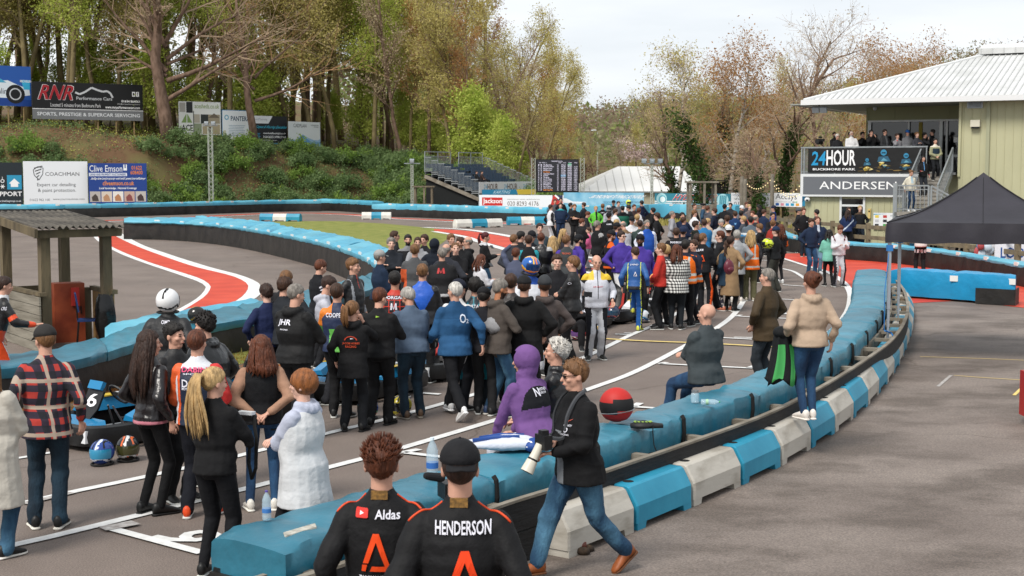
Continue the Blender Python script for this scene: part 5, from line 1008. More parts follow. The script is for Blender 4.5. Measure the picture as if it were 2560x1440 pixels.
R(1932,549,1.78,20,'fair haired man in a red and black jacket at the right of the crowd','#8e2f26','#1a1a1c','lb','fade','front',pal=('#17181b',),paint=two(lambda X,Y,Z,arm,t:arm))
R(1823,563,1.82,4,'man in a white cap and black hoodie, back to the camera','#141517','#15161a','br','short','front',cap=('capback','#cfd0d2'),hood=1,bulk=1.12)
R(1843,575,1.76,12,'person in a shiny silver grey puffer coat and black leggings','#8d8f92','#131416','sg','bob','pockets',hem=.2,leg='skinny',rough=.4,foot='#d0c8c0')
R(1800,577,1.82,-80,'man in glasses with light brown hair in a black team top, looking left','#17181b','#17181b','gi','fade','front',glasses='clear',skin='c')
R(1826,590,1.72,40,'person in a long camel coat behind the woman with the maroon backpack','#8a7154','#151517','db','short','pockets',hem=.5)
R(1741,584,1.78,4,'dark haired driver in a black suit with a white name, behind the hi-vis pair','#15161a','#15161a','db','short','front',decals=[('WILLIS','b',0,.38,.14,.03,HW)])
R(1759,582,1.80,30,'cropped haired driver in a black suit with orange triangle and orange trouser stripe','#15161a','#15161a','lb','crop','front',pal=('#d8521a',),pall=('#d8521a',),turn=30,paintleg=lambda X,Y,Z,l:np.where(l>.05,1,0),decals=[('LEE','b',0,.38,.10,.03,HW),('@A','b',.04,.2,.09,.11,'#e0501a')])
R(1652,608,1.74,-75,'pink cheeked boy in a red jacket left of the checked shirt','#b3332a','#17181b','lb','fade','front',skin='c')
R(1664,612,1.68,-40,'fair haired person just behind the boy in the red jacket','#33353c','#17181b','bl','bob','front')
R(1953,560,1.70,-20,'woman with long dark auburn hair and an orange panelled black jacket','#17181b','#15161a','gi','long','front',extra_hair=.2,leg='skinny',foot='#d8d8d8',pal=('#d0601e',),paint=two(lambda X,Y,Z,arm,t:arm&(t>.2)&(t<.5)))
R(1989,522,1.76,100,'man in a grey cap and black coat slouched against the fence','#1a1b1f','#1a1a1c','bk','short','cross',cap=('cap','#4a4c50'),at=(11.3,55.3,0))
R(2007,519,1.84,170,'smiling man in a black softshell by the fence','#141518','jd','gi','short','pockets',at=(11.0,52.8,0),decals=[('@tri','f',.08,.33,.05,.03,HW)])
R(2019,522,1.80,-40,'dark haired man in a dark green puffer turning to the smiling man','#1b2526','#17181b','bk','mop','fwd',at=(11.35,52.2,0),bulk=1.15,rough=.4)
R(2045,541,1.80,178,'middle aged man in a navy jacket and pale jeans standing by the red tarmac','#16243b','jl','gi','reced','pockets',bulk=1.2,foot='#c9c9c9',skin='a',hem=.06,pal=('#a9b2bd',),paint=two(lambda X,Y,Z,arm,t:(np.abs(X)<.03)&(Z>.36)&(Y>0)))
R(2027,546,1.78,160,'younger man in a navy jacket and jeans looking down, left of the pale jeans','#18263d','jb','br','curly','pockets',foot='#d8d8d8',nod=10)
R(2072,574,1.58,0,'girl in a mint green hooded top and black leggings behind the pale jeans man','#6fae9c','#131416','bk','long','front',leg='skinny',hood=1,extra_hair=.05,hem=.1)
R(2097,560,1.74,172,'driver in a white and grey race suit with maroon trim, looking at a phone','#c9c9cd','#a9abb0','gi','short','phone',nod=34,leg='suit',foot='#222226',pal=('#57202a',),pall=('#1b1b20',),paint=two(lambda X,Y,Z,arm,t:(Z>.34)&(np.abs(np.abs(X)-.13-(Z-.34)*.3)<.02)),paintleg=lambda X,Y,Z,l:np.where(l>.01,1,0),collar='#57202a')
R(2086,535,1.72,8,'woman with long dark brown hair in a navy and white jacket, back to the camera','#1d2c50','#1a1a1c','db','long','front',extra_hair=.2,pal=('#b8c2d0',),paint=two(lambda X,Y,Z,arm,t:np.abs(Z-.2-X)<.03),at=(13.1,54.6,0))
R(2098,528,1.76,165,'man with dark hair in a navy zip top by the lower door','#1a2840','#1a1a1c','br','short','pockets',at=(13.75,57.2,0))
R(2135,523,1.82,172,'blond man in a black gilet standing outside the lower door','#17181b','#17202c','bl','short','pockets',at=(14.3,57.6,0),skin='c',pal=('#4a3a2c',),paint=two(lambda X,Y,Z,arm,t:Z>.47))
R(2295,0,1.78,4,'driver in black with a white suit top tied at the waist, under the gazebo edge','#16171b','#141416','br','short','front',at=G(2300,690),pal=('#c4bdb8',),pall=('#c9c9cc',),paint=two(lambda X,Y,Z,arm,t:Z<.08),paintleg=lambda X,Y,Z,l:np.where((Z>.70)&(Z<.80)&(np.sin(X*60)>-.2),1,0))
R(2360,0,1.70,170,'person in dark clothes behind the fence rails, seen under the gazebo canopy','#1d1e22','#1a1b1f','br','short','pockets',at=(17.6,58.5,0))
R(2402,0,1.66,172,'person with turquoise sleeves behind the fence rails, right of the tied suit driver','#2fa8a0','#15161a','br','short','front',at=(17.9,56,0))
R(2440,0,1.74,172,'person in a dark coat partly hidden behind a fence post and the hanging bags','#15151a','#15161a','br','short','front',at=(18.6,55.2,0))
m_post=mat('fence_post_timber','#8a7550',rough=.9,c2='#6b5a3e',vs=4);m_back=mat('board_back','#5a5a58',rough=.8);m_ply=mat('plywood_edge','#8f8778',rough=.9)
def hoarding(label,TL,BR,Y0,Y1,posts=3,name='hoarding',zb=None,group='advertising hoardings round the circuit'):
 """TL/BR corner pixels of the board; Y0, Y1 its distance at the left and right edge"""
 a=D(TL[0],TL[1],Y0);h0=D(TL[0],BR[1]if zb is None else zb,Y0);b=D(BR[0],TL[1],Y1)
 zt=a.z;zbm=h0.z;O=Vector((a.x,a.y,zbm));E=Vector((b.x,b.y,zbm));U=E-O;w=U.length
 t=thing(name,label,'sign',tuple(O),0,group);pn_=Panel((0,0,0),U,(0,0,1),w,zt-zbm)
 Un=U.normalized();bk=Vector((-Un.y,Un.x,0))
 MB().use(m_back).box(U/2+Vector((0,0,(zt-zbm)/2))+bk*.02,(w,.035,zt-zbm),Matrix.Rotation(atan2(U.y,U.x),3,'Z')).build('board',t)
 for i in range(posts):
  p=U*((i+.5)/posts)+bk*.09;g=tz(O.x+p.x,O.y+p.y)-zbm-.3
  if g<-.05:MB().use(m_post).box(p+Vector((0,0,(g+(zt-zbm)*.8)/2)),(.11,.1,(zt-zbm)*.8-g)).build('post',t)
 return t,pn_
def done(t,p,name='lettering'):
 if p.mb.f:p.mb.build('printed_face',t)
c_=M_
def scaleP(s_,*a):return a
t,p=hoarding('bright blue hoarding with a white racing car, cut by the left photo edge',(-80,160),(76,262),115,118,4)
B1=c_('#2457a6');p.rect(0,0,1,1,B1);p.poly([(.0,.05),(1,.0),(1,.16),(0,.22)],c_('#16408c'),2);p.poly([(.0,.36),(.2,.42),(.45,.62),(.62,.64),(.8,.52),(.97,.44),(.98,.28),(.6,.2),(0,.2)],c_('#dfe8ee'),3);p.poly([(.84,.66),(.98,.66),(.98,.42),(.88,.42)],c_('#3ab0d8'),3.5)
for r,c in((.78,'#16181a'),(.5,'#c8ccd0'),(.4,'#16181a')):p.disc(.74,.30,r,c_(c),4+(.8-r))
p.text('rnlin',.42,.30,.60,.44,c_('#202428'),5,bold=False);p.text('MICHELIN',.82,.60,1,.66,WHITE(),5);p.poly([(.3,.58),(.5,.68),(.6,.58)],c_('#4aa8c8'),4);done(t,p)
t,p=hoarding('large black hoarding with red brush script capitals and a grey bottom band',(79,203),(356,297),117,122,6)
p.rect(0,0,1,1,c_('#101112'));p.rect(0,0,1,.27,c_('#6f7173'),2);p.rect(0,.27,1,.285,WHITE(),2.5)
p.text('RNR',.045,.52,.36,.93,c_('#d8d8d8'),3,.15);p.text('RNR',.05,.53,.355,.92,c_('#a01f2a'),4,.15);p.line([(.38,.74),(.42,.69),(.47,.76),(.53,.88),(.58,.82),(.63,.78),(.67,.80),(.70,.74),(.72,.62)],.16,c_('#c4c6c8'),3)
p.text('Performance Cars',.39,.54,.715,.63,c_('#b8babc'),3);p.text('Located 5 minutes from Buckmore Park',.16,.34,.61,.44,c_('#d8d8d8'),3,bold=False);p.text('www.rnrperformancecars.com',.65,.30,.97,.40,WHITE(),3)
p.text('01634 864061',.80,.50,.97,.57,WHITE(),3);p.text('info@rnrperformancecars',.76,.43,.97,.475,c_('#b0b0b0'),3);p.rect(.90,.67,.928,.80,WHITE(),3);p.rect(.907,.70,.921,.77,c_('#101112'),4);p.rect(.936,.67,.964,.80,WHITE(),3);p.text('f',.945,.69,.957,.79,c_('#101112'),4)
p.text('SPORTS, PRESTIGE & SUPERCAR SERVICING',.04,.08,.97,.19,c_('#d8dadc'),3);done(t,p)
t,p=hoarding('white hoarding with small shed pictures and green lettering, right of the big bare tree',(446,253),(551,336),122,124,3)
p.rect(0,0,1,1,c_('#dedfda'));p.text('acesheds.co.uk',.38,.80,.97,.94,c_('#8f9f6a'),2);p.rect(.18,.66,.33,.99,c_('#26282a'),2);p.rect(.02,.68,.16,.96,c_('#a8a49c'),2)
p.poly([(.06,.36),(.18,.64),(.18,.36)],c_('#7f9a5a'),2);p.poly([(.2,.36),(.2,.64),(.32,.36)],c_('#7f9a5a'),2);p.text('ACE',.06,.10,.33,.30,c_('#101010'),2);p.rect(.36,.36,.50,.62,c_('#b0a898'),2);p.rect(.52,.34,.70,.62,c_('#2c3230'),2);p.rect(.70,.34,.98,.62,c_('#9a8f78'),2);p.poly([(.70,.52),(.84,.66),(.98,.52)],c_('#6a5f50'),3);p.rect(.36,.04,.54,.34,c_('#8a9478'),2);p.rect(.56,.02,.98,.32,c_('#a89a7c'),2);p.rect(.70,.04,.80,.24,c_('#5a5044'),3);p.rect(.34,.02,.36,.72,c_('#3a403c'),2);done(t,p)
t,p=hoarding('white hoarding with blue edge, blue gear emblem and blue capitals',(554,274),(628,350),124,126,2)
p.rect(0,0,1,1,c_('#2f7fae'));p.rect(.02,.02,.98,.98,c_('#e8ecee'),2);p.text('PANTERA',.30,.64,.94,.80,c_('#1f3f5c'),3);p.disc(.16,.75,.24,c_('#7ab0c8'),3,8,.13)
for i in range(7):p.rect(.22+.02*(i%2),.48-i*.055,.78-.03*(i%3),.50-i*.055,c_('#9fb2bf'),3)
p.rect(.05,.14,.13,.32,c_('#c8c8a8'),3);p.rect(.86,.14,.94,.32,c_('#c8c8a8'),3);done(t,p)
t,p=hoarding('black hoarding with turquoise italic heading about carpets and flooring',(631,289),(717,362),126,128,3)
p.rect(0,0,1,1,c_('#1a1c1f'));p.poly([(0,.74),(.46,.74),(.58,1),(0,1)],c_('#d8dadc'),2);p.text('KentFlooring',.04,.82,.42,.92,c_('#9a9ca0'),3,bold=False);p.text('Carpet & Flooring Specialists',.04,.55,.94,.67,c_('#3aa6c0'),3,.1)
p.text('www.kentflooringuk.co.uk',.30,.36,.96,.44,WHITE(),3);p.text('01634 262253 / 07985 371614',.30,.24,.96,.32,WHITE(),3);p.text('sales@kentflooring.com',.30,.14,.70,.19,c_('#c8c8c8'),3)
for i in range(6):p.rect(.04,.38-i*.05,.22-.02*(i%2),.405-i*.05,c_('#3a7fa0'),3)
p.rect(.30,.04,.72,.07,c_('#3a7fa0'),3);done(t,p)
t,p=hoarding('pale grey and blue hoarding with a mountain drawing, rightmost of the upper row',(720,303),(800,375),127,130,3)
p.rect(0,0,1,1,c_('#cdd2d4'));p.rect(0,.12,1,.36,c_('#6f9cc0'),2);p.rect(0,0,1,.14,c_('#3a78a8'),3);p.poly([(.02,.30),(.2,.34),(.45,.56),(.62,.44),(.86,.34),(1,.4),(1,.3)],c_('#8fb0cc'),2.5);p.poly([(.2,.3),(.45,.52),(.7,.3)],c_('#5a8fc0'),3)
p.text('CADPLAN',.16,.80,.56,.92,c_('#4a4e52'),4,bold=False);p.text('London   Kent   Westminster',.08,.06,.92,.11,WHITE(),5);p.rect(.70,.88,.95,.90,c_('#7a7e82'),4);p.rect(.80,.82,.95,.84,c_('#7a7e82'),4);done(t,p)
t,p=hoarding('dark slate hoarding with snowflake and house symbols at the left end of the lower row',(-60,406),(55,512),104,105,3)
p.rect(0,0,1,1,c_('#1f272c'));p.rect(.66,.36,.98,.70,c_('#2a8fb4'),2);p.poly([(.70,.50),(.82,.62),(.94,.50),(.90,.50),(.90,.42),(.74,.42),(.74,.50)],WHITE(),3);p.text('SUPPORT',.30,.20,.98,.31,WHITE(),2);p.text('www.thekhsgroup.co.uk',.40,.05,.96,.11,c_('#c8ccd0'),2)
for k in range(3):a=k*pi/3;p.line([(.56-.05*cos(a),.43-.05*sin(a)),(.56+.05*cos(a),.43+.05*sin(a))],.05,WHITE(),2+.1*k)
p.disc(.56,.56,.14,WHITE(),2,14,.09);p.rect(.555,.6,.565,.66,WHITE(),2);done(t,p)
t,p=hoarding('plain white hoarding with a striped shield emblem about car detailing and paint protection',(57,403),(218,512),105,106.5,4)
p.rect(0,0,1,1,c_('#e2e4e6'));p.text('COACHMAN',.34,.665,.87,.75,c_('#2a2c2e'),2,bold=False);K2=c_('#26282a')
for k in range(5):p.line([(.17+.012*k,.84-.07*k),(.30-.018*k,.89-.07*k)],.07,K2,2)
p.line([(.155,.80),(.17,.68),(.24,.57)],.05,K2,2);p.line([(.31,.84),(.30,.70),(.24,.57)],.05,K2,2.3);p.line([(.155,.80),(.23,.88),(.31,.84)],.05,K2,2.6)
p.text('Expert car detailing',.21,.40,.81,.50,c_('#3a3c3e'),2,bold=False);p.text('& paint protection.',.22,.27,.81,.37,c_('#3a3c3e'),2,bold=False);p.text('01622 962 100',.09,.085,.40,.14,c_('#4a4c4e'),2,bold=False);p.text('www.yourcoachman.com',.45,.09,.94,.15,c_('#4a4c4e'),2,bold=False);done(t,p)
t,p=hoarding('navy blue hoarding with a row of five small pictures along its bottom edge',(220,408),(366,509),106,107.5,4)
p.rect(0,0,1,1,c_('#1f3f86'));p.text('Clive Emson',.02,.79,.58,.95,WHITE(),2,bold=False);p.rect(.60,.82,.66,.97,WHITE(),2);p.rect(.62,.88,.64,.97,c_('#1f3f86'),3);p.rect(.01,.68,.66,.76,c_('#d8dce4'),2);p.text('LAND AND PROPERTY AUCTIONEERS',.03,.695,.64,.745,c_('#1f3f86'),3)
p.text('01622',.74,.84,.92,.94,c_('#d87a30'),2);p.text('608400',.72,.72,.93,.82,c_('#d87a30'),2);p.text('Selling land and property with skill, speed and efficiency',.02,.58,.95,.65,WHITE(),2,.05);p.text('cliveemson.co.uk',.24,.45,.78,.56,c_('#e08a40'),2);p.text('Local knowledge : National Coverage',.18,.34,.82,.41,WHITE(),2)
for i,(a,b)in enumerate((('#b8b0a8','#4a4038'),('#d8c8b8','#b88a68'),('#e8e0d8','#b8805a'),('#c8a898','#8a4a48'),('#c0b8b0','#4a3838'))):p.rect(.02+i*.195,.04,.20+i*.195,.30,c_(a),2);p.poly([(.06+i*.195,.06),(.17+i*.195,.06),(.15+i*.195,.18),(.11+i*.195,.24),(.05+i*.195,.16)],c_(b),3)
done(t,p)
t,p=hoarding('long white hoarding with a red name panel, phone number and part of a flag',(1198,487),(1409,533),101,99,4)
p.rect(0,0,1,1,c_('#dfe3e6'));p.rect(.035,.42,.28,.86,c_('#c02a24'),2);p.text('Jackson',.045,.47,.275,.80,WHITE(),3);p.text('020 8293 4176',.34,.42,.71,.66,c_('#4a4038'),2,bold=False);p.text('www.jacksonlifts.com',.40,.26,.66,.37,c_('#5a5a58'),2,bold=False);p.text('MAINTENANCE - REPAIR - MODERNISATION',.34,.74,.72,.79,c_('#8a8a88'),2)
p.rect(.87,.35,.99,1,c_('#2a3050'),2);p.poly([(.85,.5),(.88,1),(.91,.98),(.93,.72),(.99,.66),(.99,.45),(.9,.4)],c_('#b8332c'),3);p.line([(.9,1),(.98,.7)],.12,WHITE(),3.4);done(t,p)
t,p=hoarding('sky blue hoarding with a white aeroplane and pale italic capitals',(1409,481),(1610,520),100,98,4)
p.rect(0,0,1,1,mat('sky_print','#5ba3c4',rough=.5,c2='#93c3d8',vs=1.2));p.text('SKYBORNE FLYING SCHOOL',.31,.64,.97,.84,WHITE(),2,.12);p.poly([(.0,.34),(.10,.30),(.26,.32),(.29,.40),(.12,.42),(.03,.62),(.0,.62)],c_('#e4eaee'),2);p.poly([(.1,.34),(.2,.1),(.24,.1),(.2,.36)],c_('#c8d4dc'),3);p.rect(.5,.22,.96,.3,c_('#4a7a90'),2);p.text('www.flying school 01634',.5,.34,.96,.46,c_('#3a6a84'),2);done(t,p)
t,p=hoarding('teal and white hoarding with red outlined italic capitals between two globe emblems',(1637,483),(1827,517),97,94,4)
p.rect(0,0,1,1,c_('#e4e6e6'));p.rect(0,.45,1,1,c_('#2f7f92'),2);p.rect(.0,.30,1,.36,c_('#5fa8b8'),2);p.text('HYDRAQUIP',.225,.40,.78,.96,WHITE(),3,.12);p.text('HYDRAQUIP',.23,.43,.775,.93,c_('#b8484a'),4,.12);p.text('0800 HOSE 24',.235,.26,.62,.37,c_('#3a3a3c'),3)
p.disc(.095,.60,.40,c_('#a8d8e0'),5);p.disc(.105,.56,.28,c_('#5fb0c0'),6);p.disc(.11,.55,.2,c_('#e0f0f2'),7);p.disc(.90,.55,.42,c_('#a8d8e0'),5)
for k in range(4):p.line([(.865+k*.022,.2+.04*(k%2)),(.87+k*.024,.88)],.1,c_('#3f8fa2'),6)
done(t,p)
t,p=hoarding('white hoarding with thin black web address and phone number, left half of the accountants pair',(1828,482),(1930,515),94,92,3)
p.rect(0,0,1,1,c_('#e6e8ea'));p.text('Stopping you coast to coast: Pole Position',.03,.78,.97,.90,c_('#8a92b0'),2);p.text('www.accsysltd.co.uk',.08,.42,.94,.64,c_('#3a3c40'),2,bold=False);p.text('01322 671835',.08,.06,.92,.32,c_('#3a3c40'),2,bold=False);done(t,p)
t,p=hoarding('white hoarding with large thin black lettering over five coloured squares, next to the building',(1932,482),(2006,516),92,90,2)
p.rect(0,0,1,1,c_('#e8eaec'));p.text('Accsys',.10,.42,.82,.94,c_('#3a3c40'),2,bold=False);p.text('ACCOUNTANTS LTD',.10,.32,.62,.38,c_('#7a7c80'),2,bold=False)
for i,c in enumerate(('#2f5fa8','#d890a0','#48a0d8','#2f9ac0','#e0a040')):p.rect(.11+i*.17,.07,.22+i*.17,.26,c_(c),2)
for i,c in enumerate(('#1a1a1a','#3a8a5a','#58b070')):p.disc(.70+i*.06,.35,.05,c_(c),2)
done(t,p)
t,p=hoarding('short blue and teal hoarding end piece peeping out left of the building',(2006,484),(2016,515),84,83,1)
p.rect(0,0,1,1,c_('#2f90b8'));p.poly([(0,.3),(1,.6),(1,1),(0,1)],c_('#1c5f86'),2);done(t,p)
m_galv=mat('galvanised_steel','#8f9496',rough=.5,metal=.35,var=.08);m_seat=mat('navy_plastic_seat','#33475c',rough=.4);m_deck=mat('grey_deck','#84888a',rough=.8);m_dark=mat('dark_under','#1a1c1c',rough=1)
GO=D(1062,425,108.5);GO.z=0;g=thing('grandstand','small galvanised grandstand with rows of navy seats at the foot of the wood','grandstand',tuple(GO))
tx_,rx=Vector((.87,-.5,0)),Vector((.5,.87,0));RS=Matrix.Rotation(atan2(-.5,.87),3,'Z')
for k in range(8):
 z=3.35-k*.24;p0=tx_*(.6*k)
 MB().use(m_deck).box(p0+rx*4.4+tx_*.3+Vector((0,0,z-.04)),(.6,8.8,.06),RS).build('tier',g);MB().use(m_galv).box(p0+rx*4.4+tx_*.02+Vector((0,0,z-.16)),(.03,8.8,.2),RS).build('riser',g)
 for s_ in range(16):
  q=p0+rx*(.35+s_*.5+(.7 if s_>7 else 0))+tx_*.18;m_=MB().use(m_seat);m_.box(q+Vector((0,0,z+.22)),(.34,.42,.04),RS);m_.box(q-tx_*.16+Vector((0,0,z+.38)),(.04,.42,.30),RS);m_.use(m_galv).box(q+Vector((0,0,z+.1)),(.05,.05,.2),RS)
  if k*16+s_<100:m_.build('seat',g)
  else:
   if k==6 and s_==4:rest=MB()
   rest=rest if 'rest' in dir()else MB();rest.use(m_seat).box(q+Vector((0,0,z+.22)),(.34,.42,.04),RS);rest.box(q-tx_*.16+Vector((0,0,z+.38)),(.04,.42,.30),RS)
 a=p0+Vector((0,0,z));m_=MB().use(m_galv)
 m_.bar(a+Vector((0,0,1.0)),a+tx_*.6+Vector((0,0,1.0)),.04,.05);m_.bar(a+Vector((0,0,.1)),a+tx_*.6+Vector((0,0,.1)),.04,.05)
 for j in range(5):m_.bar(a+tx_*(.12*j+.02)+Vector((0,0,.1)),a+tx_*(.12*j+.02)+Vector((0,0,1.0)),.025,.025)
 m_.build('side_rail',g);b_=rx*8.9;m_=MB().use(m_galv);m_.bar(a+b_+Vector((0,0,1.1)),a+b_+tx_*.6+Vector((0,0,.95)),.04,.05)
 for j in range(5):m_.bar(a+b_+tx_*(.12*j+.02),a+b_+tx_*(.12*j+.02)+Vector((0,0,1.05)),.025,.025)
 m_.build('side_rail',g)
if rest.f:tag(rest.build('seat_block',g),kind='stuff')
for a0,a1 in((.0,3.7),(4.9,8.6)):
 m_=MB().use(m_galv);z=3.35
 for v in(a0,(a0+a1)/2,a1):m_.bar(rx*v+Vector((0,0,z-.1)),rx*v+Vector((0,0,z+1.45)),.07,.07)
 m_.bar(rx*a0+Vector((0,0,z+1.45)),rx*a1+Vector((0,0,z+1.45)),.07,.07);m_.bar(rx*a0+Vector((0,0,z+1.1)),rx*a1+Vector((0,0,z+1.1)),.05,.05);m_.build('back_rail',g)
 m_=MB().use(m_galv)
 for j in range(24):v=a0+(a1-a0)*j/24;m_.bar(rx*v+Vector((0,0,z+.2)),rx*v+Vector((0,0,z+1.1)),.02,.02)
 m_.build('mesh_panel',g)
MB().use(m_wood2).bar(Vector((0,0,2.9)),tx_*4.9+Vector((0,0,1.15)),.12,.26).build('stringer',g)
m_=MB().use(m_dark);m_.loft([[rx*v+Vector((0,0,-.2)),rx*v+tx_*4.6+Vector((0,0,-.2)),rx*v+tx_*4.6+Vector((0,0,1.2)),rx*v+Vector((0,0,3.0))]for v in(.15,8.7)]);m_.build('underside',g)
bt=tx_*4.95;bn=thing('banner','long white banner with three repeated brown lettered marks on the front of the grandstand','banner',tuple(GO+bt+Vector((0,0,1.62))))
pp=Panel((0,0,0),rx,(0,0,1),8.9,.86);pp.rect(0,0,1,1,c_('#dedede'))
for k in range(3):pp.text('24',.06+k*.34,.34,.12+k*.34,.78,c_('#8ab4cc'),2,.15);pp.text('HOUR',.125+k*.34,.26,.30+k*.34,.84,c_('#6a5248'),2);pp.text('BUCKMORE PARK',.08+k*.34,.12,.28+k*.34,.19,c_('#8a8a8a'),2)
pp.mb.build('printed_face',bn);MB().use(c_('#cfcfcf')).loft([[v*rx*8.9-tx_*.01+Vector((0,0,z))for z in(0,.86)]+[v*rx*8.9-tx_*.04+Vector((0,0,z))for z in(.86,0)]for v in(0,1)]).build('backing',bn)
m_=MB().use(m_galv)
for k in range(9):m_.bar(bt-tx_*.1+rx*(k*1.1)+Vector((0,0,-.1)),bt-tx_*.1+rx*(k*1.1)+Vector((0,0,2.5)),.06,.06)
m_.bar(bt-tx_*.1+Vector((0,0,1.35)),bt-tx_*.1+rx*8.8+Vector((0,0,1.35)),.06,.12);m_.build('front_frame',g)
t,p=hoarding('low blue and yellow panel under the grandstand banner',(1205,474),(1340,487),103,105,2);p.rect(0,0,1,1,c_('#2b86ac'));p.poly([(.66,0),(1,0),(1,1),(.63,1)],c_('#d8c04a'),2);p.text('KARTING',.2,.2,.5,.8,c_('#bfe0ea'),2,.1);done(t,p)
t=thing('timing_screen','large black timing screen full of white result rows held between two truss posts','timing screen',tuple(D(1341,480,101)))
Y=101;a=D(1341,478,Y);b=D(1446,478,Y);tp2=D(1341,397,Y);w=b.x-a.x;h=tp2.z-a.z;p=Panel((0,0,0),(1,0,0),(0,0,1),w,h)
MB().use(BLACK()).box((w/2,.1,h/2),(w+.06,.18,h+.06)).build('casing',t);sc_=mat('screen_white','#c8c4d4',emit=.25);so2=mat('screen_orange','#e08a40',emit=.25);p.rect(.01,.02,.99,.985,mat('screen_dark','#2a2a2f',rough=.3,emit=.05))
p.text('BUCKMORE 24 HOUR',.36,.935,.62,.965,sc_,2)
NM=['The Ride Store','Kart Karts Charity','Bammanan Racing','BAM Motorsport','GTi Racing','Team Birds of Dover','JJ Nova','GR Racing','Kart JK Racing','Sandown Up Big','Sturm Cadson','Birmingham Uni','Kart OJ Beam','Clubs Young Ones','South Coast Park']
p.text('No  Name                       Laps   Last     Best     Gap',.06,.885,.97,.92,sc_,2)
for i,n_ in enumerate(NM):
 v=.855-i*.055;m_=so2 if i in(4,14)else sc_;p.text(str(i+1),.045,v-.04,.065,v,sc_,2);p.text(str((i*37)%60+1),.10,v-.04,.13,v,sc_,2);p.text(n_,.165,v-.042,.165+.012*len(n_)+.03,v+.004,m_,2)
 p.text('12',.495,v-.04,.525,v,sc_,2)
 if i==6:p.rect(.58,v-.048,.70,v+.008,c_('#1f86b0'),1.6)
 if i==0:p.rect(.75,v-.048,.83,v+.03,c_('#3aa06a'),1.6)
 p.text('47.%d'%(213+i*31),.59,v-.042,.69,v,sc_,2);p.text('46.%d'%(813+i*7),.74,v-.042,.84,v,sc_,2)
 if i:p.text('+%d.%d'%(i,i*3%10),.89,v-.042,.97,v,sc_,2)
p.mb.build('display',t)
m_truss=mat('pale_truss','#b0b4a8',rough=.5,metal=.3)
def truss(t,x,y,z0,z1,w=.28,n=None,r=.022,name='truss_post'):
 m_=MB().use(m_truss);n=n or int((z1-z0)/w);cs=[(-w/2,-w/2),(w/2,-w/2),(w/2,w/2),(-w/2,w/2)]
 for cx,cy in cs:m_.tube([(x+cx,y+cy,z0),(x+cx,y+cy,z1)],r,5)
 for i in range(n):
  za=z0+(z1-z0)*i/n;zb=z0+(z1-z0)*(i+1)/n
  for q in range(4):a,b=cs[q],cs[(q+1)%4];a,b=(a,b)if(i+q)%2 else(b,a);m_.tube([(x+a[0],y+a[1],za),(x+b[0],y+b[1],zb)],r*.6,4)
 return m_.build(name,t)
zg=-D(1341,480,101).z
truss(t,-.22,.1,zg,h+.12);truss(t,w+.28,.1,zg,h+.12)
m_lamp=mat('lamp_grey','#9aa0a4',rough=.4,metal=.4);m_glass=mat('lamp_glass','#c8d0d4',rough=.1)
def mast(px,ytop,Y,label,hw=.3,heads=2,zb=None):
 tp_=D(px,ytop,Y);gz=tz(tp_.x,Y)-.05 if zb is None else zb;t=thing('floodlight_mast',label,'floodlight',(tp_.x,Y,gz));H=tp_.z-gz;truss(t,0,0,0,H-.3,hw,r=.03)
 for i in range(heads):
  x=(i-(heads-1)/2)*.55;hb=MB().use(m_lamp);hb.box((x,-.1,H),(.34,.18,.24),Matrix.Rotation(.5,3,'X'));hb.use(m_glass).box((x,-.19,H-.05),(.28,.03,.19),Matrix.Rotation(.5,3,'X'));hb.build('lamp_head',t)
 MB().use(m_lamp).bar((-.6,0,H-.2),(.6,0,H-.2),.06,.06).build('crossarm',t);return t
mast(525,308,113.5,'tall lattice floodlight mast on the shrub covered bank in front of the shed hoarding',.32)
mast(1630,402,96,'lattice floodlight mast in front of the white marquee roof',.13,3)
mast(1030,402,106,'slim floodlight pole by the small timber marshal hut, left of the grandstand',.16,1)
def hut(px0,px1,ytop,ybase,Y,label,wall_top=None,tone=m_wood,wz=None):
 a=D(px0,ytop,Y);b=D(px1,ytop,Y);z0=tz((a.x+b.x)/2,Y);w=b.x-a.x;H=a.z-z0;t=thing('marshal_hut',label,'hut',(a.x,Y,z0));d=w*.8
 for i,(x,y)in enumerate(((.06,.06),(w-.06,.06),(w-.06,d),(.06,d),(w*.55,0))):MB().use(tone).box((x,y,H/2),(.13,.13,H)).build('post',t)
 MB().use(tone).box((w/2,d/2,H+.04),(w+.25,d+.2,.09)).build('roof',t)
 if wz:
  hh=D(px0,wz,Y).z-z0;m_=MB().use(tone)
  for k in range(int(hh/.16)):m_.box((w/2,-.0,.08+k*.16),(w,.04,.15));m_.box((w+.0,d/2,.08+k*.16),(.04,d,.15));m_.box((0,d/2,.08+k*.16),(.04,d,.15))
  m_.build('plank_wall',t)
 return t
h1=hut(1724,1792,457,545,84,'timber marshal stand with open frame roof in front of the teal and white hoarding',wz=507,tone=m_wood2)
h2=hut(1035,1081,468,515,101.5,'small timber marshal hut at the foot of the bank left of the grandstand',wz=504)
for px,yt,yb,Y,nm in((1855,441,560,78,'left tall round timber post of the close pair behind the crowd'),(1863,447,560,77,'right tall round timber post of the close pair behind the crowd'),(1931,435,560,76,'tallest round timber post, just left of the building sign, string lights tied to it')):
 a=D(px,yt,Y);MB().use(m_wood2).tube([(0,0,-.1),(0,0,a.z)],[.1,.085],10).build;o=MB().use(m_wood2).tube([(0,0,-.1),(0,0,a.z)],[.12,.10],10).build('timber_post',smooth=False);o.location=(a.x,Y,0);tag(o,nm,'post')
m_bulb=mat('warm_bulb','#f0d8a0',emit=.5);sl_=thing('string_lights','string of small warm bulbs hanging between the tall timber posts and the building','string lights',tuple(D(1863,450,76)))
o_=Vector(sl_.location);wire=MB().use(BLACK());bl_=MB().use(m_bulb)
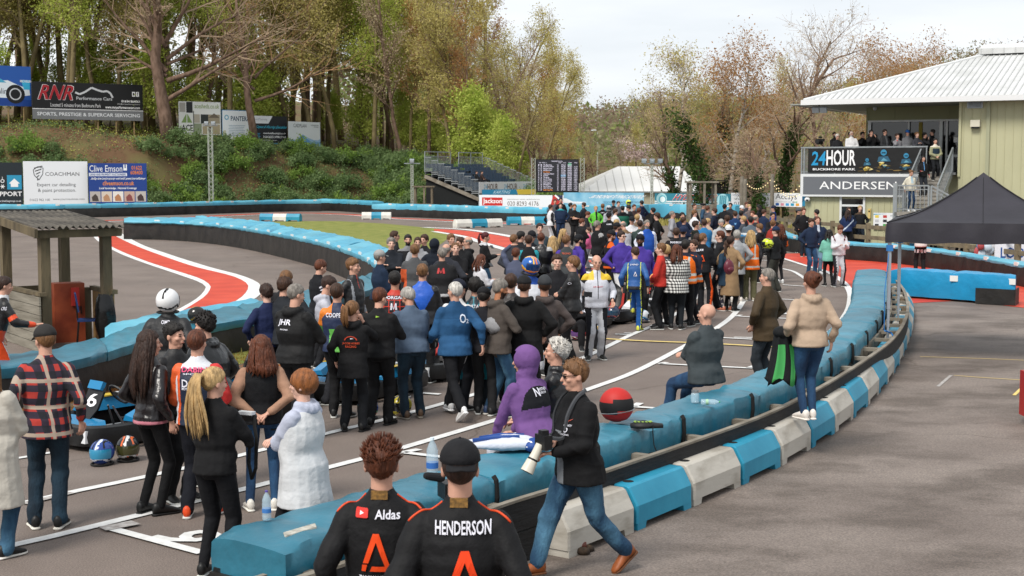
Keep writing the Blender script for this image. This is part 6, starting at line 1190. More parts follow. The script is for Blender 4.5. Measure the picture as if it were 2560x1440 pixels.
for(a,b,sag)in((D(1863,452,76),D(1931,440,75),.5),(D(1931,440,75),D(2006,452,63),.7),(D(1931,455,75),D(2006,480,63),.4)):
 P_=[a.lerp(b,q/12)-o_-Vector((0,0,sag*4*(q/12)*(1-q/12)))for q in range(13)];wire.tube(P_,.005,4)
 for q in P_[1:-1]:bl_.ball(q-Vector((0,0,.06)),.03,6,5)
wire.build('wire',sl_);tag(bl_.build('bulbs',sl_),kind='stuff')
m_mq=mat('marquee_white','#c9c9c7',rough=.6,var=.05,vs=.4)
a=D(1452,480,125);b=D(1768,480,125);r0=D(1545,416,132);r1=D(1700,416,132);q=thing('marquee_building','low building with a broad white hipped roof behind the far hoardings','building',(a.x,125,0))
O_=Vector((a.x,125,0));ez=a.z
P4=[Vector((0,0,ez)),Vector((b.x-a.x,0,ez)),Vector((b.x-a.x+1,14,ez)),Vector((-1,14,ez))];R0=r0-O_;R1=r1-O_
m_=MB().use(m_mq);m_.add(P4+[R0,R1],[(0,1,5,4),(1,2,5),(2,3,4,5),(3,0,4),(3,2,1,0)]);ro=m_.build('roof',q)
m_=MB().use(mat('seam_grey','#a8a8a6'));
for k in range(15):
 u=k/14;e=P4[0].lerp(P4[1],u);rr_=R0.lerp(R1,np.clip((e.x-R0.x)/(R1.x-R0.x),0,1));
 f=min(1,(e.x-0)/max(.1,R0.x))if e.x<R0.x else(min(1,(P4[1].x-e.x)/max(.1,P4[1].x-R1.x))if e.x>R1.x else 1);top_=Vector((e.x,R0.y*f,ez+(R0.z-ez)*f));m_.bar(e+Vector((0,-.02,.03)),top_+Vector((0,0,.03)),.06,.03)
m_.build('roof_seams',ro);m_=MB().use(mat('cream_wall','#a9a48e'));m_.box(((b.x-a.x)/2,7,ez/2-.05),(b.x-a.x-.3,13.6,ez-.02));m_.build('wall',q)
m_=MB().use(m_galv).bar(Vector((-.1,-.08,ez)),Vector((b.x-a.x+.1,-.08,ez)),.1,.12);m_.build('gutter',q)
a=D(1772,452,104);cb=thing('cabin','small dark shed behind the ivy covered trunks','shed',(a.x,104,0));hz_=a.z;MB().use(mat('dark_cladding','#25221f',rough=.9)).box((1.1,1.2,hz_/2-.05),(2.2,2.4,hz_-.1)).build('wall',cb);MB().use(mat('felt','#3a3a3a',rough=.9)).box((1.1,1.2,hz_),(2.6,2.8,.1)).build('roof',cb)
for i,(px,yt,yb)in enumerate(((1422,326,395),(1494,327,390),(1670,330,370),(2125,280,420),(2155,288,420),(1900,325,420))):
 Y=230+10*i;a=D(px,yt,Y);gz=tz(a.x,Y);t=thing('street_lamp',['thin pale street lamp right above the timing screen','thin pale street lamp in the scrub right of the timing screen','street lamp beside the left birch trunk','street lamp behind the balcony camera','street lamp just left of the upper wall of the building','street lamp between the bare trees left of the building'][i],'street lamp',(a.x,Y,gz),group=None);H=max(3,a.z-gz);MB().use(m_truss).tube([(0,0,-.3),(0,0,H)],[.16,.10],6).build('column',t);m_=MB().use(m_glass);m_.ball((-.5,0,H+.05),(.7,.3,.16),10,6);m_.build('lantern',t)
BO=Vector((12.9,62,0));BA=-atan2(.47,.88);bld=thing('club_building','two storey pale green clad clubhouse with a white metal hipped roof and a balcony','building',tuple(BO),BA)
BR=Matrix.Rotation(BA,3,'Z')
def bw(u,v,z=0):return BO+BR@Vector((u,v,z))
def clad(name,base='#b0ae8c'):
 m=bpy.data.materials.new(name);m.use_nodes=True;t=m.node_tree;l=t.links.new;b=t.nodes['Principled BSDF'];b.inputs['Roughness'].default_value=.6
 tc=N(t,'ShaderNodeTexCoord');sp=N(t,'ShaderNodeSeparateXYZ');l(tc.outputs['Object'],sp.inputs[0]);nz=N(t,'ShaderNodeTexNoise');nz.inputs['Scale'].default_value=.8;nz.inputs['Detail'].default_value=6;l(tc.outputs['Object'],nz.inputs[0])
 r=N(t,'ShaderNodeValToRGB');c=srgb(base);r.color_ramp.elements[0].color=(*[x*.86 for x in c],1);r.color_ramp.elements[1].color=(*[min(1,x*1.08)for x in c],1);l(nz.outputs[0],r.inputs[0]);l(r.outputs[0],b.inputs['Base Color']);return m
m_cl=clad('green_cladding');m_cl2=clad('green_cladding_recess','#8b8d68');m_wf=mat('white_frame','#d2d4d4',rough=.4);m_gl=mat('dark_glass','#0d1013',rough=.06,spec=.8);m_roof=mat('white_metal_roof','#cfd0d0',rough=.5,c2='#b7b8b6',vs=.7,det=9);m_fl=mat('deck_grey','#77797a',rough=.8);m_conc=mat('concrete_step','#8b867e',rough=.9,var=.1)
def ribs(mb,u0,u1,v,z0,z1,st=.30,out=.022,skip=()):
 n=int((u1-u0)/st)
 for k in range(n+1):
  u=u0+k*(u1-u0)/n
  if any(a<u<b for a,b in skip):continue
  mb.bar((u,v-out/2,z0),(u,v-out/2,z1),.035,out,up=(0,1,0))
mb=MB().use(m_cl);mb.box((-.0+.9,.1,1.05),(1.45,.2,2.1));mb.box((4.15,.1,1.05),(2.9,.2,2.1));mb.box((2.15,.1,2.08),(1.15,.19,.1));mb.box((.1,4,1.05),(.2,7.6,2.1));mb.box((6.2+8,.5,1.55),(17,.2,3.1));ribs(mb,.2,1.6,0,0,2.1,.24);ribs(mb,2.75,5.6,0,0,2.1,.24)
mb.build('lower_wall',bld)
mb=MB().use(m_wf);mb.bar((1.66,-.02,0),(1.66,-.02,2.12),.09,.1,up=(0,1,0));mb.bar((2.68,-.02,0),(2.68,-.02,2.12),.09,.1,up=(0,1,0));mb.bar((1.7,-.02,1.74),(2.64,-.02,1.74),.1,.09);dr=mb.build('lower_door_frame',bld)
mb=MB().use(m_gl);mb.box((2.17,.04,.87),(.94,.03,1.7));mb.box((2.17,.04,1.94),(.94,.03,.34));mb.build('glass',dr)
mb=MB().use(m_wf);mb.box((3.05,-.12,2.615),(6.3,.2,.98));sg=mb.build('sign_band',bld)
pp=Panel((-.10,-.222,2.125),(1,0,0),(0,0,1),6.3,.98);pp.rect(.02,.09,.985,.88,c_('#63666b'));pp.text('ANDERSEN',.135,.33,.665,.67,WHITE(),2,bold=False);pp.mb.build('sign_lettering',sg)
mb=MB().use(m_fl);mb.box((3.2,1.45,3.12),(6.6,3.2,.1));mb.build('balcony_deck',bld)
rl=MB().use(m_galv);
for u in(-.08,.04,1.4,2.8,4.2,5.3):rl.bar((u,-.16,3.1),(u,-.16,4.26),.05,.05)
rl.bar((-.1,-.16,4.26),(5.35,-.16,4.26),.07,.06);rl.bar((-.1,-.16,3.2),(5.35,-.16,3.2),.04,.04);rl.bar((-.1,-.16,4.26),(-.1,3,4.26),.06,.06)
for k in range(20):rl.bar((-.1,-.1+k*.15,3.15),(-.1,-.1+k*.15,4.26),.02,.02)
rl.build('balcony_rail',bld)
bn=thing('banner','black banner with blue and white lettering and painted kart drivers on the balcony rail','banner',tuple(bw(.22,-.22,3.17)),BA)
pp=Panel((0,0,0),(1,0,0),(0,0,1),5.0,1.05);m_bn=mat('banner_black','#141414',rough=.45,bump=.6,bs=3);MB().use(m_bn).box((2.5,.02,.525),(5.0,.02,1.05)).build('backing',bn)
pp.text('24',.03,.30,.155,.88,c_('#1f8fc0'),2,.08);pp.text('HOUR',.165,.28,.42,.93,WHITE(),2);pp.text('BUCKMORE PARK',.045,.09,.42,.18,WHITE(),2)
rr_=random.Random(5)
for(cx,cy,sc_2)in((.52,.30,.7),(.66,.45,1.2),(.85,.38,1.0)):
 for k in range(14):a=rr_.uniform(0,6.3);r=rr_.uniform(.1,.9);x,y=cx+cos(a)*r*.055*sc_2,max(.08,cy-.16+sin(a)*r*.13*sc_2);d1,d2=rr_.uniform(.008,.02),rr_.uniform(.03,.06);pp.poly([(x-d1,y),(x,y-d2*.6),(x+d1*1.6,y+d2*.2),(x+d1*.4,y+d2)],c_(rr_.choice(['#b89a3a','#8f7a2c','#d8c88a','#5a4a22','#3a6a7c','#1d3c50'])),2+k*.1)
 pp.poly([(cx-.045*sc_2,cy-.02),(cx-.035*sc_2,cy+.16*sc_2),(cx+.03*sc_2,cy+.18*sc_2),(cx+.05*sc_2,cy+.0)],c_('#27566e'),4);pp.poly([(cx-.02*sc_2,cy+.02),(cx,cy+.12*sc_2),(cx+.03*sc_2,cy+.03)],c_('#5a92a8'),4.3);pp.disc(cx,cy+.30*sc_2,.11*sc_2,c_('#2f7fa4'),5,14);pp.rect(cx-.014*sc_2,cy+.27*sc_2,cx+.014*sc_2,cy+.31*sc_2,c_('#10181c'),5.5)
for k in range(16):x=rr_.uniform(.44,.95);y=rr_.uniform(.04,.2);pp.line([(x,y),(x+rr_.uniform(.02,.06),y+rr_.uniform(-.02,.03))],.03,c_(rr_.choice(['#5a4a2a','#8a7034','#3a3428'])),1.6+k*.02)
pp.mb.build('printed_face',bn)
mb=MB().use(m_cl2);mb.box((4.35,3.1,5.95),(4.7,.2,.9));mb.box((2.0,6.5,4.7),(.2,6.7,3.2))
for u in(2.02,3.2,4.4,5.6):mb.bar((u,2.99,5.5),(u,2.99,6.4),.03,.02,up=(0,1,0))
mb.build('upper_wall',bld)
fr=MB().use(m_wf)
for u,w in((2.1,.14),(3.85,.06),(5.25,.14),(5.5,.08),(6.3,.08)):fr.bar((u,3.0,3.17),(u,3.0,5.5),w,.08,up=(0,1,0))
fr.bar((2.0,3.0,5.47),(6.6,3.0,5.47),.07,.08);fr.bar((5.5,2.98,3.9),(6.3,2.98,3.9),.2,.1);fo=fr.build('window_frame',bld)
mb=MB().use(m_gl);mb.box((4.3,3.12,4.3),(4.5,.04,2.3));mb.build('glass',fo)
mb=MB().use(mat('curtain_yellow','#8a7a34',rough=.9));mb.box((4.35,3.06,4.6),(.16,.02,1.6));mb.build('curtain',fo);MB().use(WHITE()).box((5.95,2.99,4.6),(.3,.01,.22)).build('door_notice',fo)
mb=MB().use(m_cl);mb.box((6.6+8,.1,3.15),(16,.2,6.45));ribs(mb,6.75,14,0,0,6.35,.32);mb.box((6.7,1.6,4.8),(.2,3.0,3.3));mb.bar((6.62,-.03,3.0),(6.62,-.03,6.4),.10,.12,up=(0,1,0));mb.build('right_wall',bld)
mb=MB().use(mat('pale_pipe','#9b9c80',rough=.5));mb.bar((7.75,-.06,0),(7.75,-.06,6.3),.14,.09,up=(0,1,0));mb.build('downpipe',bld)
mb=MB().use(m_lamp);mb.box((7.2,-.05,6.0),(.62,.08,.34));mb.use(m_dark)
for k in range(6):mb.box((7.2,-.095,5.88+k*.048),(.54,.01,.016))
mb.build('air_vent',bld)
mb=MB().use(mat('cream_plastic','#c9c4b2'));mb.box((7.25,-.12,5.2),(.38,.22,.28));mb.use(BLACK()).box((7.25,-.14,5.03),(.3,.12,.08));mb.build('wall_lamp',bld)
mb=MB().use(m_galv).box((0,0,0),(0.01,.01,.01))
EZ=6.28;u0,u1,v0,v1=.12,20,-.65,16;ap=(7.4,7.5);RZ=8.85
mb=MB().use(m_roof);a=[(u0,v0,EZ),(u1,v0,EZ),(u1,v1,EZ),(u0,v1,EZ)];r0_,r1_=(ap[0],ap[1],RZ),(14,ap[1],RZ)
mb.add(a+[r0_,r1_],[(0,1,5,4),(1,2,5),(2,3,4,5),(3,0,4)]);ro=mb.build('roof',bld)
rb=MB().use(mat('roof_rib','#b4b5b4',rough=.5));n=78
for k in range(n):
 u=u0+(u1-u0)*(k+.5)/n
 f=min(1,(u-u0)/(ap[0]-u0))if u<ap[0]else 1
 rb.bar((u,v0,EZ+.02),(u,v0+(ap[1]-v0)*f,EZ+(RZ-EZ)*f+.02),.05,.03)
rb.build('roof_rib',ro)
mb=MB().use(m_wf);mb.tube([(u0,v0,EZ+.03),(ap[0],ap[1],RZ+.03)],.07,6);mb.tube([(u0,v1,EZ),(ap[0],ap[1],RZ+.03)],.06,6);mb.build('hip_flashing',ro)
mb=MB().use(mat('gutter_white','#d8d9d9',rough=.45));mb.box(((u0+u1)/2,v0-.06,EZ-.08),(u1-u0+.2,.16,.22));mb.box((u0-.06,(v0+v1)/2,EZ-.08),(.16,v1-v0,.22));mb.build('fascia',bld)
mb=MB().use(mat('soffit_grey','#8e9088',rough=.8));mb.box((10,3.2,EZ-.15),(21,7.6,.06));mb.build('soffit',bld)
mb=MB().use(m_roof);mb.loft([[Vector((u,ap[1]-w,z))for w,z in((1.3,RZ-.3),(1.3,RZ-.05),(0,RZ+.25),(-1.3,RZ-.05),(-1.3,RZ-.3))]for u in(6.2,14)]);rv=mb.build('ridge_vent',ro);mb=MB().use(mat('roof_rib','#b4b5b4'))
for k in range(16):mb.bar((6.3+k*.5,ap[1]-1.31,RZ-.3),(6.3+k*.5,ap[1]-1.31,RZ-.05),.05,.03,up=(0,1,0))
mb.build('vent_louvre',rv)
mb=MB().use(m_lamp);
for dx in(0,.34):mb.box((.62+dx,-.55,5.88),(.3,.12,.24),Matrix.Rotation(.5,3,'X'))
mb.use(BLACK()).bar((.75,-.5,6.15),(.75,-.5,5.9),.04,.04);fl_=thing('floodlight','pair of grey floodlights hung under the left corner of the white roof','floodlight',tuple(bw(.75,-.5,6.1)),BA);fm=mb.build('lamp_head',fl_);fm.location=(-.75,.5,-6.1)
mb=MB().use(m_glass).ball((2.35,2.88,6.05),.1,10,8);o=mb.build('globe_lamp',bld,smooth=True)
dc_=MB().use(m_wf);dc_.ball((0,-.1,0),(.13,.13,.1),12,8);dc_.use(BLACK()).ball((.02,-.2,-.02),.05,8,6);dc_.use(m_wf).box((0,-.02,.08),(.16,.12,.08));o=dc_.build('security_camera');o.location=bw(.2,-.05,1.98);o.rotation_euler=(0,0,BA);tag(o,'white dome security camera under the left end of the grey sign','camera')
t=thing('info_board','white notice board with coloured flag squares on the lower wall, left of the stairs','notice board',tuple(bw(3.1,-.06,.72)),BA);pp=Panel((0,0,0),(1,0,0),(0,0,1),1.15,.72);MB().use(m_back).box((.575,.02,.36),(1.15,.03,.72)).build('board',t);pp.rect(0,0,1,1,c_('#dfe1e3'))
for i,c in enumerate(('#d8c04a','#b83a34','#b8b8bc','#26282c','#26282c','#4a9a50')):pp.rect(.06+(i%2)*.3,.70-(i//2)*.26,.20+(i%2)*.3,.86-(i//2)*.26,c_(c),2)
pp.poly([(.0,.94),(.5,.94),(.0,.88)],c_('#3a9ab8'),2);pp.rect(.62,.84,.9,.87,c_('#9a9ea2'),2);pp.rect(.62,.78,.86,.80,c_('#b0b4b8'),2);pp.mb.build('printed_face',t)
o=MB().use(mat('yellow_box','#c8b070')).box((0,0,0),(.12,.1,.42)).use(m_dark).box((0,-.055,.1),(.06,.01,.06)).build('call_box');o.location=bw(2.92,-.06,1.4);o.rotation_euler=(0,0,BA);tag(o,'small tan wall box beside the white notice board','box')
st=thing('staircase','galvanised outside staircase with concrete landing leading up to the balcony','staircase',tuple(bw(5.0,-4.4)),BA)
def sl(u,v,z):return Vector((u,v,z))
mb=MB().use(m_conc);mb.box(sl(.65,.7,1.53),(1.35,1.5,.14));mb.build('landing',st)
mb=MB().use(m_conc)
for k in range(10):mb.box(sl(.72,1.5+k*.28,1.6+(k+1)*.155-.03),(1.2,.30,.06));mb.box(sl(.72,1.5+k*.28-.14,1.6+(k+.5)*.155),(1.2,.02,.13))
mb.build('upper_steps',st);mb=MB().use(m_conc)
for k in range(10):mb.box(sl(1.45+k*.28,.7,1.6-(k+1)*.155),(.30,1.3,.06))
mb.build('lower_steps',st);mb=MB().use(m_galv)
mb.bar(sl(.1,1.4,1.55),sl(.1,4.3,3.1),.06,.24);mb.bar(sl(1.34,1.4,1.55),sl(1.34,4.3,3.1),.06,.24);mb.bar(sl(1.4,.05,1.5),sl(4.3,.05,-.02),.06,.24)
for(x,y)in((.05,.0),(1.28,.0),(.05,1.4)):mb.bar(sl(x,y,0),sl(x,y,1.5),.1,.1)
mb.build('stringer',st)
def rail(name,a,b,h=1.05,n=9,post=True):
 m_=MB().use(m_galv);H=Vector((0,0,h));m_.bar(a+H,b+H,.055,.055);m_.bar(a+Vector((0,0,.12)),b+Vector((0,0,.12)),.035,.035);m_.bar(a+Vector((0,0,h*.86)),b+Vector((0,0,h*.86)),.03,.03)
 for i in range(n+1):p=a.lerp(b,i/n);w_=.07 if i in(0,n)else .022;m_.bar(p,p+H,w_,w_)
 return m_.build(name,st)
rail('handrail',sl(.0,0,1.6),sl(1.3,0,1.6),n=8);rail('handrail',sl(0,0,1.6),sl(0,1.4,1.6),n=8);rail('handrail',sl(.08,1.4,1.6),sl(.08,4.3,3.15),n=14);rail('handrail',sl(1.36,1.4,1.6),sl(1.36,4.3,3.15),n=14);rail('handrail',sl(1.4,.0,1.6),sl(4.2,.0,.05),n=14)
m_=MB().use(m_galv);m_.bar(sl(0,0,1.2),sl(0,0,2.75),.16,.10);m_.build('newel_post',st)
def bp(u,v,h,face,label,*a,z=3.17,**k):
 q=bw(u,v,z);person(2100+u*30,300+v*20,h,face,label,*a,at=(q.x,q.y,z),z0=z,**k)
bp(1.18,.45,1.78,150,'bearded man with cropped hair next to the television camera on the balcony','#18191c','#1a1a1c','db','crop','front',beard='db')
bp(1.42,.12,1.68,172,'white haired woman in sunglasses and a black quilted jacket at the balcony rail','#1b1c1f','#1a1a1c','wh','bob','front',glasses='sun')
bp(1.78,.8,1.78,175,'dark haired person behind the white haired woman on the balcony','#2a2b2f','#1a1a1c','bk','mop','face')
bp(2.02,.12,1.80,178,'bald man with a white beard, sunglasses and a white jacket at the balcony rail','#c8c8c8','#3a3c40','wh','ring','front',beard='wh',glasses='sun',bulk=1.2)
bp(2.30,1.0,1.78,160,'person with black curly hair in the second row of the balcony, behind the white jacket','#17181a','#1a1a1c','bk','curly','face')
bp(2.55,1.2,1.70,170,'short haired person glimpsed between the white jacket and the phone user on the balcony','#3a3230','#1a1a1c','br','crop','front')
bp(2.85,.30,1.84,170,'dark haired person in black with both hands at the mouth on the balcony','#131315','#151517','bk','bun',('face','face'),hood=1)
bp(3.42,.35,1.86,150,'tall man in glasses and an open dark grey jacket on the balcony','#2b2c2e','#1a1a1c','db','short','front',glasses='clear',pal=('#55575a',),paint=two(lambda X,Y,Z,arm,t:~arm&(Y>.05)&(np.abs(X)<.06)))
bp(4.0,.15,1.66,165,'woman in a grey jacket holding a red bag to her face on the balcony','#7d7c80','#1a1a1c','db','bun','face',pal=('#a83434',),paint=two(lambda X,Y,Z,arm,t:arm&(t>.85)))
bp(4.33,.55,1.82,170,'person in a bright blue cap and grey sweatshirt on the balcony','#717276','#1a1a1c','br','short','front',cap=('cap','#1f5698'))
bp(4.80,.25,1.72,165,'fair haired woman in a patterned dark coat on the balcony','#33343a','#1a1a1c','lb','bun','chest2',skin='c')
bp(5.05,.60,1.70,120,'dark haired person bending at the right end of the balcony','#1c1d20','#1a1a1c','bk','mop','face')
bp(5.30,.95,1.84,-60,'tall dark haired youth in black at the top of the stairs, turned away','#131418','#151519','bk','fade','stand')
bp(5.78,-.75,1.76,170,'young man in a green, navy and beige fleece jacket near the top of the stairs','#8a8a6c','#131519','bk','fade','front',z=2.83,pal=('#1b2c38','#c9c2b2'),paint=lambda X,Y,Z,arm,t:np.where(~arm&(Z>.18)&(Z<.4),1,np.where((Z>.46),2,0)))
bp(5.55,-2.0,1.70,172,'dark haired woman in a black jacket with a blue lanyard halfway down the stairs','#151517','#23262c','bk','long','fwd',z=2.15,extra_hair=.08,pal=('#8a2a30','#5a8fc0'),paint=lambda X,Y,Z,arm,t:np.where((np.abs(X)<.012)&(Z>.2)&(Y>0),2,np.where(arm&(t>.9),1,0)))
bp(5.45,-3.75,1.66,165,'woman in a cream fleece, jeans and a blue lanyard standing on the stair landing','#c9c3b2','jb','lb','bun','stand',z=1.605,leg='skinny',foot='#d8d8d8',nod=14,pal=('#4a9ac0',),paint=two(lambda X,Y,Z,arm,t:(np.abs(np.abs(X)-.03)<.008)&(Z>.25)&(Y>0)))
t=thing('television_camera','black television camera on a tripod at the left end of the balcony','camera',tuple(bw(.55,.4,3.17)),BA)
mb=MB().use(BLACK())
for a in(0,2.1,4.2):mb.bar((cos(a)*.35,sin(a)*.35,0),(0,0,1.15),.03,.03)
mb.build('tripod',t);mb=MB().use(BLACK());mb.box((0,0,1.36),(.2,.42,.24));mb.tube([(0,-.2,1.36),(0,-.42,1.36)],[.08,.1],10);mb.box((0,.1,1.55),(.1,.25,.08));mb.box((.16,-.05,1.42),(.1,.16,.12));mb.tube([(0,.2,1.25),(.1,.5,1.1)],.015,5);mb.build('camera_body',t)
FP=[G(*p)for p in[(1905,590),(1966,604),(2050,616),(2146,626),(2219,633),(2330,645),(2424,656),(2560,678),(2690,700)]]
f=thing('post_and_rail_fence','weathered timber post and rail fence in front of the clubhouse','fence',tuple(FP[0]));o_=FP[0];m_yw=mat('pale_timber','#85775f',rough=.9,c2='#6c6150',vs=3,det=8)
pts_=resample(catmull(FP,120),22)
for i,p in enumerate(pts_):
 MB().use(m_yw).box(p-o_+Vector((0,.06,.56)),(.17,.17,1.16)).build('post',f)
 if i:
  for z in(.98,.56):MB().use(m_yw).bar(pts_[i-1]-o_+Vector((0,-.03,z)),p-o_+Vector((0,-.03,z)),.05,.16).build('rail',f)
a=D(2488,604,46.6);t=thing('banner','white cloth banner with dark blue serif capitals hung on the fence under the gazebo','banner',(a.x,46.6,a.z-.68));U=Vector((.93,-.36,0));pp=Panel((0,0,0),U,(0,0,1),3.0,.62);MB().use(c_('#d5d5da')).box(U*1.5+Vector((0,.03,.31)),(3.0,.02,.62),Matrix.Rotation(atan2(-.36,.93),3,'Z')).build('backing',t);pp.rect(0,0,1,1,c_('#d8d8e0'));pp.text("LOOK WHO'S 18",.06,.22,.97,.82,c_('#1f4a8c'),2);pp.mb.build('printed_face',t)
def simple(name,label,cat,loc,mb,rz=0):o=mb.build(name,auto=40);o.location=loc;o.rotation_euler=(0,0,rz);return tag(o,label,cat)
mb=MB().use(mat('bin_green','#2e6a45'));mb.loft([[Vector((x*s_,y*s_,z))for x,y in((-.35,-.3),(.35,-.3),(.35,.3),(-.35,.3))]for z,s_ in((0,.85),(.8,1),(.86,1.05),(.9,1.02))]);simple('green_bin','green plastic bin behind the fence left of the white banner','bin',(18.75,52.6,0),mb)
rr_=random.Random(3);mb=MB()
for k in range(9):mb.use(c_(['#b8c4d0','#a8484a','#d0d0d4','#4a8ab0'][k%4]));mb.ball((rr_.uniform(-.2,.2),rr_.uniform(-.1,.1),rr_.uniform(.1,.7)),(rr_.uniform(.1,.18),.1,rr_.uniform(.12,.22)),8,6)
simple('plastic_bags','bundle of printed plastic bags hanging left of the white fence banner','bags',(a.x-.3,46.7,a.z-.75),mb)
mb=MB().use(BLACK());
for x in(0,.5,.9):mb.tube([(x,0,0),(x+.05,.1,.62),(x+.45,.1,.60),(x+.5,0,0)],.018,6)
simple('metal_trestle','black tubular metal frame standing against the clubhouse wall behind the fence','frame',tuple(bw(4.1,-.5)),mb,BA)
mb=MB().use(c_('#2f7aa4'));mb.box((0,0,.25),(.6,.4,.5));mb.use(BLACK()).box((0,-.21,.35),(.3,.01,.1));simple('blue_crate','blue plastic crate behind the railings under the gazebo edge','crate',(16.3,57.2,0),mb)
m_gz=mat('gazebo_fabric','#2b2930',rough=.6,bump=.5,bs=4,var=.15,vs=2);gz0=Vector((6.17,23.05,0));uu=Vector((.95,-.31,0)).normalized();vv=Vector((.31,.95,0)).normalized();S_=3.0
g=thing('gazebo','black pop up gazebo standing on the paved lane at the right','gazebo',tuple(gz0));ctr=(uu+vv)*S_/2;VZ=2.33;PZ=3.15;nS=14
mb=MB().use(m_gz);rings=[]
for k in range(nS+1):
 t_=k/nS;ring=[]
 for q in range(4):
  A_=[Vector((0,0,0)),uu*S_,(uu+vv)*S_,vv*S_][q];B_=[uu*S_,(uu+vv)*S_,vv*S_,Vector((0,0,0))][q]
  for j in range(8):
   e=A_.lerp(B_,j/8);p=e.lerp(ctr,t_);sag=-.07*sin(pi*t_)*(1-.6*abs(2*j/8-1)*0)-.05*sin(pi*j/8)*(1-t_)*t_*4
   z=VZ+(PZ-VZ)*(t_**1.18);mid_=.06*sin(pi*j/8)*sin(pi*min(1,t_*1.0));ring.append(Vector((p.x,p.y,z+sag+mid_+.004*sin(j*2.7+k))))
 rings.append(ring)
mb.loft(rings[:-1]+[[Vector((ctr.x+(p.x-ctr.x)*.01,ctr.y+(p.y-ctr.y)*.01,p.z))for p in rings[-1]]],cap=False)
can=mb.build('canopy',g,auto=50);sm=MB().use(mat('gazebo_seam','#131216'))
for q in range(4):
 for j in(q*8,q*8+4):sm.tube([r[j]+Vector((0,0,.004))for r in rings[:-1]],.012 if j%8==0 else .005,5)
sm.build('canopy_seam',can);mb=MB().use(m_gz);R1_,R2_=[],[]
P_=[Vector((0,0,0)),uu*S_,(uu+vv)*S_,vv*S_,Vector((0,0,0))];top_,mid_,bot_=[],[],[]
for q in range(4):
 dn=(P_[q+1]-P_[q]).normalized();nn=Vector((dn.y,-dn.x,0))
 for j in range(24):
  e=P_[q].lerp(P_[q+1],j/24);wv=.018*sin(j*1.3+q);top_.append(e+Vector((0,0,VZ+.004))+nn*.003);mid_.append(e+nn*(.012+wv)+Vector((0,0,VZ-.16-.012*sin(pi*(j%12)/12))));bot_.append(e+nn*(.006+wv*1.4)+Vector((0,0,VZ-.33+.012*sin(j*.9))))
mb.loft([bot_,mid_,top_],cap=False);mb.build('valance',g,smooth=True)
m_al=mat('aluminium_leg','#a9b0b8',rough=.35,metal=.5)
for i,p in enumerate(((uu*.05+vv*.05),(uu*.08+vv*2.92),(uu*2.95+vv*.05),(uu*2.95+vv*2.95))):
 zb=.5 if i<2 else 0.0;m_=MB().use(m_al);m_.bar(p+Vector((0,0,.02)),p+Vector((0,0,1.2)),.035,.035);m_.bar(p+Vector((0,0,.9)),p+Vector((0,0,VZ-.1)),.05,.05);m_.box(p+Vector((0,0,.015)),(.12,.12,.02));m_.build('leg',g);MB().use(c_('#2a70b0')).box(p+Vector((0,0,VZ-.42)),(.09,.09,.1)).build('leg_bracket',g)
m_=MB().use(m_al)
for q in range(4):
 a,b=P_[q].lerp(ctr,.05)+Vector((0,0,VZ-.15)),P_[q+1].lerp(ctr,.05)+Vector((0,0,VZ-.15));mdp=(a+b)/2
 m_.bar(a,mdp-Vector((0,0,.1)),.025,.015);m_.bar(a-Vector((0,0,.12)),mdp+Vector((0,0,.02)),.025,.015);m_.bar(b,mdp-Vector((0,0,.1)),.025,.015);m_.bar(b-Vector((0,0,.12)),mdp+Vector((0,0,.02)),.025,.015)
m_.build('scissor_frame',g)
mb=MB().use(c_('#2a70b0'));mb.tube([uu*.05+vv*.05+Vector((.0,0,VZ-.4)),uu*.0+vv*.0+Vector((-.04,-.1,1.2)),Vector((-.02,-.05,.55))],.008,5);mb.tube([Vector((-.02,-.1,.55)),Vector((.12,.05,.5)),Vector((.15,-.1,.42))],.014,5);mb.build('guy_rope',g)
A_=Vector((-8.2,24.4,0));Bv=Vector((-7.17,25.2,0));Cv=Vector((-8.75,27.4,0));Dv=A_+(Cv-Bv)
sh=thing('timber_shelter','open fronted marshal shelter of weathered timber with a corrugated grey roof','shelter',tuple(A_));m_old=mat('old_timber','#6b5f48',rough=.9,c2='#4d4434',vs=2.5,bump=.7,bs=10,sx=(2,2,.4),det=9);m_pl=mat('silver_planks','#8f897c',rough=.9,c2='#6d675b',vs=2,bump=.6,bs=12,sx=(.4,.4,3),det=9)
for nm,p,z in(('a',A_,2.1),('b',Bv,2.1),('c',Cv,2.3),('d',Dv,2.3),('e',(Bv+Cv)/2,1.0)):q=(p-(A_+Cv)/2)*-.14;MB().use(m_old).box(p-A_+q+Vector((0,0,z/2)),(.17,.17,z),Matrix.Rotation(.66,3,'Z')).build('post',sh)
mb=MB().use(mat('corrugated_cement','#5f5a52',rough=.95,c2='#3d3a36',vs=2,det=9));ax=(Bv-A_);lv=(Cv-Bv);n=84;rg0,rg1=[],[]
for i in range(n+1):
 u=-.10+1.2*i/n;z=.028*sin(i/n*2*pi*13);e0=A_+ax*u-lv*.07-A_;e1=A_+ax*u+lv*1.06-A_;rg0.append(e0+Vector((0,0,2.20+z)));rg1.append(e1+Vector((0,0,2.40+z)))
mb.loft([rg0,rg1],cap=False,close=False);mb.loft([[p-Vector((0,0,.012))for p in rg1],[p-Vector((0,0,.012))for p in rg0]],cap=False,close=False);mb.loft([[p-Vector((0,0,.012))for p in rg0],rg0],cap=False,close=False);mb.build('corrugated_roof',sh,smooth=True)
def shb(a,b,z0,z1,w,h,m,nm):return MB().use(m).bar(a-A_+Vector((0,0,z0)),b-A_+Vector((0,0,z1)),w,h).build(nm,sh)
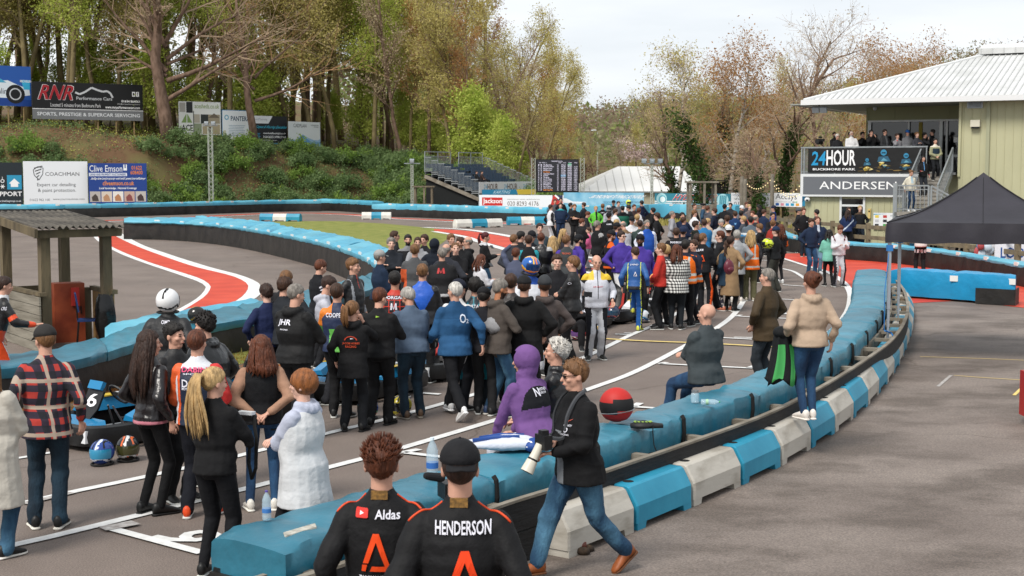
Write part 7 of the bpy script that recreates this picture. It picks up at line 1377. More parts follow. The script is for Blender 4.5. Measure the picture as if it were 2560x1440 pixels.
shb(A_-ax*.1,Bv+ax*.1,2.08,2.08,.06,.14,m_old,'beam');shb(Dv-ax*.1,Cv+ax*.1,2.28,2.28,.06,.14,m_old,'beam');shb(A_-ax*.11-lv*.06,Dv-ax*.11+lv*.06,2.10,2.33,.05,.15,m_old,'beam');shb(Bv+ax*.1,Cv+ax*.1,2.08,2.30,.05,.12,m_old,'beam')
def planks(a,b,z0,z1,m,nm,k=5):
 mb=MB().use(m)
 for i in range(k):h=(z1-z0)/k;mb.bar(a-A_+Vector((0,0,z0+h*(i+.5))),b-A_+Vector((0,0,z0+h*(i+.5))),.03,h-.012)
 return mb.build(nm,sh)
planks(A_-ax.normalized()*.06,Dv-ax.normalized()*.02,0,.98,m_pl,'plank_panel',6);planks(A_+(Bv-A_)*.0+Vector((.05,.0,0))*0+Vector((0,-.09,0)),Bv.lerp(A_,.45)+Vector((0,-.09,0)),-.02,.0,m_pl,'sill',1)
mb=MB().use(m_old);mb.bar(Bv.lerp(Cv,.45)-A_+Vector((0,0,1.0)),Bv-A_+Vector((0,0,1.0)),.1,.08);mb.bar(A_-A_+Vector((0,0,1.02)),Dv-A_+Vector((0,0,1.02)),.12,.06);mb.build('top_rail',sh)
mb=MB().use(mat('peeling_ply','#b08a58',rough=.9,c2='#7d6a4e',vs=5,det=8,sx=(1,1,.5)));mb.bar(Bv.lerp(Cv,.03)-A_+Vector((0,0,.5)),Bv.lerp(Cv,.43)-A_+Vector((0,0,.5)),.03,.96);mb.build('plywood_panel',sh)
planks(Dv,Cv,.0,.98,m_old,'plank_panel',5)
mb=MB().use(mat('black_bin_bag','#0c0c0d',rough=.22,bump=1,bs=5));mb.ball((0,0,.55),(.19,.15,.52),18,14,fn=lambda d:1+.12*noise.noise(d*3)+.07*noise.noise(d*8)-(.25 if d.z>.8 else 0));simple('bin_bag','shiny black bin bag hanging from the plywood side of the shelter','bin bag',tuple(Bv+Vector((-.15,-.12,.0))),mb)
c=thing('chair','blue plastic chair with black legs inside the timber shelter','chair',tuple(Bv+Vector((-.62,.45,0))),1.9);mbl=c_('#24427a')
MB().use(mbl).box((0,0,.45),(.42,.42,.03)).build('seat',c);MB().use(mbl).box((0,.21,.78),(.40,.03,.34),Matrix.Rotation(-.15,3,'X')).build('backrest',c)
for sx_ in(-1,1):
 for sy_ in(-1,1):MB().use(BLACK()).tube([(sx_*.18,sy_*.18,.44),(sx_*.2,sy_*.22,0)],.012,6).build('leg',c)
 MB().use(BLACK()).tube([(sx_*.17,.2,.44),(sx_*.16,.22,.8)],.012,6).build('back_frame',c)
t=thing('cabinet','rust red metal cabinet standing inside the timber shelter','cabinet',tuple(Bv+Vector((-1.15,.9,0))),.5);MB().use(mat('rust_red','#7a3018',rough=.6,c2='#9a4828',vs=3)).box((0,0,.55),(.55,.4,1.1)).build('body',t);MB().use(BLACK()).box((.2,-.21,.6),(.02,.02,.14)).build('handle',t);MB().use(c_('#b83028')).box((.1,-.22,.85),(.14,.06,.34)).build('extinguisher_box',t)
t=simple('notice_board','white board with a black digit on the plank panel of the shelter','sign',tuple(Dv+Vector((.25,-.9,.62))),MB().use(WHITE()).box((0,0,.15),(.26,.02,.3)).use(BLACK()).box((0,-.012,.15),(.05,.005,.18)),.3)
m_bark=mat('grey_brown_bark','#5c493b',rough=1,c2='#80695a',vs=4,bump=1,bs=14,sx=(1,1,.4),det=8);m_bark2=mat('olive_bark','#62553c',rough=1,c2='#827552',vs=2,bump=.8,bs=10,sx=(1,1,.4),det=8)
m_birch=mat('birch_bark','#b5ada0',rough=.9,c2='#4b443c',vs=2.6,sx=(1,1,3),lo=.48,hi=.62,det=8);m_twig=mat('twig_brown','#937e68',rough=1);m_twigo=mat('twig_orange','#9c7a58',rough=1)
def m_leaf(nm,c,c2):
 m=mat(nm,c,rough=.8,c2=c2,vs=.6,det=6,lo=.3,hi=.7);t=m.node_tree;b=t.nodes['Principled BSDF'];tr=N(t,'ShaderNodeBsdfTranslucent');mx=N(t,'ShaderNodeMixShader');mx.inputs[0].default_value=.45
 src=b.inputs['Base Color'].links[0].from_socket;t.links.new(src,tr.inputs[0]);t.links.new(b.outputs[0],mx.inputs[1]);t.links.new(tr.outputs[0],mx.inputs[2]);t.links.new(mx.outputs[0],t.nodes['Material Output'].inputs[0]);return m
LF={'fresh':m_leaf('fresh_leaves','#96ab40','#c8cc6c'),'olive':m_leaf('olive_leaves','#99934e','#c0b46c'),'amber':m_leaf('amber_buds','#9a6c3c','#b98d58'),'yellow':m_leaf('yellow_catkins','#aea45a','#cabd7c'),'ivy':m_leaf('ivy_leaves','#29401a','#4d692c'),'shrub':m_leaf('shrub_leaves','#4b6638','#8ba06a'),'tan':m_leaf('tan_buds','#a8957a','#c6b595'),'fargrey':m_leaf('grey_olive_far','#86805f','#a39d7c'),'farbrown':m_leaf('brown_far','#806c58','#9a8674'),'fargreen':m_leaf('green_far','#6c7a48','#8f9658'),'deep':m_leaf('deep_green_leaves','#66863a','#8fa850')}
def leaf_cloud(centers,n,spread,size,seed,squash=.6,vdir=None,up=.5):
 r=np.random.default_rng(seed);C=np.asarray(centers,float)if len(centers)else np.zeros((1,3));idx=r.integers(0,len(C),n);P_=C[idx]+r.normal(size=(n,3))*np.array([spread,spread,spread*squash])
 a=r.normal(size=(n,3));a/=np.linalg.norm(a,axis=1)[:,None];b=r.normal(size=(n,3));b-=(b*a).sum(1)[:,None]*a;b/=np.linalg.norm(b,axis=1)[:,None]
 s=size*r.uniform(.6,1.4,n)[:,None];V=np.stack([P_-a*s,P_+b*s*.55,P_+a*s,P_-b*s*.55],1).reshape(-1,3);return V
def quads_mesh(name,V,m):
 n=len(V)//4;me=bpy.data.meshes.new(name);me.vertices.add(n*4);me.vertices.foreach_set('co',V.ravel());me.loops.add(n*4);me.loops.foreach_set('vertex_index',np.arange(n*4));me.polygons.add(n);me.polygons.foreach_set('loop_start',np.arange(n)*4);me.polygons.foreach_set('loop_total',np.full(n,4));me.materials.append(m);me.update();me.validate();return me
def grow(rnd,H,r0,first=.35,nb=9,spread=.55,depth=3,wob=.08,lean=0,ratio=.62,up=.35,limb=None,min_r=.012,top=1.0,fork=None):
 """returns list of (points, radii, level) and the twig end points"""
 out=[];tips=[]
 def branch(p,d,L_,r,lv):
  n=7 if lv==0 else(5 if lv==1 else 4);pts=[p.copy()];rad=[r];q=p.copy();dd=d.copy();
  for i in range(n):
   dd=(dd+Vector((rnd.gauss(0,wob),rnd.gauss(0,wob),rnd.gauss(0,wob*.6)+(up*.12 if lv else 0)))).normalized();q=q+dd*(L_/n);pts.append(q.copy());rad.append(max(min_r*.5,r*(1-(i+1)/n*(.72 if lv==0 else .85))))
  out.append((pts,rad,lv))
  if lv>=depth:tips.extend(pts[1:]);return
  k=nb if lv==0 else max(3,int(nb*(.62 if lv==1 else .5)))
  for i in range(k):
   f=first+(top-first)*(i+rnd.random())/k if lv==0 else .2+.8*(i+rnd.random())/k
   j=min(n-1,int(f*n));u=f*n-j;bp_=pts[j].lerp(pts[j+1],max(0,min(1,u)));ang=rnd.uniform(0,2*pi);td=(pts[j+1]-pts[j]).normalized()
   sd=td.orthogonal().normalized();sd=Matrix.Rotation(ang,3,td)@sd;tilt=rnd.uniform(.7,1.25)*spread;nd_=(td*cos(tilt)+sd*sin(tilt)).normalized()
   if lv==0:nd_=(nd_+Vector((0,0,up*.3))).normalized()
   LL=(H*ratio*.55 if lv==0 else L_*ratio)*(1-.45*f if lv==0 else rnd.uniform(.6,1));rr_=rad[j]*(.55 if lv==0 else .6)
   if LL>.08:branch(bp_,nd_,LL,max(min_r,rr_),lv+1)
 branch(Vector((0,0,-.2)),Vector((lean,rnd.uniform(-.05,.05),1)).normalized(),H,r0,0)
 for L_ in(limb or[]):
  p,d,l,r=L_;branch(Vector(p),Vector(d).normalized(),l,r,1)
 return out,tips
def tree_meshes(name,out,bark,twig,tips,leaf=None,nleaf=0,lsize=.12,lspread=.35,seed=0,ivy=None,sag=0):
 tr=MB().use(bark);tw=MB().use(twig)
 for pts,rad,lv in out:
  if lv==0:tr.tube(pts,rad,9)
  elif lv==1:tr.tube(pts,rad,6,cap=False)
  else:tw.tube(pts,rad,3,cap=False)
 res=[('trunk',tr.mesh(name+'_trunk',True))]
 if tw.f:res.append(('branches',tw.mesh(name+'_twigs')))
 if nleaf:V=leaf_cloud([tuple(t)for t in tips],nleaf,lspread,lsize,seed);res.append(('crown',quads_mesh(name+'_crown',V,LF[leaf])))
 if ivy:
  P0=[p for pts,rad,lv in out if lv<=ivy[2]for i,p in enumerate(pts)];cs=[]
  for pts,rad,lv in out:
   if lv>ivy[2]:continue
   for i in range(len(pts)-1):
    for u in np.linspace(0,1,8):q=pts[i].lerp(pts[i+1],u);(q.z<ivy[0])and cs.append(tuple(q))
  if cs:V=leaf_cloud(cs,ivy[1],ivy[3],.11,seed+5,1.2);res.append(('ivy',quads_mesh(name+'_ivy',V,LF['ivy'])))
 return res
def place_tree(kit,label,x,y,s=1,rz=0,group=None,name='tree',cat='tree',z=None,sz=None):
 t=thing(name,label,cat,(x,y,(tz(x,y)if z is None else z)-.1),rz,group);t.scale=(s,s,sz or s)
 for nm,me in kit:link(nm,me,t)
 return t
rd=random.Random(11)
KIT={}
for i in range(4):
 o_,tp_=grow(random.Random(40+i),19+i,.20+.03*i,.30,13,.75,3,.07,rnd_ if False else rd.uniform(-.05,.05),.42,.25,min_r=.022)
 KIT['wood%d'%i]=tree_meshes('wood%d'%i,o_,m_bark2,m_twig,tp_,('fresh','olive','yellow','fresh')[i],(8000,8500,7500,8000)[i],.105,.65,60+i)
for i in range(3):
 o_,tp_=grow(random.Random(70+i),18+i,.22,.28,14,.62,3,.08,rd.uniform(-.05,.05),.46,.5,min_r=.020)
 KIT['bare%d'%i]=tree_meshes('bare%d'%i,o_,m_bark,(m_twig,m_twigo,m_twig)[i],tp_,('tan','amber','olive')[i],(1800,3600,1800)[i],.10,.4,80+i)
o_,tp_=grow(random.Random(5),20,.16,.5,7,.6,2,.04,.02,.3,.5,min_r=.02);KIT['pole']=tree_meshes('pole',o_,m_bark,m_twig,tp_,'olive',500,.12,.5,3)
o_,tp_=grow(random.Random(8),7,.06,.15,12,.7,2,.12,0,.6,.2,min_r=.012);KIT['sapling']=tree_meshes('sapling',o_,m_bark2,m_twig,tp_,'fresh',3800,.12,.5,4)
def crestY(x):return float(np.interp(x,[-60,-30,-20,-12,-6,2,8],[104,109,118,120.5,113,104,101.5]))+11
k=0;spots=[]
rw=random.Random(21)
for row,(dy,n,s0)in enumerate(((2.5,22,.92),(7,24,1.0),(12,24,1.05),(19,24,1.12),(28,24,1.2),(40,24,1.3))):
 for j in range(n):
  x=-58+(68+dy*.3)*(j+rw.uniform(.15,.85))/n;y=crestY(x)+dy+rw.uniform(-1.5,1.5)
  if abs(x+28.9)<2.2 and dy<4:continue
  if x>-3 and dy<4:y+=5
  if x/y>.034:continue
  hs=float(np.interp(x/y,[-.45,-.12,-.07,-.02,.02,.05],[1.15,1.08,.92,.74,.55,.45]))*s0
  u=rw.random();xr=x/y
  if xr<-.16:kind=rw.choice(['wood0','wood1','wood2','wood3','bare0','pole','wood3','wood2','wood0'])
  elif xr<-.05:kind=rw.choice(['wood0','wood1','wood2','bare1','wood1','bare0','wood3'])
  else:kind=rw.choice(['bare1','bare0','wood2','bare1','bare2','wood2'])
  lab={'w':'slim woodland tree in fresh green leaf on the left bank','b':'slim leafless woodland tree with brown twigs on the left bank','p':'straight bare pole of a tree in the wood on the left bank'}[kind[0]]
  place_tree(KIT[kind],lab,x,y,hs*rw.uniform(.88,1.12),rw.uniform(0,6.3),'trees of the left wood: '+lab.split(' woodland')[0].split(' pole')[0],name='woodland_tree')
for j in range(42):
 x=rw.uniform(-56,1);y=crestY(x)+rw.uniform(-1,22);place_tree(KIT['sapling'],'low fresh green sapling under the tall trees of the left wood',x,y,rw.uniform(.6,1.1),rw.uniform(0,6),'green saplings in the left wood',name='sapling',cat='sapling')
bigx,bigy=D(420,330,120).x,120
limbs=[((0,0,6.0),(-.75,0,.7),8.5,.24),((0,0,5.6),(-.95,.1,.45),7.0,.18),((0,0,3.6),(.9,-.1,.40),9.5,.22),((0,0,5.2),(1,0,.22),10,.24),((0,0,7),(.8,.1,.6),9,.2),((0,0,8),(-.4,.1,.9),9,.24),((0,0,8.5),(.5,-.1,.8),9,.22),((0,0,6.6),(.9,.3,.30),8,.16)]
o_,tp_=grow(random.Random(3),17,.62,.42,13,.7,3,.09,.01,.55,.35,limb=limbs,min_r=.022)
kt=tree_meshes('bigtree',o_,m_bark,m_twig,tp_,'tan',1500,.07,.4,9);place_tree(kt,'big bare tree with thick trunk and wide limbs, left of the shed hoarding',bigx,bigy,1,0,name='bare_tree')
o_,tp_=grow(random.Random(13),14,.38,.35,12,.8,3,.11,-.02,.6,.3,limb=[((0,0,4),(1,0,.35),8,.16),((0,0,5),(-.8,0,.6),5,.14),((0,0,6),(.7,.2,.8),7,.15)],min_r=.02)
kt=tree_meshes('secondtree',o_,m_bark,m_twigo,tp_,'tan',1500,.07,.4,19);q=D(632,290,124);place_tree(kt,'second bare tree with spreading limbs behind the blue edged hoarding',q.x,125,1,0,name='bare_tree')
def birch(seed,H,leaf='yellow',nl=3200):
 o_,tp_=grow(random.Random(seed),H,.17,.28,15,.92,3,.10,random.Random(seed).uniform(-.05,.05),.66,.30,min_r=.012)
 for pts,rad,lv in o_:
  if lv>=2:
   for i,p in enumerate(pts):p.z-=.07*i*i*.5
 return tree_meshes('birch%d'%seed,o_,m_birch,m_twig,tp_,leaf,int(nl*1.6),.075,.45,seed)
RT=[('birch',201,'yellow',1700,118,80,102,'birch with white trunk and drooping yellow green twigs, left end of the right hand trees',3000),('birch',202,'amber',1830,100,80,98,'birch with russet crown in the middle of the right hand trees',4200),('birch',203,'yellow',1770,215,80,106,'smaller pale birch between the yellow birch and the russet birch',2200),('birch',204,'amber',1890,160,80,108,'thin trunked birch with russet twigs right of the russet birch',2200)]
for _,sd,lf,px,ytop,yb,Y,lab,nl in RT:
 tp2_=D(px,ytop,Y);gz_=tz(tp2_.x,Y);H=tp2_.z-gz_;place_tree(birch(sd,H*.92,lf,nl),lab,tp2_.x,Y,1,0,name='birch_tree')
def ivytree(seed,H,r0,ivz,leaf='tan',nl=700,lean=0,spread=.55,nb=14,ivn=2600,ivs=.24,lvl=0):
 o_,tp_=grow(random.Random(seed),H,r0,.26,nb-2,spread*1.4,3,.11,lean,.66,.35,min_r=.012);return tree_meshes('ivytree%d'%seed,o_,m_bark,m_twig,tp_,leaf,nl,.07,.35,seed,ivy=(ivz,ivn,lvl,ivs))
for seed,px,ytop,Y,ivz,leaf,nl,lean,lab,sp_,ivn in((301,1958,55,95,6.2,'tan',900,0,'tall leafless tree with a thick ivy covered trunk, nearest the building sign',.62,3600),(302,2085,15,100,3.0,'tan',700,.02,'tallest leafless tree, its fine crown against the sky left of the white roof',.6,500),(303,1828,225,100,7,'tan',300,0,'leafless tree with an ivy clad stem behind the tall timber posts',.5,2000),(304,1702,240,97,3.6,'tan',300,0,'short leafless tree with a column of ivy in front of the white marquee',.4,1100),(305,1768,235,95,7.5,'olive',700,-.05,'tree smothered in dark ivy behind the marshal stand',.7,3400),(306,1878,300,92,3.6,'tan',250,.08,'leaning leafless tree with a bent limb beside the ivy column',.7,700),(307,1905,330,90,3.0,'tan',200,0,'stunted ivy clad stump like tree between the tall timber posts',.6,1400)):
 tp2_=D(px,ytop,Y);gz_=tz(tp2_.x,Y);H=tp2_.z-gz_;place_tree(ivytree(seed,H*.9,.22 if seed!=301 else .30,ivz,leaf,nl,lean,sp_,15,ivn,.22 if seed!=305 else .4),lab,tp2_.x,Y,1,0,name='ivy_clad_tree' if seed!=302 else 'bare_tree')
for sd,px,ytop,Y,lab in((401,2290,70,105,'weeping birch with amber catkins above the white roof'),(402,2215,105,112,'smaller amber birch left of the weeping birch above the roof'),(403,2360,110,118,'amber tree right of the weeping birch, just over the roof ridge')):
 tp2_=D(px,ytop,Y);gz_=tz(tp2_.x,Y);place_tree(birch(sd,(tp2_.z-gz_)*.92,'amber',3600),lab,tp2_.x,Y,1,0,name='birch_tree')
rm=random.Random(77)
for j in range(54):
 px=rm.uniform(1400,2420);Y=rm.uniform(115,200)
 if px<1800 and Y<165:Y+=60
 if px<1800 and rm.random()<.4:continue
 x=(px-1280)/F*Y;gz_=tz(x,Y);s=rm.uniform(.36,.62)*(.75 if px<1620 else 1);kind=rm.choice(['bare0','bare1','bare2','bare0','wood2']if px>1560 else['bare1','wood2','bare2'])
 place_tree(KIT[kind],'small twiggy tree in the scrub belt behind the marquee and the ivy clad trees',x,Y,s,rm.uniform(0,6),'small twiggy trees of the scrub belt',name='scrub_tree')
def far_wood(name,n,xr,yr,seed,cols,zfac=1,dens=150,hgt=(5,10)):
 r=np.random.default_rng(seed);X=r.uniform(*xr,n);Y=r.uniform(*yr,n);Hh=r.uniform(*hgt,n);kinds=np.clip(((vnoise(np.stack([X,Y,X*0],1),.05,seed)*.9+r.normal(size=n)*.45+1)*.5*len(cols)).astype(int),0,len(cols)-1)
 for c in range(len(cols)):
  V=[]
  for i in np.where(kinds==c)[0]:
   gz_=tz(X[i],Y[i]);h=Hh[i];cen=np.stack([X[i]+r.normal(size=14)*h*.26,Y[i]+r.normal(size=14)*h*.26,gz_+h*r.uniform(.25,.95,14)],1);V.append(leaf_cloud(cen,dens,h*.10,h*.042,int(r.integers(1e6)),1.0))
  if V:tag(link(name,quads_mesh(name,np.concatenate(V),LF[cols[c]])),kind='stuff',label=None)
far_wood('distant_wood',1100,(-30,330),(330,520),1,['fargreen','fargrey','fargrey','farbrown','farbrown','olive'],dens=130,hgt=(6,10))
far_wood('hillside_scrub',330,(15,200),(180,330),2,['fargreen','olive','fargrey','tan'],dens=150,hgt=(3,6))
far_wood('distant_wood',130,(-40,40),(170,330),4,['fargreen','fargrey','farbrown'],dens=200,hgt=(7,12))
q=D(1590,385,150);V=leaf_cloud([(rm.gauss(0,.9),rm.gauss(0,.5),1.2+rm.random()*2)for _ in range(26)],1600,.35,.09,6);t=thing('blossom_tree','small tree in pale pink blossom in the scrub above the marquee roof','tree',(q.x,150,q.z-1.8));link('crown',quads_mesh('blossom',V,mat('blossom_pink','#b8a3a0',rough=.9)),t);MB().use(m_bark).tube([(0,0,-3),(0,0,2)],[.12,.06],6).build('trunk',t)
q=D(1440,440,142);V=leaf_cloud([(rm.gauss(0,1.0),rm.gauss(0,.6),rm.random()*2.6)for _ in range(30)],2600,.45,.08,16);t=thing('dead_bush','rounded brown leafless bush right of the timing screen','bush',(q.x,142,tz(q.x,142)+.8));link('crown',quads_mesh('dead',V,mat('dead_brown','#5a4030',rough=1)),t);MB().use(m_bark).tube([(0,0,-1.4),(0,0,1.6)],[.1,.05],6).build('stem',t)
def shrub_mesh(seed,tone='shrub',n=1500):
 r=random.Random(seed);cs=[]
 for k in range(46):
  a=r.uniform(0,6.28);rr_=sqrt(r.random());cs.append((cos(a)*rr_*1.15,sin(a)*rr_*1.0,.25+r.random()*(1.25-.7*rr_)))
 V=leaf_cloud(cs,n,.17,.085,seed,.9);st_=MB().use(m_bark2)
 for c in cs[:14]:st_.tube([(0,0,-.4),(c[0]*.5,c[1]*.5,c[2]*.4),c],[.03,.02,.008],4)
 return[('foliage',quads_mesh('shrub%d'%seed,V,LF[tone])),('stems',st_.mesh('shrubstem'))]
SK=[shrub_mesh(500+i,('shrub','shrub','deep')[i%3])for i in range(4)]
rs=random.Random(31);cnt=0
for j in range(640):
 x=rs.uniform(-52,3);f=rs.random()**.8;y=crestY(x)-11+1.0+f*11.5
 dens=float(np.interp(x,[-52,-36,-30,-22,-4,3],[.85,.85,.7,.72,.8,.7]))*(1-.55*(f>.75)*(x<-20))
 if-33<x<-27 and .25<f<.8:dens*=.55
 if rs.random()>dens or cnt>=290:continue
 if(-46<x<-30 and f>.42 and y>111)or(-31<x<-14 and f>.60):continue
 cnt+=1;t=place_tree(SK[rs.randrange(4)],'leafy green shrub growing on the slope of the left bank',x,y,rs.uniform(.7,1.25),rs.uniform(0,6),'shrubs on the slope of the left bank',name='shrub',cat='shrub');t.location.z+=.0
gc=[]
for _ in range(5200):
 x=rs.uniform(-55,4);f=rs.random();
 if rs.random()<(.38 if x<-24 and f>.45 else 1)*(.5 if-36<x<-27 and f>.3 else 1):y=crestY(x)-11+f*11;gc.append((x,y,tz(x,y)+rs.random()*.35))
tag(link('undergrowth',quads_mesh('undergrowth',leaf_cloud(gc,60000,.28,.075,92,.6),LF['shrub'])),kind='stuff')
gc=[(x,crestY(x)-8+rs.random()*26,0)for x in(rs.uniform(-55,4)for _ in range(1200))];gc=[(x,y,tz(x,y)+rs.random()*.4)for x,y,_ in gc];tag(link('undergrowth',quads_mesh('undergrowth',leaf_cloud(gc,16000,.4,.07,93,.6),LF['fresh'])),kind='stuff')
V=leaf_cloud([(x,y,tz(x,y))for x,y in((rs.uniform(-55,4),0)for _ in range(1400))for y in(crestY(x)-11+rs.random()*26,)],26000,.5,.07,91,.12);tag(link('leaf_litter',quads_mesh('leaf_litter',V,mat('dry_litter','#6b4a30',rough=1,c2='#8f6c48',vs=2))),kind='stuff')
def grass_band(name,P0,w,n,h,m,seed):
 r=np.random.default_rng(seed);L_=[G(*p)for p in P0];L_=resample(catmull(L_,60),60);A=np.array([p[:]for p in L_]);i=r.integers(0,59,n);u=r.random(n)[:,None];P_=A[i]*(1-u)+A[i+1]*u+r.normal(size=(n,3))*np.array([w,w,0]);P_[:,2]=0
 a=r.uniform(0,6.28,n);d=np.stack([np.cos(a),np.sin(a),np.zeros(n)],1)*.01*h/.05;t=np.stack([r.normal(size=n)*.3*h,r.normal(size=n)*.3*h,h*r.uniform(.5,1.3,n)],1);V=np.stack([P_-d,P_+d,P_+t+d*.2,P_+t-d*.2],1).reshape(-1,3);return tag(link(name,quads_mesh(name,V,m)),kind='stuff')
grass_band('grass_tufts',[(500,880),(600,862),(760,842),(900,828)],.28,9000,.07,LF['olive'],3)
grass_band('moss_tufts',[(80,1040),(250,990),(420,940),(560,905),(700,880)],.3,7000,.03,mat('orange_moss','#a8641c',rough=1,c2='#6a5a20',vs=4),5)
grass_band('grass_verge',[(1650,562),(1760,562),(1860,568),(1930,585)],.9,5000,.3,LF['olive'],6)
m_bk=mat('kart_black_plastic','#141415',rough=.45,var=.2,vs=5,bump=.2,bs=30);m_tyre=mat('tyre','#101010',rough=.85);m_rim=mat('rim','#8a8c8e',rough=.35,metal=.6);m_kb=mat('kart_blue','#1c78a8',rough=.25);m_ky=mat('kart_yellow','#d8b838',rough=.25);m_kw=mat('kart_white','#d8dadc',rough=.25);m_kr=mat('seat_red','#a82a22',rough=.5);m_kt=mat('steel_tube','#9a9c9e',rough=.3,metal=.7)
def kart(loc,rz,label,num,accent=m_kb,second=m_ky):
 t=thing('racing_kart',label,'go kart',loc,rz,'karts lined up on the grid')
 P_=[]
 for i in range(40):
  a=2*pi*i/40;x=.66*(abs(cos(a))**.45)*(1 if cos(a)>0 else-1);y=.98*(abs(sin(a))**.45)*(1 if sin(a)>0 else-1);P_.append((x,y))
 mb=MB().use(m_bk);mb.loft([[Vector((x*k_,y*k_,z))for x,y in P_]for k_,z in((.90,.05),(1,.06),(1.02,.17),(1.0,.27),(.93,.29),(.86,.25),(.86,.06))],cap=False);mb.build('bumper',t,auto=50)
 MB().use(m_dark).box((0,.1,.06),(1.0,1.5,.02)).build('floor_tray',t);fb=MB().use(m_kt)
 for sx_ in(-1,1):fb.tube([(sx_*.28,.8,.1),(sx_*.32,.2,.1),(sx_*.30,-.8,.1)],.016,6);fb.tube([(sx_*.12,.15,.12),(sx_*.05,.28,.40)],.012,6)
 fb.tube([(-.5,-.52,.14),(.5,-.52,.14)],.02,6);fb.build('frame',t)
 mb=MB().use(accent);mb.loft([[Vector((x,.93-.0,.20)),Vector((x*1.0,.62,.24)),Vector((x*.8,.58,.30)),Vector((x*.9,.90,.27))]for x in(-.42,-.2,0,.2,.42)]);mb.use(m_kw).loft([[Vector((x,.955,.10)),Vector((x,.90,.10)),Vector((x,.90,.24)),Vector((x,.945,.24))]for x in(-.5,.5)]);mb.build('nose_cone',t)
 mb=MB().use(m_bk);mb.loft([[Vector((x*k_,y,z))for x in(-.15,.15)]+[Vector((x*k_,y-.03,z))for x in(.15,-.15)]for k_,y,z in((.6,.66,.26),(1,.56,.40),(1.05,.47,.60),(.75,.43,.66))]);fp=mb.build('front_panel',t)
 pp=Panel(Vector((.14,.545,.40))+Vector((0,.012,.0)),(-1,0,0),Vector((0,-.10,.20)),.28,.22);pp.text(num,.15,.08,.85,.92,WHITE(),2);pp.mb.build('number',fp);MB().use(accent).box((0,.455,.66),(.26,.05,.10),Matrix.Rotation(.45,3,'X')).build('panel_top',fp)
 mb=MB().use(m_bk);mb.tube([Vector((cos(a)*.14,.16+sin(a)*.08,.52+sin(a)*.11))for a in np.linspace(0,2*pi,19)],.015,6);mb.box((0,.16,.52),(.2,.03,.04));mb.build('steering_wheel',t)
 mb=MB().use(m_bk);S2=[]
 for y,z,w in((.05,.12,.15),(-.10,.11,.18),(-.26,.16,.20),(-.36,.34,.20),(-.43,.56,.17),(-.46,.66,.13)):
  S2.append([Vector((w*cos(a),y+.05*(1-sin(a))*1,z+.10*abs(cos(a))**3))for a in np.linspace(pi,0,9)]+[Vector((w*1.1*cos(a),y-.03,z-.02+.10*abs(cos(a))**3))for a in np.linspace(0,pi,9)])
 mb.loft(S2);mb.build('seat',t,smooth=True);mb=MB().use(m_kr)
 for sx_ in(-1,1):mb.tube([(sx_*.12,-.05,.22),(sx_*.13,-.24,.30),(sx_*.10,-.37,.54)],[.02,.035,.025],6)
 mb.build('seat_bolster',t)
 for sx_ in(-1,1):
  mb=MB().use(accent);mb.loft([[Vector((sx_*.40,y,.28)),Vector((sx_*.64,y,.29)),Vector((sx_*.60,y,h)),Vector((sx_*.44,y,h+.02))]for y,h in((.38,.33),(.15,.42),(-.35,.44),(-.55,.36))]);mb.use(second).loft([[Vector((sx_*.41,y,h+.025)),Vector((sx_*.62,y,h+.012)),Vector((sx_*.62,y,h+.006)),Vector((sx_*.41,y,h+.01))]for y,h in((.10,.425),(-.12,.43))]);mb.use(m_kw).loft([[Vector((sx_*.41,y,h+.025)),Vector((sx_*.62,y,h+.012)),Vector((sx_*.62,y,h+.006)),Vector((sx_*.41,y,h+.01))]for y,h in((-.16,.43),(-.24,.435))]);mb.build('side_pod',t,auto=40)
  for y,w,r in((.62,.12,.13),(-.52,.19,.14)):
   wh=MB().use(m_tyre);M=Matrix.Rotation(pi/2,3,'Y');wh.lathe((sx_*.5,y,r),[(r*.5,-w/2),(r*.9,-w/2),(r,-w/2+.025),(r,w/2-.025),(r*.9,w/2),(r*.5,w/2)],18,M);ty=wh.build('wheel',t,auto=40);MB().use(m_rim).lathe((sx_*.5,y,r),[(0,-w/2+.01),(r*.52,-w/2+.01),(r*.52,w/2-.01),(0,w/2-.01)],12,M).build('rim',ty)
 mb=MB().use(m_kt);mb.box((.33,-.62,.24),(.24,.26,.26));mb.use(m_bk).box((.33,-.62,.42),(.18,.2,.1));mb.lathe((-.3,-.68,.28),[(0,-.16),(.07,-.16),(.07,.16),(0,.16)],12,Matrix.Rotation(pi/2,3,'X'));mb.build('engine',t)
 mb=MB().use(m_bk);mb.loft([[Vector((x,-.80,.28)),Vector((x,-.90,.28)),Vector((x,-.92,.52)),Vector((x,-.86,.54))]for x in(-.45,.45)]);mb.build('rear_guard',t)
 return t
def gk(px,py,rz,label,num,*a):p=G(px,py);return kart((p.x,p.y,.006),radians(rz),label,num,*a)
gk(328,1090,140,'blue and yellow kart with a white six, behind two helmets at far left','6')
gk(590,1040,150,'blue kart mostly hidden behind the woman in the black gilet','12')
gk(905,985,150,'blue and yellow kart with a white nought, behind the plain black overalls','10')
gk(1088,935,150,'blue, yellow and white kart with black side bumper, right of the slate jumper','14')
gk(1432,822,160,'blue and yellow kart with the white digits two five beside the white suited driver','25',m_kw)
gk(1530,800,150,'kart with a broad black side bumper between the white and the blue suited drivers','8',m_kw)
gk(1625,772,155,'white and yellow kart beyond the blue suited youth, its bumper on the grid line','9',m_kw)
def gh(px,py,rz,label,*a,z=0.006,**k):p=G(px,py,z);return helmet((p.x,p.y,z),radians(rz),label,*a,**k)
gh(256,1160,172,'blue and white helmet with a light blue visor on the ground at far left','#1f3f88','#cfd6e0','#2f8ab0','#cfd6e0')
gh(320,1150,190,'glossy black helmet with orange marks beside the blue and white helmet','#141517','#c8c8c8','#3a3a1c','#d0602a')
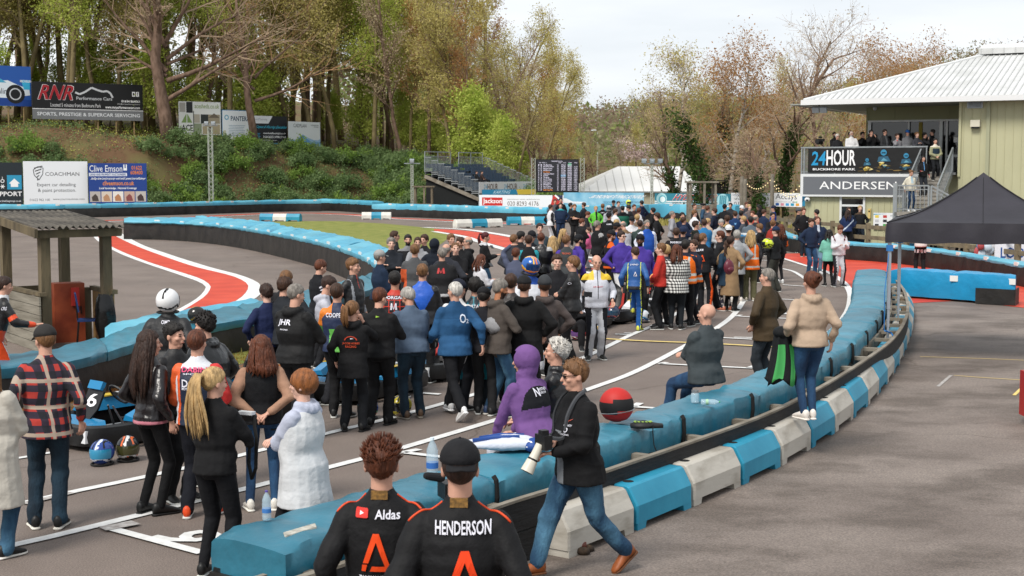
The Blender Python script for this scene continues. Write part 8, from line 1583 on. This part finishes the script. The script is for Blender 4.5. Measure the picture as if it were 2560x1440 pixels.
gh(920,1046,150,'blue, orange and green helmet on the ground between the black clad legs','#1f3f7a','#d8701e','#15161a','#4a9a4a')
gh(1003,1038,130,'yellow, blue and black helmet on the ground left of the brown shoes','#d0bc2c','#20264c','#15161a','#101010')
gh(1447,850,100,'red and white helmet on the ground by the white suited drivers right boot','#a3252c','#e0e0e0','#5a3a70','#e0e0e0')
gh(1492,848,150,'blue and orange helmet on the ground seen between the white suited drivers legs','#2f8ab0','#e0802a','#15161a','#e8c060')
gh(1472,838,150,'orange and blue helmet half hidden by the red and white helmet','#d8782a','#2a6aa0','#15161a','#e0e0e0')
gh(1607,806,-60,'white helmet with blue swirls on the ground behind the blue suited youth','#d0d4dc','#1f4488','#20242c','#2f80b0')
gh(492,806,-70,'black and gold helmet resting on the turquoise barrier behind the quiffed youth','#16150f','#b08a2c','#101010','#b08a2c',z=.64)
def at_hand(p,i,dz=-.16,dy=0,dx=0):
 M=Matrix.Rotation(p['rz'],3,'Z');return p['base']+M@(p['AW'][i]+Vector((dx,dy,dz)))
for lb,i,arg,dz,dy in(('shaven headed driver',0,('blue, red and black helmet with a dark chin carried by the shaven headed driver','#1d2740','#a83a3a','#1c3a50','#15161a'),-.30,.06),('man in a navy cap and black jacket cradling',0,('black helmet with fluorescent yellow streaks held by the man in the navy cap','#c8d838','#16171a','#15161a','#16171a'),-.06,.12)):
 pass
q=G(1531,838);helmet((q.x,q.y-.12,.33),radians(150),'blue and red helmet with a dark chin hanging from the shaven headed drivers hand','#232f4a','#a83a3a','#1c3a50','#15161a')
q=D(1919,612,35.2);helmet(tuple(q-Vector((0,0,.10))),radians(70),'fluorescent yellow and black streaked helmet held by the man in the navy cap','#c4d434','#16171a','#15161a','#16171a',seed=3)
q=D(1640,700,28.6);helmet(tuple(q-Vector((0,0,.12))),radians(-60),'pink and yellow helmet held at the hip left of the checked shirt','#c83058','#e0c030','#15161a','#101010')
TOP=.725
def bottle(px,py,h,r,label,capc,band,z=TOP,lay=False):
 p=G(px,py,z);t=thing('water_bottle',label,'bottle',(p.x,p.y,z));m_pet=mat('clear_pet','#c4dce8',rough=.08,alpha=.38,spec=.8);mb=MB().use(m_pet)
 mb.lathe((0,0,0),[(r*.8,0),(r,.02*h),(r,.16*h),(r*.93,.2*h),(r,.24*h),(r,.55*h),(r*.92,.6*h),(r*.98,.68*h),(r*.6,.84*h),(r*.28,.92*h),(r*.28,.96*h)],20);mb.build('body',t,smooth=True)
 MB().use(mat('cap_'+capc.strip('#'),capc)).lathe((0,0,0),[(0,.945*h),(r*.34,.945*h),(r*.34,h),(0,h)],12).build('cap',t);MB().use(mat('label_'+band.strip('#'),band)).lathe((0,0,0),[(r*1.01,.26*h),(r*1.01,.26*h+.001),(r*1.01,.40*h),(r*.99,.40*h)],20).build('paper_label',t)
 if lay:t.rotation_euler=(pi/2*.98,0,lay);t.location.z+=r
 return t
bottle(1081,1196,.33,.048,'large clear water bottle standing on the curved barrier between the two orange triangle suits','#d8e4ec','#2f62a8')
bottle(667,1300,.21,.032,'small water bottle with a purple cap near the left end of the curved barrier','#5a4a9a','#3a70b0')
bottle(1752,1012,.20,.03,'empty clear bottle with a green cap lying on the barrier','#3a9a5a','#9ac0a0',lay=1.4);
p=G(1735,1010,TOP);t=thing('glass_jar','small clear jar with a silver lid beside the lying bottle on the barrier','jar',(p.x+.02,p.y+.08,TOP));MB().use(MATS['clear_pet']).lathe((0,0,0),[(.04,0),(.045,.02),(.045,.09),(.035,.11)],14).build('body',t,smooth=True);MB().use(m_kt).lathe((0,0,0),[(0,.11),(.038,.11),(.038,.135),(0,.135)],14).build('lid',t)
p=G(1541,1052,TOP);t=thing('helmet_bag','round red and black zipped helmet bag on the barrier right of the photographer','bag',(p.x,p.y,TOP));mb=MB().use(mat('bag_red','#b3241f',rough=.6));mb.ball((0,0,.155),(.17,.15,.175),22,14,fn=lambda d:.95 if d.z<-.85 else 1);i0=len(mb.f);mb.use(mat('bag_black','#141416',rough=.7))
for f in range(len(mb.f)):
 c=sum((Vector(mb.v[q])for q in mb.f[f]),Vector())/len(mb.f[f])
 if .10<c.z-c.x*.12<.22:mb.m[f]=1
mb.build('shell',t,smooth=True);MB().use(m_kt).tube([(cos(a)*.173,sin(a)*.153,.10+cos(a)*.02)for a in np.linspace(-3.3,.3,16)],.005,5).build('zip',t)
p=G(1610,1068,TOP);t=thing('racing_glove','black racing gloves with green swirls and a dangling strap beside the red helmet bag','gloves',(p.x,p.y,TOP));mb=MB().use(mat('glove_black','#17181a',rough=.6));mb.loft([[Vector((x,y,z))for y,z in((-.07*w,.0),(-.08*w,.03),(0,.048*w+.004),(.08*w,.03),(.07*w,0))]for x,w in((-.13,.5),(-.08,1.2),(.0,1.35),(.07,1.0),(.13,.8),(.18,.55))]);mb.build('glove',t,smooth=True)
mb=MB().use(mat('green_swirl','#8fae4a',rough=.6));
for k in range(5):mb.tube([(-.08+k*.035+.015*cos(a),.03*sin(a)-.01,.056)for a in np.linspace(0,5,8)],.006,4)
mb.build('print',t);MB().use(m_strap).tube([(.08,-.07,.03),(.07,-.13,-.02),(.08,-.16,-.14),(.12,-.17,-.24)],.018,6,flat=.3).build('strap',t)
p=G(1272,1122,TOP);t=thing('folded_race_suit','white and blue race suit folded on the barrier beside the purple hoodie','race suit',(p.x,p.y,TOP),-.3);mb=MB().use(mat('suit_white','#c4c8d4',rough=.8,bump=.8,bs=12));
for oy,ox in((-.07,.0),(.07,-.04)):
 cl_=catmull([Vector((.30+ox,oy*.6,.06)),Vector((.12+ox,oy,.065)),Vector((-.08+ox,oy*1.2,.05)),Vector((-.30+ox,oy*1.5,.03)),Vector((-.40+ox,oy*1.6,.02))],22);mb.tube(cl_,[.05+.045*sin(pi*min(1,q/16))*(1+.10*sin(q*2.1))if q<16 else .05-.006*(q-16)for q in range(22)],12,flat=.62,side=(0,1,0))
mb.build('cloth',t,smooth=True);mb=MB().use(c_('#24488c'));mb.ball((.24,-.03,.055),(.09,.13,.062),14,9);mb.tube([(-.3,-.10,.075),(-.1,-.09,.115),(.12,-.07,.125)],.018,6,flat=.4);mb.tube([(-.3,.08,.07),(-.1,.08,.11),(.12,.07,.12)],.012,6,flat=.4);mb.build('blue_panel',t,smooth=True)
pp=Panel((.20,-.145,.05),(1,.2,0),(0,.35,.9),.06,.06);pp.text('2',0,0,1,1,WHITE(),2);pp.mb.build('number',t)
t=thing('video_camera','black video camera with a foam microphone on the barrier between the two men in front','video camera',tuple(G(1105,1248,TOP)),.4);mb=MB().use(m_bk);mb.box((.05,0,.07),(.11,.17,.12));mb.tube([(.05,-.08,.08),(.05,-.17,.08)],[.04,.045],12);mb.build('camera_body',t);MB().use(mat('foam','#1a1b1e',rough=1)).cone((-.02,-.03,.17),(-.14,-.06,.20),.035,.028,12).build('microphone',t)
ph=p_pho;M=Matrix.Rotation(ph['rz'],3,'Z');hc=ph['base']+M@((ph['AW'][0]+ph['AW'][1])/2+Vector((0,.085,.03)))
t=thing('camera','black camera with a long white telephoto lens in the photographers hands','camera',tuple(hc),ph['rz']);mb=MB().use(m_bk);mb.box((0,0,.02),(.15,.07,.11));mb.box((0,0,.09),(.06,.06,.04));mb.build('camera_body',t);mb=MB().use(mat('lens_white','#c9c4b6',rough=.35));dl=Vector((0,.50,-.86)).normalized();mb.tube([Vector((0,.03,0)),Vector((0,.03,0))+dl*.08,Vector((0,.03,0))+dl*.12],[.034,.034,.038],18);mb.use(m_bk).tube([Vector((0,.03,0))+dl*.12,Vector((0,.03,0))+dl*.135],.041,18);mb.use(mat('lens_white','#c9c4b6')).tube([Vector((0,.03,0))+dl*.135,Vector((0,.03,0))+dl*.23],[.043,.052],18);mb.use(m_bk).tube([Vector((0,.03,0))+dl*.228,Vector((0,.03,0))+dl*.232],.044,18);mb.build('lens',t,auto=50)
mb=MB().use(mat('grey_strap','#4a4c50',rough=.9));
for sx_ in(-1,1):
 oo=(ph['AW'][0]+ph['AW'][1])/2+Vector((0,.085,.03));mb.tube(catmull([Vector((sx_*.07,0,.06)),ph['P']+Vector((sx_*.085,.19,.22))-oo,ph['P']+Vector((sx_*.10,.165,.38))-oo,ph['NB']+Vector((sx_*.10,.06,-.03))-oo,ph['NB']+Vector((sx_*.08,-.04,.03))-oo],18),.017,5,flat=.35)
mb.build('strap',t)
bl=p_blo;M=Matrix.Rotation(bl['rz'],3,'Z');q=bl['base']+M@(bl['AW'][1]+Vector((.03,.10,.03)));t=thing('camera','silver and black camera with a long black strap held by the blonde woman','camera',tuple(q),bl['rz']);MB().use(m_bk).box((0,0,0),(.13,.06,.05)).build('camera_body',t);MB().use(m_kw).box((0,0,.035),(.13,.06,.028)).build('top_plate',t);MB().use(m_bk).tube([(0,.02,0),(0,.10,-.01)],.035,14).build('lens',t);MB().use(m_strap).tube([(.06,0,.02),(.12,-.05,-.15),(.13,-.08,-.38),(.08,-.06,-.48),(.04,-.04,-.36),(.03,0,-.1)],.016,6,flat=.3).build('strap',t)
def phone(px,py,Y,label):p=D(px,py,Y);o=MB().use(BLACK()).box((0,0,0),(.075,.15,.01)).use(m_gl).box((0,0,.006),(.066,.135,.003)).build('phone');o.location=p;o.rotation_euler=(.5,0,.4);tag(o,label,'phone')
phone(683,1062,12.95,'black phone held behind the back of the woman in the black gilet');phone(2104,597,42.8,'dark phone in the hands of the driver with maroon trim');phone(1230,617,37.5,'black phone held up by the woman with dark red hair');phone(1227,662,32,'pale phone held by the girl in the white hoodie')
q=D(1822,668,31.1);t=thing('backpack','small maroon leather backpack on the teal coated womans back','backpack',tuple(q),.5);mb=MB().use(mat('maroon','#5f2230',rough=.4));mb.ball((0,0,0),(.13,.09,.17),14,10);mb.build('bag',t,smooth=True);MB().use(MATS['maroon']).ball((0,-.07,-.05),(.09,.05,.07),10,8).build('pocket',t,smooth=True);MB().use(MATS['maroon']).tube([(-.05,.03,.15),(0,0,.21),(.05,.03,.15)],.01,6).build('handle',t)
M=Matrix.Rotation(p_hoo['rz'],3,'Z');q=p_hoo['base']+M@(p_hoo['AW'][0]+Vector((-.03,.03,-.04)));t=thing('folded_jacket','black jacket with bright green lining hanging over the beige hoodie womans arm','jacket',tuple(q),p_hoo['rz']);mb=MB().use(cloth('#141618'))
mg=c_('#3f9a50');mb.use(mg);mb.cur=0;Rg=[]
for k in range(13):
 u=k/12;z=.08-.56*u;w=.07+.13*u**.7;dpt=.07+.03*u
 Rg.append([Vector((cos(a)*w*(1+.16*sin(a*5+1.3*u))+.03*sin(u*3),sin(a)*dpt*(1+.22*sin(a*7-u)),z-.05*(k==12)*sin(a*4)))for a in np.linspace(0,2*pi,33)[:-1]])
i0=len(mb.f);mb.loft(Rg)
for f in range(i0,len(mb.f)):
 q=(f-i0)%32
 if(f-i0)//32>2 and(q in(20,21,22)or q in(25,26)):mb.m[f]=1
mb.ball((.0,.0,.07),(.11,.11,.07),14,8);mb.build('cloth',t,smooth=True)
q=D(1240,812,17.9);mb=MB().use(cloth('#8a8a8c'));mb.ball((0,0,0),(.15,.12,.12),18,12,fn=lambda d:1+.2*noise.noise(d*4));mb.use(cloth('#4c4540')).ball((.02,.02,-.22),(.13,.10,.2),14,10,fn=lambda d:1+.2*noise.noise(d*3));o=mb.build('bundled_coat',smooth=True);o.location=q;tag(o,'bundled grey coat clutched by the bearded man in the brown hooded jacket','coat')
p=G(1430,1392);mb=MB().use(mat('brown_sack','#5a4632',rough=.9,c2='#2e241c',vs=9));
for k in range(6):mb.ball((rs.uniform(-.16,.12),rs.uniform(-.06,.06),.03),(rs.uniform(.05,.1),.05,.035),10,6,fn=lambda d:1+.25*noise.noise(d*5))
mb.use(mat('tin_brown','#5a2a1c',rough=.4)).tube([(-.02,0,.07),(.12,.02,.06)],.033,12);o=mb.build('rubbish',smooth=True);o.location=(p.x,p.y+.1,0);tag(o,'crumpled brown sacking and a brown can under the end of the first white block','rubbish')
p=G(2556,1078);t=thing('trolley','red metal trolley with a tubular handle, cut by the right edge of the photo','trolley',(p.x+.16,p.y,0),0);mr=mat('trolley_red','#a01c18',rough=.35);MB().use(mr).box((.5,.3,.39),(.98,.6,.56)).build('body',t);MB().use(mr).tube([(.02,.0,.65),(-.02,0,.95),(.05,0,1.02),(.5,0,1.03),(.95,0,1.02),(.98,0,.65)],.022,8).build('handle',t)
for x in(.12,.88):
 for y in(.06,.54):MB().use(m_tyre).lathe((x,y,.09),[(0,-.03),(.09,-.03),(.09,.03),(0,.03)],14,Matrix.Rotation(pi/2,3,'Y')).build('wheel',t)
for i,(dx,nm)in enumerate(((4.9,'spectator in dark clothes lounging on the grandstand seats, left of the pair'),(5.7,'spectator with bare forearms lounging on the grandstand seats, right of the pair'))):
 q=GO+tx_*(.6*5+.25)+rx*(dx-2.6);z=3.35-5*.24;person(1165+i*12,425,1.75,110,nm,'#17181b' if i==0 else '#3a2b26','#1a1a1e','bk','short','sit',at=(q.x,q.y,z),z0=z,seat=z+.26,bare=bool(i))
run_jobs()
